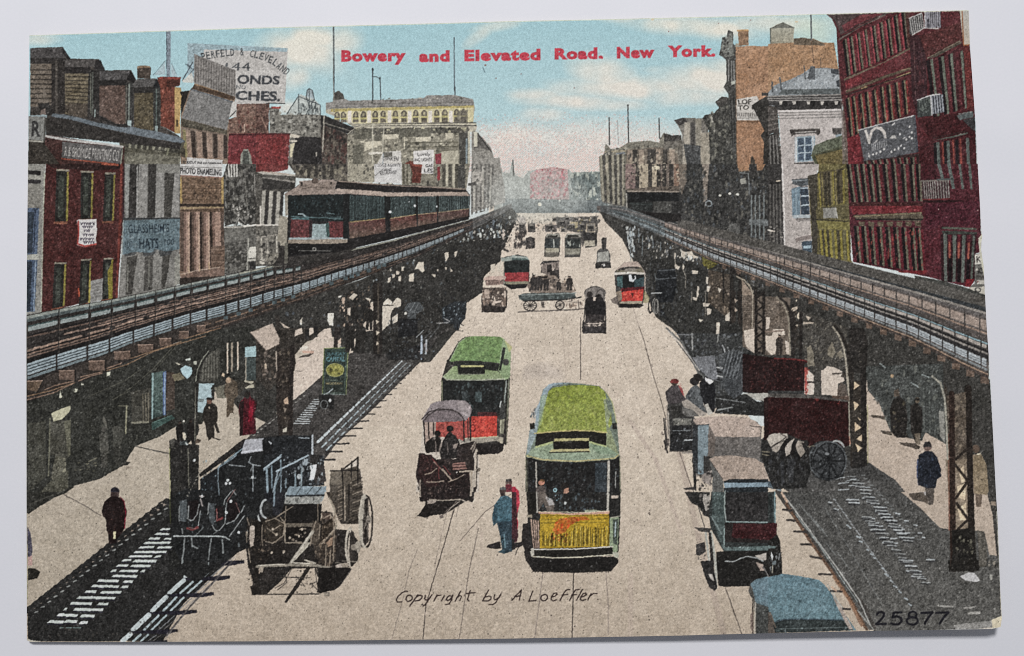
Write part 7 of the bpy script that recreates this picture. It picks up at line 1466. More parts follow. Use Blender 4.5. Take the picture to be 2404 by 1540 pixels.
o(2, 3); P("2240 860 2290 820 2404 790 2404 1330 2300 1335 2300 1100 2280 990", '5b747d', 9); P("2220 930 2240 860 2280 990 2290 1040 2404 1080 2404 1330 2290 1335 2270 1010 2240 980", '45443f', 8, a=.9); P("2290 830 2404 800 2404 1060 2300 1000 2250 880", '5f7b86', 9); L("2262 1010 2262 1330", 12, '3a332c'); L("2285 1040 2280 1330", 12, 'b0a795'); P("2240 1150 2265 1120 2265 1330 2240 1280", '7a6458', 8, a=.8)
o(3, 3); P("0 800 140 768 300 790 480 825 540 880 640 1010 720 1140 760 1200 830 1300 60 1325 0 1330", '5b7d89', 9, g='5f7f86'); ST("0 800 480 825 720 1190 60 1220", 160, 22, '4d6d78 6f929c', a=.4); P("0 1100 50 1230 80 1325 0 1330", '5a4f45', 8); P("60 1220 100 1200 420 1195 700 1205 780 1240 800 1300 70 1325 50 1260", '333b3a', 8); L("70 1222 150 1195 450 1195 720 1205", 8, '3d4d58'); L("100 1285 780 1270", 7, '5d6a68'); L("160 1290 170 1330", 8, '7d8a8a'); L("20 1130 70 1270", 12, '6d5d4d'); L("250 1150 450 1140", 5, '4d666f', a=.5); L("100 940 420 930", 7, '4f6d78', a=.6); L("560 870 700 1090", 6, '8fa6aa', a=.6)
P("600 960 700 1100 800 1290 760 1290 640 1060", 'a8988a', 8, own=False)

# ---- second pass: finer drawing inside the foreground shapes (each stroke stays with the thing it belongs to)
def frame(x, y, s):
    org[:] = (x, y); sc[0] = s
def again(words):
    for i, (n, l) in enumerate(ITEMS, 1):
        if l and words in l:
            cur[0] = i
            return
    raise KeyError(words)
def LS(qs, w, col, a=.9, **k):
    for q in qs.split('|'):
        L(q, w, col, a=a, **k)
def PS(qs, col, n=8, **k):
    for q in qs.split('|'):
        P(q, col, n, **k)

again('dark two-horse team and wagon'); frame(375.6, 1009.4, .3803)
P("100 390 170 360 350 380 360 250 520 130 640 130 640 430 600 540 540 590 460 700 420 800 330 820 120 800 70 700 75 520", '222323', 7)
ST("100 390 640 150 640 500 440 700 120 780", 260, 9, '3a4042 151515 4d5558 2d2f30 5f6a6d', asp=1.4, a=.6)
PS("120 440 165 428 170 520 160 570 125 560|300 452 335 450 340 540 330 590 305 560", '4f5658', 9); PS("170 440 240 430 250 500 220 560 190 560|345 470 390 470 395 540 365 575 345 560|415 440 470 430 490 500 460 560 415 560", '211a1a', 7)
PS("345 490 352 480 356 550 388 535 392 548 350 566|165 598 200 612 235 590 240 605 200 624 165 612", '7d3433', 8)
LS("242 460 228 520 205 556 188 560 165 545|300 450 296 520|322 590 345 622 368 618 402 576|410 450 402 572|440 380 400 430 395 460|448 372 470 400|410 580 460 560 492 512|120 470 118 560|178 470 172 545|135 610 140 640|520 470 500 510|430 655 520 530|250 500 236 590", 6, 'a3a9a6', .85)
LS("465 365 415 440|470 450 492 510|350 500 348 560|180 600 220 610", 5, 'a0706a', .8)
L("85 655 350 656 400 660 428 676", 9, 'a5ada9'); LS("152 670 146 750 135 822|195 670 198 715 232 730|316 670 306 740 300 800|385 680 390 760", 9, '8b9290', .85); LS("270 600 220 650|365 615 330 640", 5, '7d8583', .8)
PS("525 60 640 50 632 128 500 150", 'a5a6ab', 8); L("505 138 632 120", 8, 'c3c6cc'); L("500 152 640 148", 8, '2a2b2c'); P("632 60 660 55 679 80 679 150 640 150 632 110", '1d1d1e', 6)
LS("356 240 405 205 470 158|358 240 358 320 366 400|640 250 679 225|655 240 660 370", 6, '8397a0', .85); LS("428 215 470 220 524 224|560 165 548 200 575 215 560 250|580 215 620 222|575 215 574 380|560 300 590 296", 7, '99a2a4', .8)
for x, y in ((420, 310), (432, 328), (408, 330), (570, 292), (438, 440), (410, 510), (485, 632), (212, 187), (260, 410)):
    E(x, y, 9, 9, 'c3c9c6')
LS("245 410 272 410|250 425 262 470", 8, 'a59a94')
for k in range(9):
    L([(40 - k * 9 + 205, 290 + k * 20 - 40), (262 - k * 12, 285 + k * 20 - 40)], 5, '8a8576', own=False)

again('two-horse slat sided wagon'); frame(563.4, 1056.3, .4006)
P("560 130 600 118 690 92 700 120 716 250 690 400 640 424 600 420 560 330 530 300 525 180", '4f463b', 9); P("530 128 600 125 598 200 530 205", '6d6252', 9); P("605 122 690 118 690 180 606 215", '665b4c', 9)
for k in range(9):
    y = 205 + k * 24
    L([(575, y + 14), (606, y)], 6, '8d7d69', a=.85); L([(660, y - 20 + k), (716, y - 44 + k * 2)], 6, '9a8a75' if k % 2 else '2a2521', a=.85)
LS("597 110 606 250 604 412|692 42 690 200|655 68 652 170|606 112 692 44|530 122 692 120", 8, '2b2622', .95); LS("612 215 616 410", 10, 'a08f79', .9); LS("640 210 636 400", 12, '2a2521', .9)
P("290 214 505 212 490 264 270 268", '7f929b', 8); LS("330 262 360 216|390 262 430 214|440 262 478 214", 5, '3a4347', .8); L("272 268 492 264", 7, '2a2c2e'); P("268 275 480 270 470 314 258 318", '8f9088', 12); ST("268 275 480 270 470 314 258 318", 40, 14, '4a4a46 b5b3a8', asp=.8, a=.6)
P("258 320 480 316 470 432 262 430", '1f1c1a', 6); LS("455 318 458 420|310 330 205 400|270 330 262 440", 6, '8d7d68', .85); P("262 430 440 428 440 450 262 452", '6d6252', 10); P("268 455 420 450 410 540 265 545", '201c19', 6); LS("350 466 385 462|270 545 360 540|262 440 264 540", 8, '9a8b75', .85)
ST("270 500 400 470 400 540 280 545", 26, 12, '8d7d68 3a332c a39480', asp=.7, a=.8)
P("40 410 60 398 130 420 150 500 150 560 250 560 255 650 200 668 60 680 40 640 52 560 45 480", '26211d', 7); P("130 420 200 395 262 430 256 500 200 545 150 530", '3a3229', 10); ST("60 400 262 400 256 540 150 640 60 660", 120, 9, '57493b 1a1715 776551 3f362d', asp=1.3, a=.7)
P("60 448 84 446 88 480 80 560 62 572 54 520", 'b3a290', 8); E(72, 456, 14, 14, 'c3b3a2'); LS("42 398 54 440|38 480 40 540|130 440 128 520 135 560|150 420 205 400 262 434 254 500 192 546 150 536|160 460 220 500|190 470 240 440|50 580 62 660", 6, '9c8b74', .85)
for x, y in ((192, 465), (215, 495), (186, 602), (258, 595), (345, 505), (292, 515), (365, 465)):
    E(x, y, 7, 9, 'b5a58e')
P("425 430 445 412 472 440 470 500 440 560 412 545 415 480", '564a3d', 9); P("470 560 520 500 566 460 562 640 520 692 480 680 465 620", '3f352c', 9); P("480 440 540 400 560 440 520 500 470 540", '33291f', 8); ST("420 410 566 400 560 690 470 680", 130, 9, '6d5c49 1e1916 8d785f 4a3d31', asp=1.6, a=.75)
LS("445 415 425 480 415 545|470 440 462 520|552 470 550 560 546 650|480 550 545 480|520 500 548 470|490 400 530 380 545 400 550 460|525 280 556 340 562 420 552 470|505 560 500 690|530 590 525 680", 6, 'a5937b', .85); PS("505 545 545 505 540 560 515 570", 'b08a6a', 8, a=.8)
L("425 480 296 664", 19, 'a9a08d', taper=.8); L("420 484 300 660", 5, 'cdc5b2'); L("100 682 300 674 425 674 520 690", 15, '8f8573'); LS("110 676 260 670|310 662 410 664|380 645 440 662", 6, 'cbc1ab', .9)
C(158, 345, 36, 54, 12, 'a9aeac', 100, 260); LS("240 40 140 110|395 35 215 125", 9, '9db0b8', .95); LS("155 110 162 220|185 95 188 180|238 130 205 210 198 300|238 60 240 120|270 170 268 220|325 150 322 220", 9, '7d949e', .8)
C(735, 418, 34, 152, 14, 'b5ab97', 95, 265); C(742, 418, 34, 150, 10, '37302a', 270, 450); P("730 290 748 300 752 540 728 560 722 420", '3a332c', 8); LS("724 300 712 420 714 520", 13, 'b3a994', .95); E(752, 405, 16, 22, '8a7f6f')
for k in range(8):
    L([(740, 418), (735 + 26 * math.cos(k * .8), 418 + 130 * math.sin(k * .8))], 5, '8d8272' if k % 2 else '231f1c', a=.8)
C(650, 565, 30, 108, 12, 'b5ab97', 95, 265); P("652 470 668 480 672 640 650 680 640 600", '38312b', 8); E(668, 570, 18, 18, '857a6a'); E(690, 560, 14, 26, 'a39885'); LS("612 575 640 560|690 655 600 650|560 660 612 668", 6, '8d8270', .8)
PS("85 690 110 690 108 770 90 790 78 740|60 800 110 770 170 800 150 846 70 850", '29241f', 7); P("118 700 255 702 180 800 150 846 112 830", '2b2622', 8); P("470 690 650 690 600 760 545 812 470 842 450 800", '1f1b18', 7); L("402 692 284 868", 22, '2a2520', taper=.7); LS("440 700 450 780 470 830|300 700 260 780 205 810|260 745 410 748|410 790 450 770|190 846 460 842|330 740 380 800", 5, '3f372f', .8)
PS("118 680 140 682 132 720 112 712|590 662 640 664 632 690 600 690|488 835 522 838 518 858 492 855", '9a8c78', 9)

again('hooded delivery wagon'); frame(962.4, 927.2, .3336)
P("62 430 75 405 90 425 150 420 185 455 230 480 300 500 420 480 440 470 430 540 410 720 350 736 120 742 80 750 66 700 75 620 50 560", '2b2220', 8)
ST("62 430 300 470 430 500 410 720 80 740", 260, 9, '4a3632 1a1514 5d4a42 3a2522 6d5a50', asp=1.4, a=.7)
P("75 420 150 420 190 470 210 540 205 640 120 650 85 600 55 570", '33211f', 8); ST("75 420 190 460 210 640 85 600", 70, 9, '5a2b2a 221614 6d4a42', asp=1.5, a=.8)
LS("105 560 150 548 188 516|118 612 180 614 236 604|270 612 330 590 382 560|230 520 250 545 290 600|170 472 300 602", 7, 'b39e86', .9); LS("200 520 205 590|236 500 285 560|160 450 215 520", 6, '8a3a38', .9)
P("300 480 400 470 410 520 300 528", '9a6a5c', 10); LS("305 492 400 484|300 512 408 505", 6, '3a2523', .9); E(330, 545, 18, 12, '1d1817'); E(330, 545, 6, 5, 'cfc3b0'); L("352 540 438 534", 11, 'b9a78f'); L("425 538 430 640 428 722", 13, 'b0a08a'); L("466 392 460 520 455 660", 15, 'b8a994'); L("474 400 468 660", 6, '332b27'); PS("415 715 440 712 440 745 420 752|445 650 468 645 466 680 448 680", '2a2321', 7); E(486, 526, 11, 14, '7d7060')
LS("420 460 462 345|400 500 450 380", 8, '8f8273', .85); P("380 430 430 380 450 420 420 520 400 520", '352c28', 8); LS("138 736 230 742 352 735", 8, 'b3a48e', .9); LS("72 600 74 720", 9, 'a89a86', .9); PS("66 720 92 720 90 752 68 748", '231d1b')
P("60 850 110 770 180 760 300 765 270 810 220 835 140 845 100 862", '2a2421', 8); LS("345 742 262 810 215 860|352 745 325 855|240 860 215 865", 5, '6d6055', .8)
LS("98 195 106 330|130 196 134 300|165 196 165 270|376 192 380 300|406 170 410 310|428 150 428 320", 7, '2a2523', .9); L("82 172 130 122 200 98 290 100 350 130 386 180", 6, '3f3634'); ST("90 60 430 50 430 150 90 180", 90, 5, '6d6264 a89c9a', a=.5)
LS("215 350 205 400|300 350 320 380|180 330 185 420|262 340 268 400", 8, '8d7d72', .7)

again('blinkers'); frame(1725.4, 962.4, .2139)
P("300 330 800 330 830 700 760 860 420 870 300 560", '2a2927', 8); ST("320 480 820 480 800 860 420 860", 150, 16, '45464a 1b1a19 5a5a58', asp=2.2, a=.6)
P("350 312 400 262 490 255 575 300 530 336 452 372 402 412 378 380", 'b3a897', 9); P("402 415 500 352 545 340 485 440 452 468 415 450", '978c7d', 10); P("500 405 560 312 605 318 545 420 512 462", '1f1c1a', 6); P("545 425 582 362 655 305 628 380 604 480 562 512", 'b7ab9b', 9); P("605 480 625 380 672 342 662 440 642 505", '1f1c1a', 6); P("666 392 692 334 765 352 742 402 775 460 722 520 682 452", '978b7b', 10); LS("400 405 470 360 560 302|500 262 575 300", 9, '37302b', .9); PS("730 360 770 355 745 390", '2b2624')
LS("295 455 380 462|300 485 370 500|800 400 870 395", 10, '9a8f70', .8); PS("580 540 650 530 640 800 590 800|500 560 540 560 540 800 505 800", '3d3e40', 9, a=.7)
again('large spoked cart wheel'); E(1035, 560, 190, 215, '3b3d3e', 9)
for k in range(12):
    t = math.tau * k / 12; L([(1035, 560), (1035 + 175 * math.cos(t), 560 + 200 * math.sin(t))], 22, '222324' if k % 2 else '1f2021', a=.9)
C(1035, 560, 185, 210, 14, '55595a', 200, 400); C(1035, 560, 170, 195, 12, '202122'); C(1090, 430, 110, 90, 14, 'a3a6a2', 270, 345); ST("860 340 1220 340 1220 780 860 780", 110, 14, '5d6162 2a2b2c 74787a', a=.5); E(1010, 480, 24, 18, '7d8182')

again('under the right railway'); frame(1431.9, 504.7, .3204)
P("270 340 470 300 720 400 890 430 1000 480 1060 600 1060 860 800 870 500 860 400 720 300 560", '34332f', 9)
ST("150 80 480 120 700 330 720 720 520 860 300 560", 420, 9, '222325 4a4d4e 5d6061 2c2c2b 6d6a62', asp=1.8, a=.7)
P("720 400 890 440 890 780 720 640", '51463a', 10); P("965 470 1060 590 1060 835 975 835", '95806b', 10); ST("965 560 1060 600 1060 835 975 835", 40, 14, '4f4337 b9a58d', asp=.5, a=.7); ST("720 420 890 450 890 780 720 640", 70, 14, '332c25 8a765f a8927a', asp=1.2, a=.7)
PS("525 260 552 270 546 312 525 300|560 270 600 264 612 300 572 300|604 290 655 310 610 320|474 358 515 380 500 402 480 392|530 350 548 382 536 402|600 405 648 410 642 432 604 432|640 520 656 526 646 602 635 602|605 600 642 606 636 628 610 622|705 450 722 460 716 502 705 502|710 520 736 526 726 562 708 562|680 642 736 650 722 672 685 672|708 682 746 690 736 722 714 738|845 742 886 698 886 776 846 776|780 785 806 790 800 872 780 872|648 760 682 770 660 788|470 272 484 280 480 330 470 320|790 530 820 545 800 570", 'cdbfa9', 7)
LS("530 385 556 450 552 540|475 280 480 420|700 560 700 740|600 560 596 640", 5, 'a89d8a', .8); LS("150 90 152 330|166 90 160 240|212 100 212 200|372 200 370 260|310 150 318 240|330 430 335 480|240 150 236 300", 6, '8b979a', .75)
for x0, w, y0, y1 in ((890, 26, 425, 790), (955, 22, 455, 810), (832, 13, 400, 640), (1068, 24, 540, 880), (1095, 18, 560, 880)):
    L([(x0, y0), (x0, y1)], w, '2a2622', 7)
L("930 450 985 480 1030 530 1050 600 1055 700", 9, 'a3957d'); LS("900 560 945 600 900 640 945 690|1075 600 1095 630 1075 670 1095 710 1075 750", 9, '2f2a25', .9)
PS("345 400 480 392 490 520 460 640 350 640 330 560", '212325', 8); LS("345 408 480 400|340 470 480 460", 7, '6a7073', .8); ST("345 400 490 400 500 720 350 700", 80, 11, '3d4143 191a1b 5d6366', a=.6); L("310 572 380 572", 8, 'a9aca9'); C(295, 675, 14, 44, 7, '2a2928'); C(340, 670, 15, 52, 7, '8a867c')
again('shopfronts and crowd printed under the left'); frame(809.9, 563.4, .3072)
P("0 400 200 330 430 240 560 165 860 20 1200 -20 1190 160 1060 280 1050 400 930 480 900 600 740 700 640 780 300 870 0 860", '34322e', 9)
ST("200 340 860 30 1190 0 1060 290 930 480 640 760 300 860", 560, 9, '24252a 4d5356 5f676a 2c2b29 45484a 77786f', asp=1.4, a=.7)
ST("0 400 230 330 230 700 0 860", 150, 12, '241f1b 6d5c4a 5a4d40 8a755e', asp=1.3, a=.75)
PS("562 168 600 168 606 236 590 250 562 218 530 228|488 265 528 252 524 318 488 318|390 234 416 240 412 262 394 262|408 282 432 268 432 318 408 312|330 290 350 284 345 320 325 330|360 262 384 258 380 285 362 290|430 205 450 200 448 235 432 235|760 100 790 92 792 130 770 165|836 92 858 86 852 120 838 135|760 205 780 210 775 232|800 210 825 238 808 248|700 225 716 220 710 242|30 440 70 405 95 420 60 460|150 440 200 450 190 475|660 262 692 262 690 290|1110 190 1150 180 1145 250 1118 250|1160 180 1200 160 1200 250 1165 240", 'cfc1aa', 8)
P("285 502 350 494 400 440 432 455 426 505 372 522 350 558 345 640 286 692", 'd0c3ad', 7); P("290 480 330 445 360 470 355 492 290 498", 'ddd0ba', 7); P("360 592 406 560 402 622 364 642", 'cfc3ae', 7); L("288 500 370 500", 6, '4a443d')
PS("20 520 45 515 40 580 20 570|30 630 62 630 55 662 30 660|195 480 216 470 216 690 160 700 150 770 130 770 140 640 180 600|78 680 92 690 78 800 60 860 30 870|70 560 90 560 85 600", 'd0bda6', 8)
for x, y, h in ((120, 870, 250), (185, 690, 190), (40, 850, 230), (75, 640, 150)):
    man(x, y, h, '2c2925', '2c2925', '4a3f36', '24211f')
P("445 540 480 480 565 470 606 520 556 562", '4d5152', 9); LS("470 530 500 480|500 540 535 478|530 545 565 478|560 552 596 540", 5, '8d9292', .6); P("480 545 546 545 542 602 478 602", '55595a', 10); E(462, 560, 10, 13, 'd3cfc0'); P("408 602 556 602 552 730 404 745", '242425', 7); ST("330 600 640 600 620 800 320 860", 120, 10, '3a3f42 1a1a1a 555c60', a=.6)
P("740 520 830 470 925 470 930 530 915 600 880 650 870 690 840 690 830 640 760 640 740 590", '2c3033', 8); ST("740 520 925 470 930 600 740 640", 70, 11, '6d7a80 8fa0a6 1e2022 46525a', asp=1.2, a=.75); LS("920 540 915 600|858 640 862 690|885 640 905 655", 7, '23201f', .95); LS("700 635 790 632|760 600 800 620", 7, 'b5b3ae', .8); LS("830 690 900 696", 6, '554c44', .8)
L("586 735 584 850", 15, 'a9b6c2'); L("622 765 620 840", 13, 'a9adb0'); L("545 745 600 690", 6, '9aa0a0'); LS("660 700 560 800|720 660 640 760", 6, '5d6061', .6)
again('farther along the left railway'); P("214 330 250 325 250 870 216 872", '2a2521', 7); P("256 325 286 320 286 870 258 870", '2d2824', 7); P("248 330 260 330 260 870 248 870", '4d4439', 9)
PS("236 690 266 708 240 728|236 610 262 625 240 645|238 770 262 790 240 805", 'c9b79c', 7); LS("430 250 432 500", 9, '2f2a26', .8)

again('right lattice columns printed one') if False else again('lattice column printed behind the red panelled van'); frame(1701.9, 692.5, .3204)
P("130 0 480 20 470 440 300 440 130 380", '6a5c4e', 11); ST("130 0 480 20 470 200 130 240", 120, 10, '3a322b 9a8771 b59f86', asp=.6, a=.7)
PS("136 262 215 246 215 425 150 372|300 160 330 165 326 245 300 250|352 250 430 250 442 292 392 300 368 432 340 442 300 402 296 300 345 300|440 332 478 352 474 438 450 432", 'cdbba6', 8); man(398, 440, 150, '3a322c', '3a322c', '8a6f5c', '332c27'); L("290 270 430 262", 9, '8a7262')
for k in range(11):
    L([(128, 70 + k * 14), (212, 76 + k * 14)], 5, '4f4337', a=.7)
lattice(228, 284, 21, -20, 430, '2b2521', 48); L("205 -30 200 240", 9, 'a3957f')
L("60 -20 62 190", 34, '342d27'); L("105 -20 108 200", 26, '2e2823'); PS("70 20 92 40 72 60|72 90 92 110 74 130", 'a8937c', 8)
L("378 18 428 66 456 130 468 200 474 330 478 440", 11, '90846f'); L("392 10 450 60 480 130 490 220", 18, '2f2a26')
L("500 120 500 450", 30, '2f2a26'); L("556 130 556 460", 24, '2b2622'); LS("505 180 552 220 505 260 552 300 505 345 552 390", 10, '3a332c', .9)
again('crowd of wagons and pillars'); P("570 120 900 240 900 560 720 520 700 740 655 740 640 500 600 470 575 440", '4a463f', 10); ST("570 130 900 240 890 540 590 460", 140, 12, '33302b 77705f 6a6355 8d8470', asp=1.4, a=.65)
PS("574 196 650 200 645 214 574 214|590 150 630 165 610 190|505 90 530 85 520 115 495 118", 'c3b199', 8); PS("600 385 628 370 650 430 655 520 604 522|756 385 785 342 812 420 790 462 750 442|820 430 850 400 870 450 840 470", '827864', 10); PS("705 552 740 545 745 520 800 530 860 560 850 600 870 625 830 650 822 740 706 728", 'cbbaa6', 8); LS("790 578 870 572", 12, '554c43', .9); P("850 640 885 660 900 740 830 740 825 690", '5f5348', 9); PS("600 582 652 590 648 630 600 632|600 650 655 652 650 732 592 728", 'd0c0ae', 7); L("598 640 655 640", 9, '3f3833')
ST("580 530 612 530 610 730 580 730", 50, 8, 'c0403a a83430 d8604c', asp=1.6)
again('central right lattice column'); L("790 232 832 290 868 380 884 470 892 560 905 720", 12, 'a79c86'); L("806 226 860 300 900 400 918 560 930 760", 22, '2e2924')
again('crowd of wagons and pillars')
P("0 440 130 430 130 720 60 760 0 700", '45484a', 10)
for k in range(16):
    x = 5 + 7 * k; L([(x - 25, 560 + (k % 4) * 18), (x + 22, 390 + (k % 5) * 22)], 5, '8d9394' if k % 2 else '2b2d2e', a=.6)

again('crowd of wagons and pillars'); frame(1995.3, 821.6, .6414)
P("58 60 340 50 352 345 276 302 264 332 214 322 150 300 126 244 106 192 66 150", '474a46', 9); ST("58 60 340 50 352 345 276 302 150 290 66 150", 200, 8, '33352f 5f645f 77796d 2c2d2a', asp=1.8, a=.6)
LS("110 50 130 65|225 120 250 135|265 90 290 100", 5, '9aa6a2', .8); P("325 222 346 226 348 345 330 312", '8c8a7f', 8); LS("270 130 272 290|290 130 294 300|310 150 312 310", 4, '61665f', .7)
again('dark broad pedestrian'); P("158 182 180 166 204 190 211 250 206 308 218 320 172 321 152 300 146 222", '2b2825', 8); P("160 150 178 140 182 168 162 172", '544a40', 8); E(155, 95, 6, 7, '9a8468'); ST("150 180 210 190 210 315 155 300", 40, 8, '45403a 1e1c1a 57503f', a=.6); PS("112 294 150 298 150 306 118 306|72 240 135 240 120 250 85 248", '5a5046', 8, own=False)
again('slim dark pedestrian'); P("222 202 244 194 264 212 266 262 262 300 256 340 240 340 224 300 220 240", '2a2724', 8); E(246, 184, 9, 11, '5f5446'); P("236 178 256 176 256 184 236 186", '25221f'); P("236 306 258 306 256 345 242 346", '6d6355', 8); P("178 338 240 342 252 352 246 364 200 350", '4f473f', 8, own=False)
again('dark blue overcoat'); P("252 384 276 370 302 372 320 392 334 440 330 465 318 466 314 505 290 508 250 494 244 440", '22252c', 7); ST("252 384 320 390 334 460 314 505 250 494", 60, 7, '363b44 14161a 3f4a5a', a=.6); E(283, 354, 14, 17, '6a5850'); P("268 350 274 336 290 334 298 346 298 354 268 356", '2c2a2a'); P("275 505 308 506 304 566 288 566 280 540", '514a44', 9); L("248 400 246 470", 4, '4a5168')
P("214 526 270 520 290 560 230 548", '554c43', 9, own=False)
again('nearest right lattice'); P("352 170 440 150 440 420 370 420", '5d5042', 11); ST("352 170 440 150 440 420 370 420", 80, 9, '3a3129 7d6d58 8d7a62', asp=1.3, a=.7)
P("350 400 450 400 452 690 375 700", '8d7a62', 10)
PS("398 440 416 424 420 482 408 488|392 500 424 486 422 552 398 540|394 582 424 560 426 622 404 622", 'd2b992', 8)
L("372 160 378 790", 21, '34261f'); L("434 140 446 800", 22, '2a231e'); LS("385 420 432 480|432 480 390 540|390 560 432 620|432 620 392 660|388 400 430 360", 10, '2f2721', .95); L("361 400 364 660", 5, '7d4b38', a=.8)
P("372 660 450 650 466 780 472 808 366 806 376 740", '25221e', 8); ST("380 670 450 670 460 800 375 800", 50, 8, '5d5a48 171614 7d7862', a=.6); L("300 95 332 122 346 172 353 260 358 400", 7, '9c9886'); P("466 660 488 664 500 700 502 790 474 796", '5a554b', 9)
again('pale pedestrian'); P("452 388 480 382 500 420 508 520 500 530 456 526 450 450", '85765f', 10); E(462, 362, 13, 15, '57493e'); P("458 530 484 530 480 575 462 574", '6a5c4f', 8)
again('wide slatted shadow'); 
for k in range(20):
    t = k / 19; x = -10 + t * 205; y = 462 + t * 235
    L([(x + RNG.normal() * 3, y), (x + 34 + RNG.normal() * 6, y + 2)], 4.2, 'a9afad', a=.55 + .4 * RNG.random(), own=False); L([(x + 52, y - 4), (x + 64, y - 3)], 3.5, '8d9391', a=.6, own=False); L([(x, y + 5), (x + 36, y + 7)], 4, '2d2d2e', a=.8, own=False)
for k in range(17):
    t = k / 16; x = 44 + t * 215; y = 610 + t * 240
    L([(x + RNG.normal() * 3, y), (x + 32 + RNG.normal() * 6, y + 2)], 4.2, 'a9afad', a=.45 + .45 * RNG.random(), own=False); L([(x, y + 5), (x + 34, y + 7)], 4, '2d2d2e', a=.8, own=False)
for k in range(30):
    t = k / 29; L([(-60 + t * 235, 545 + t * 330), (-53 + t * 235, 551 + t * 330)], 4, 'a3a9aa', a=.5 + .4 * RNG.random(), own=False)
    if k % 2:
        L([(-100 + t * 200, 560 + t * 340), (-85 + t * 200, 590 + t * 340)], 2.5, '7d8280', a=.5, own=False)

# haze of fine dots where the street runs out
again('hazy far end'); V()
E(1258, 462, 120, 62, 'c3c8bd', a=.42, f=16, own=False)
again('tiny wagons and walkers'); o(2, 1)
for x, y, w, h in ((95, 590, 60, 80), (185, 600, 50, 70), (355, 600, 70, 66), (470, 560, 60, 60), (560, 590, 60, 60), (600, 520, 50, 46), (740, 600, 70, 70), (480, 620, 46, 40), (690, 540, 50, 40), (400, 520, 40, 40), (520, 510, 44, 34), (660, 590, 44, 60)):
    P([(x - w / 2, y - h / 2), (x + w / 2, y - h / 2), (x + w / 2, y + h / 2), (x - w / 2, y + h / 2)], '55514c', 9, a=.8); P([(x - w / 2, y - h / 2), (x + w / 2, y - h / 2), (x + w / 2 - 4, y - h / 2 + 14), (x - w / 2 + 4, y - h / 2 + 14)], '9a9284', 8, a=.8); P([(x - w * .35, y - h * .2), (x + w * .35, y - h * .2), (x + w * .35, y + h * .15), (x - w * .35, y + h * .15)], '2d2c2b', 7, a=.8)
ST("0 470 840 470 840 660 0 660", 160, 10, '332f2d 77716a c9b9a6 8d867c', asp=1.3, a=.7)
for k in range(16):
    x = 20 + RNG.random() * 110; y = 620 + RNG.random() * 180; man(x, y, 60, '4a4541', '4a4541', '7a6a5e', '3a3532')
E(262, 380, 16, 16, 'ebe6cd')
# ---- worn paper at the rim of the card
item('bare_paper', 'cream bare paper strip where the print has worn off the upper right corner')
V()
P("2253 24 2278 24 2280 60 2284 105 2262 105", 'bdb5a0', 6); o(3, 0); P("1825 98 1885 98 1893 418 1840 424", 'b3afa4', 9, g='b5a58e'); L("1822 100 1838 425", 10, 'a05a30'); L("1842 424 1892 418", 8, 'b06a38'); V()
L("66 83 601 65.5 951 57 1202 50 1452 45 1803 36.5 2000 31 2253 24.5 2276 24", 2.6, 'd3d8c0', 5, own=False)
item('bare_paper', 'torn nick of bare paper halfway down the right edge'); P("2297 560 2308 545 2312 600 2310 650 2300 600", 'c6c2a8', 6)
item('bare_paper', 'frayed bare paper at the lower right corner'); P("2328 1455 2354 1445 2356 1480 2320 1482 2330 1472", 'cdbf9c', 6)
L("2200 1480 2345 1475", 2, 'c9c6bc', own=False); L("2025 1482 2050 1480", 3, 'c9b8a0', own=False); P("62 1496 70 1502 100 1506 60 1510", 'b5ae9c', 5, own=False); L("2340 1200 2349 1380 2352 1450", 1.6, 'c9cbb4', a=.8, own=False)
L("66 85 63 385 62 770 62 1155 64 1405", 1.4, '7d8a4a', a=.5, own=False)
for x, y in ((622, 60), (1870, 51), (1532, 46)):
    E(x, y, 4, 2, 'd8c6a4', own=False)
# ---- lettering over the picture
item('printed_title', 'red title lettering across the sky')
RED = 'bd4250'
for txt, q in (("Bowery", "801 116 953 114.5 952 142 801 143"), ("and", "984 117 1055.5 116 1055.5 143 984 144"), ("Elevated", "1090 115.5 1269 112.5 1269 139.5 1090 142"), ("Road,", "1302 111.5 1416 109 1416 136.5 1302 138"), ("New", "1448 108.5 1536.5 107 1536.5 134 1448 135.5"), ("York.", "1567 105.5 1679.5 104 1679.5 131 1567 132.5")):
    TX(txt, q, RED, .058, n=8, cap=.729 + .058, space=1.14)
item('printed_copyright_line', 'thin brown italic copyright line lettered on the roadway')
INK = '3a2a26'
o(1, 3)
w = 11
for q in ("1425 935 1400 932 1365 950 1330 985 1318 1015 1328 1034 1370 1030", "1520 965 1445 1070", "1508 985 1535 970 1560 975 1558 995 1535 1018 1495 1022", "1592 972 1582 1000 1590 1015 1615 1010 1640 985", "1652 965 1610 1030 1585 1062 1568 1070", "1702 965 1670 1026", "1688 990 1710 970 1738 968", "1768 972 1742 1024", "1850 968 1835 1015 1815 1050 1780 1058", "1840 985 1820 972 1800 985 1786 1005 1795 1020 1820 1012 1840 990", "1922 930 1870 1026", "1886 995 1912 972 1930 980 1915 1020", "2012 925 1985 1010 2000 1022", "1972 955 2055 945", "2185 920 2128 1022 2180 1024 2206 1005 2206 985 2185 976 2150 988", "2242 966 2234 1000 2245 1014 2270 1000", "2302 955 2250 1040 2220 1056 2188 1058"):
    L(q, w, INK, 4)
C(1438, 998, 32, 26, w, INK, rot=-35); E(1796, 936, 5, 5, INK)
o(2, 3)
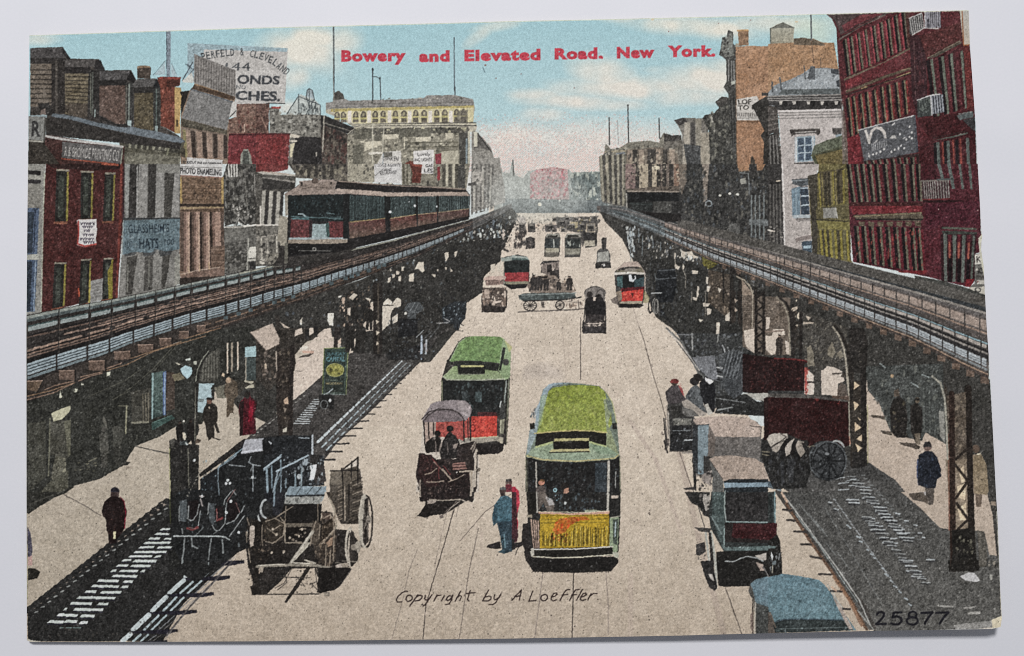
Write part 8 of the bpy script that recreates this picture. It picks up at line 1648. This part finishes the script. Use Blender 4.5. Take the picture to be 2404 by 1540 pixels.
for q in ("0 1018 45 965 90 920 78 970 70 1016", "22 985 82 975", "196 930 158 1026 226 1018", "370 988 405 978 424 962 415 948 392 955 370 985 368 1010 385 1024 418 1014", "545 915 515 918 490 945 450 1020", "470 968 522 962", "632 915 600 918 578 945 540 1020", "560 968 606 962", "662 915 606 1016", "650 986 682 976 698 960 690 948 668 955 645 985 642 1006 658 1020 692 1010", "742 955 714 1014", "730 982 765 952 800 955"):
    L(q, w, INK, 4)
C(302, 992, 34, 28, w, INK, rot=-35); E(110, 1012, 5, 5, INK); E(808, 1008, 6, 6, INK)
item('printed_number', 'dark card number 25877 in the lower right corner')
o(3, 3)
for q in ("1022 1152 1040 1130 1068 1126 1090 1140 1085 1170 1055 1205 1015 1242 1108 1238", "1252 1130 1185 1132 1168 1178 1210 1166 1250 1185 1255 1215 1225 1242 1180 1245 1156 1232", "1440 1136 1545 1130 1505 1180 1472 1236", "1580 1136 1692 1130 1645 1185 1612 1236"):
    L(q, 21, '1d1c22', 5)
C(1358, 1152, 36, 28, 19, '1d1c22'); C(1355, 1210, 52, 36, 19, '1d1c22')
for x, y, r in ((2153, 612, 9), (2254, 735, 5)):
    o(1, 0); E(x, y, r, r, '8d6a62', own=False)
L("2130 635 2150 680", 6, '56707a', own=False)
o(2, 0)
for x, y in ((85, 695), (1470, 295), (585, 825), (2240, 187), (1940, 220)):
    E(x, y, 5, 5, '8d5a54', own=False)

# ================================================================== THE CARD ITSELF
# ink screen: fine pepper and dot grain, strongest in the middle tones
gray = IMG.mean(2, keepdims=True)
names = [''] + [n for n, _ in ITEMS]
SAT = np.array([{'printed_sky': .84, 'printed_title': 1, 'printed_streetcar': .9, 'printed_roadway': .9, 'printed_person': .9}.get(n, .68) for n in names], np.float32)
CALM = np.array([{'printed_sky': .25, 'printed_title': .5, 'printed_roadway': .6, 'printed_pavement': .65, 'bare_paper': .4, 'printed_number': .4, 'printed_copyright_line': .4}.get(n, 1.0) for n in names], np.float32)
IMG[:] = gray + (IMG - gray) * SAT[OWN][:, :, None]
IMG *= np.interp(IMG.mean(2), [0, 60, 120, 170, 255], [.97, .96, .98, 1, 1]).astype(np.float32)[:, :, None]
# ragged outlines: the ink has crept a little along the screen
WX = nz(1.7) * .38; WY = nz(1.7) * .38
k_ = .35 + .65 * (CALM[OWN] > .55)
Yi, Xi = np.mgrid[0:CH, 0:CW].astype(np.float32)
sx_ = np.clip(Xi + WX * k_, 0, CW - 1.01); sy_ = np.clip(Yi + WY * k_, 0, CH - 1.01)
x0 = sx_.astype(int); y0 = sy_.astype(int); ax = (sx_ - x0)[..., None]; ay = (sy_ - y0)[..., None]
IMG = IMG[y0, x0] * (1 - ax) * (1 - ay) + IMG[y0, x0 + 1] * ax * (1 - ay) + IMG[y0 + 1, x0] * (1 - ax) * ay + IMG[y0 + 1, x0 + 1] * ax * ay
OWN = OWN[np.round(sy_).astype(int), np.round(sx_).astype(int)]
# mottled black plate: heavy grain in the shadows, pepper in the lights
lum = np.clip(IMG.mean(2) / 255, 0, 1)
calm = gblur(CALM[OWN], 1.0)
GR = nz(1.05); GR2 = nz(2.4)
amp = np.interp(lum, [0, .15, .3, .5, .75, 1], [.12, .17, .14, .09, .045, .02]).astype(np.float32) * calm
IMG *= (1 + amp * (.8 * GR + .5 * GR2) + .01 * N1)[:, :, None]
IMG += (np.clip(GR - 1.5, 0, 2) * 18 * (lum < .35) * calm)[:, :, None]
for _ in range(5200):
    x = int(RNG.integers(40, CW - 40)); y = int(RNG.integers(int(440 * K), CH - 20))
    if lum[y, x] > .5:
        r = int(RNG.integers(1, 4)); IMG[y:y + (2 if r < 3 else 3), x:x + (1 if r == 1 else 2)] *= .35 + .4 * RNG.random()
np.clip(IMG, 0, 255, out=IMG)
SOFT = np.stack([gblur(IMG[:, :, k], 0.7) for k in range(3)], 2)
SOFT = np.clip(SOFT + .55 * (SOFT - np.stack([gblur(IMG[:, :, k], 2.2) for k in range(3)], 2)), 4, 250)

def level(X):
    # light falling on the card at X: a tone seen in the print divided by this is the ink's own colour
    D = np.array(LAMP) - X; d = np.linalg.norm(D, axis=-1)
    ax = np.array(LAMP) / LAMP.length
    return (LAMP_W / math.pi ** 2) * D[..., 2] / d * (D @ ax / d) / d ** 2 + 0.18
EDGE_T = np.array([[69, 83], [330, 74], [601, 65], [951, 56.5], [1202, 49.5], [1452, 44.5], [1803, 36], [2050, 29.5], [2253, 24], [2274, 24]], float)
EDGE_B = np.array([[63, 1503], [72, 1507], [100, 1507], [300, 1507], [601, 1505.5], [901, 1502.5], [1202, 1499], [1577, 1492.5], [1803, 1486.5], [2053, 1481], [2328, 1476.5], [2349, 1472]], float)
EDGE_L = np.array([[69, 83], [65.5, 385], [62, 770], [62.3, 1155], [63, 1405], [63, 1503]], float)
EDGE_R = np.array([[2274, 24], [2277, 105], [2290, 287], [2295.5, 385], [2303, 525], [2306, 555], [2302.5, 578], [2304.5, 596], [2309, 622], [2316.5, 770], [2324, 870], [2330, 995], [2338, 1155], [2342, 1217], [2348, 1380], [2352, 1452], [2349, 1472]], float)

def along(A, t, ax):
    s = (A[:, ax] - A[0, ax]) / (A[-1, ax] - A[0, ax])
    return np.stack([np.interp(t, s, A[:, 0]), np.interp(t, s, A[:, 1])], -1)

def coons(nu, nv):
    u = np.linspace(0, 1, nu); v = np.linspace(0, 1, nv)
    T = along(EDGE_T, u, 0)[None]; B = along(EDGE_B, u, 0)[None]; Lf = along(EDGE_L, v, 1)[:, None]; R = along(EDGE_R, v, 1)[:, None]
    U = u[None, :, None]; W = v[:, None, None]
    return ((1 - W) * T + W * B + (1 - U) * Lf + U * R
            - ((1 - U) * (1 - W) * EDGE_T[0] + U * (1 - W) * EDGE_T[-1] + (1 - U) * W * EDGE_B[0] + U * W * EDGE_B[-1]))

def height(x, y):
    # metres; an old card that bows: the lower edge stands off the table, most of all at the right corner
    a = np.clip((-y / 0.045 + 0.15) / 1.15, 0, 1.1); b = np.clip((x / 0.07 + 1) / 2, 0, 1.05)
    return MM * (0.50 + 0.55 * a ** 2 + 2.0 * a ** 2.2 * b ** 1.3)

FPX = 2404 * LENS / 36
def unproject(px, dz=0.0):
    d = np.stack([(px[..., 0] - 1202) / FPX, -(px[..., 1] - 770) / FPX, -np.ones(px.shape[:-1])], -1) @ CAM_R.T
    z = np.zeros(px.shape[:-1])
    for _ in range(5):
        t = (z - CAM_P[2]) / d[..., 2]
        X = CAM_P + d * t[..., None]
        z = height(X[..., 0], X[..., 1]) + dz
    t = (z - CAM_P[2]) / d[..., 2]
    return CAM_P + d * t[..., None]

def new_mesh(name, co, quads, mat, parent=None, col=None, smooth=True):
    me = bpy.data.meshes.new(name)
    co = np.ascontiguousarray(co, np.float32); quads = np.ascontiguousarray(quads, np.int32)
    me.vertices.add(len(co)); me.vertices.foreach_set('co', co.ravel())
    me.loops.add(quads.size); me.loops.foreach_set('vertex_index', quads.ravel())
    me.polygons.add(len(quads)); me.polygons.foreach_set('loop_start', np.arange(0, quads.size, 4, dtype=np.int32))
    if smooth:
        me.polygons.foreach_set('use_smooth', np.ones(len(quads), bool))
    if col is not None:
        ca = me.color_attributes.new('ink', 'FLOAT_COLOR', 'POINT')
        ca.data.foreach_set('color', np.ascontiguousarray(np.c_[col, np.ones(len(col))], np.float32).ravel())
    me.update(calc_edges=True)
    me.materials.append(mat)
    ob = bpy.data.objects.new(name, me)
    scene.collection.objects.link(ob)
    if parent is not None:
        ob.parent = parent
    return ob

def material(name, rough=.6, spec=.3):
    m = bpy.data.materials.new(name); m.use_nodes = True
    nt = m.node_tree; b = nt.nodes['Principled BSDF']
    b.inputs['Roughness'].default_value = rough; b.inputs['Specular IOR Level'].default_value = spec
    return m, nt, b

def node(nt, kind, **kw):
    n = nt.nodes.new(kind)
    for k, v in kw.items():
        setattr(n, k, v)
    return n

# ink: the printed tone of every point, broken up by a halftone screen (45 degrees, about 4 dots per millimetre) and paper fibre
ink, nt, bs = material('printed_ink', .55, .07)
at = node(nt, 'ShaderNodeAttribute', attribute_name='ink')
tc = node(nt, 'ShaderNodeTexCoord')
mp = node(nt, 'ShaderNodeMapping'); mp.inputs['Rotation'].default_value = (0, 0, math.radians(45)); mp.inputs['Scale'].default_value = (1, 1, 1)
nt.links.new(tc.outputs['Object'], mp.inputs['Vector'])
sx = node(nt, 'ShaderNodeSeparateXYZ'); nt.links.new(mp.outputs['Vector'], sx.inputs[0])
def mth(op, a, b=None):
    n = node(nt, 'ShaderNodeMath', operation=op)
    for i, v in enumerate((a, b)):
        if v is None:
            continue
        if isinstance(v, (int, float)):
            n.inputs[i].default_value = v
        else:
            nt.links.new(v, n.inputs[i])
    return n.outputs[0]
FREQ = math.tau / (0.15 * MM)
dot = mth('MULTIPLY', mth('SINE', mth('MULTIPLY', sx.outputs[0], FREQ)), mth('SINE', mth('MULTIPLY', sx.outputs[1], FREQ)))
no = node(nt, 'ShaderNodeTexNoise'); no.inputs['Scale'].default_value = 9000; no.inputs['Detail'].default_value = 1.0
nt.links.new(tc.outputs['Object'], no.inputs['Vector'])
gr = mth('ADD', mth('MULTIPLY', dot, .34), mth('MULTIPLY', mth('SUBTRACT', no.outputs['Fac'], .5), .55))
hs = node(nt, 'ShaderNodeMixRGB', blend_type='MULTIPLY'); hs.inputs['Fac'].default_value = 1
nt.links.new(at.outputs['Color'], hs.inputs['Color1'])
cm = node(nt, 'ShaderNodeCombineXYZ'); g1 = mth('ADD', gr, 1.0)
for i in range(3):
    nt.links.new(g1, cm.inputs[i])
nt.links.new(cm.outputs[0], hs.inputs['Color2'])
nt.links.new(hs.outputs[0], bs.inputs['Base Color'])

paper, ntp, bp = material('card_stock', .7, .2)
npn = node(ntp, 'ShaderNodeTexNoise'); npn.inputs['Scale'].default_value = 900; npn.inputs['Detail'].default_value = 4
rp = node(ntp, 'ShaderNodeValToRGB'); rp.color_ramp.elements[0].color = (.42, .36, .29, 1); rp.color_ramp.elements[1].color = (.60, .54, .44, 1)
tcp = node(ntp, 'ShaderNodeTexCoord'); ntp.links.new(tcp.outputs['Object'], npn.inputs['Vector']); ntp.links.new(npn.outputs['Fac'], rp.inputs['Fac']); ntp.links.new(rp.outputs[0], bp.inputs['Base Color'])

table, ntt, bt = material('white_table_paper', .75, .15)
tct = node(ntt, 'ShaderNodeTexCoord')
n1 = node(ntt, 'ShaderNodeTexNoise'); n1.inputs['Scale'].default_value = 2600; n1.inputs['Detail'].default_value = 2
n2 = node(ntt, 'ShaderNodeTexNoise'); n2.inputs['Scale'].default_value = 55; n2.inputs['Detail'].default_value = 3
for n in (n1, n2):
    ntt.links.new(tct.outputs['Object'], n.inputs['Vector'])
ad = node(ntt, 'ShaderNodeMath', operation='MULTIPLY_ADD'); ad.inputs[1].default_value = .35; ntt.links.new(n1.outputs['Fac'], ad.inputs[0]); 
md = node(ntt, 'ShaderNodeMath', operation='MULTIPLY'); md.inputs[1].default_value = .65; ntt.links.new(n2.outputs['Fac'], md.inputs[0]); ntt.links.new(md.outputs[0], ad.inputs[2])
rt = node(ntt, 'ShaderNodeValToRGB'); rt.color_ramp.elements[0].position = .35; rt.color_ramp.elements[1].position = .65
rt.color_ramp.elements[0].color = (.775, .785, .83, 1); rt.color_ramp.elements[1].color = (.815, .82, .865, 1)
ntt.links.new(ad.outputs[0], rt.inputs['Fac']); ntt.links.new(rt.outputs[0], bt.inputs['Base Color'])
bmp = node(ntt, 'ShaderNodeBump'); bmp.inputs['Strength'].default_value = .05; bmp.inputs['Distance'].default_value = .0002
ntt.links.new(n1.outputs['Fac'], bmp.inputs['Height']); ntt.links.new(bmp.outputs[0], bt.inputs['Normal'])

# table: a large white sheet
g = np.array([[-.6, -.5, 0], [.6, -.5, 0], [.6, .5, 0], [-.6, .5, 0]])
tb = new_mesh('table_surface', g, [[0, 1, 2, 3]], table, smooth=False)
tb['kind'] = 'structure'; tb['label'] = 'plain white paper surface under the postcard'

# postcard: an Empty that carries the card stock and the printed parts
card = bpy.data.objects.new('postcard', None); scene.collection.objects.link(card)
card.empty_display_size = .02
card['label'] = 'old coloured picture postcard of a city street, bowed with worn corners, lying on white paper'; card['category'] = 'postcard'

nu, nv = 121, 81
cp = coons(nu, nv)
top = unproject(cp, -0.00003).reshape(-1, 3)
lower = top - np.array([0, 0, 0.00040])
ii = np.arange(nu * nv).reshape(nv, nu); N = nu * nv
q = [np.stack([ii[1:, :-1], ii[1:, 1:], ii[:-1, 1:], ii[:-1, :-1]], -1).reshape(-1, 4), np.stack([ii[:-1, :-1], ii[:-1, 1:], ii[1:, 1:], ii[1:, :-1]], -1).reshape(-1, 4) + N]
ring = np.r_[ii[0, :], ii[1:, -1], ii[-1, -2::-1], ii[-2:0:-1, 0]]
nx = np.roll(ring, -1)
q.append(np.stack([ring, nx, nx + N, ring + N], -1))
stock = new_mesh('card_stock', np.r_[top, lower], np.concatenate(q), paper, card, smooth=False)

# the print: one fine grid over the card's face, cut into one mesh per printed thing
NU, NV = 1400, 905
cp = coons(NU, NV)
co = unproject(cp).reshape(-1, 3)
fx = np.clip(cp[..., 0] * K - .5, 0, CW - 1.001); fy = np.clip(cp[..., 1] * K - .5, 0, CH - 1.001)
x0 = fx.astype(int); y0 = fy.astype(int); ax = (fx - x0)[..., None]; ay = (fy - y0)[..., None]
colr = (SOFT[y0, x0] * (1 - ax) * (1 - ay) + SOFT[y0, x0 + 1] * ax * (1 - ay) + SOFT[y0 + 1, x0] * (1 - ax) * ay + SOFT[y0 + 1, x0 + 1] * ax * ay) / 255
lin = np.where(colr <= .04045, colr / 12.92, ((colr + .055) / 1.055) ** 2.4) / level(co).reshape(NV, NU, 1)
lin = np.clip(lin, .004, .92).reshape(-1, 3)
cc = (cp[:-1, :-1] + cp[1:, 1:]) / 2
own = OWN[np.clip((cc[..., 1] * K).astype(int), 0, CH - 1), np.clip((cc[..., 0] * K).astype(int), 0, CW - 1)]
jj = np.arange(NU * NV).reshape(NV, NU)
cells = np.stack([jj[1:, :-1], jj[1:, 1:], jj[:-1, 1:], jj[:-1, :-1]], -1).reshape(-1, 4)
own = own.ravel()
order = np.argsort(own, kind='stable'); so = own[order]
cuts = np.searchsorted(so, np.arange(len(ITEMS) + 2))
view = bpy.data.objects.new('printed_picture', None); scene.collection.objects.link(view); view.parent = card
view.empty_display_size = .02
for k, (name, label) in enumerate(ITEMS, 1):
    sel = order[cuts[k]:cuts[k + 1]]
    if len(sel) < 6:
        continue
    qd = cells[sel]
    u, inv = np.unique(qd, return_inverse=True)
    ob = new_mesh(name, co[u], inv.reshape(-1, 4), ink, card if name in ('printed_title', 'printed_copyright_line', 'printed_number', 'bare_paper') else view, lin[u])
    if label:
        ob['label'] = label
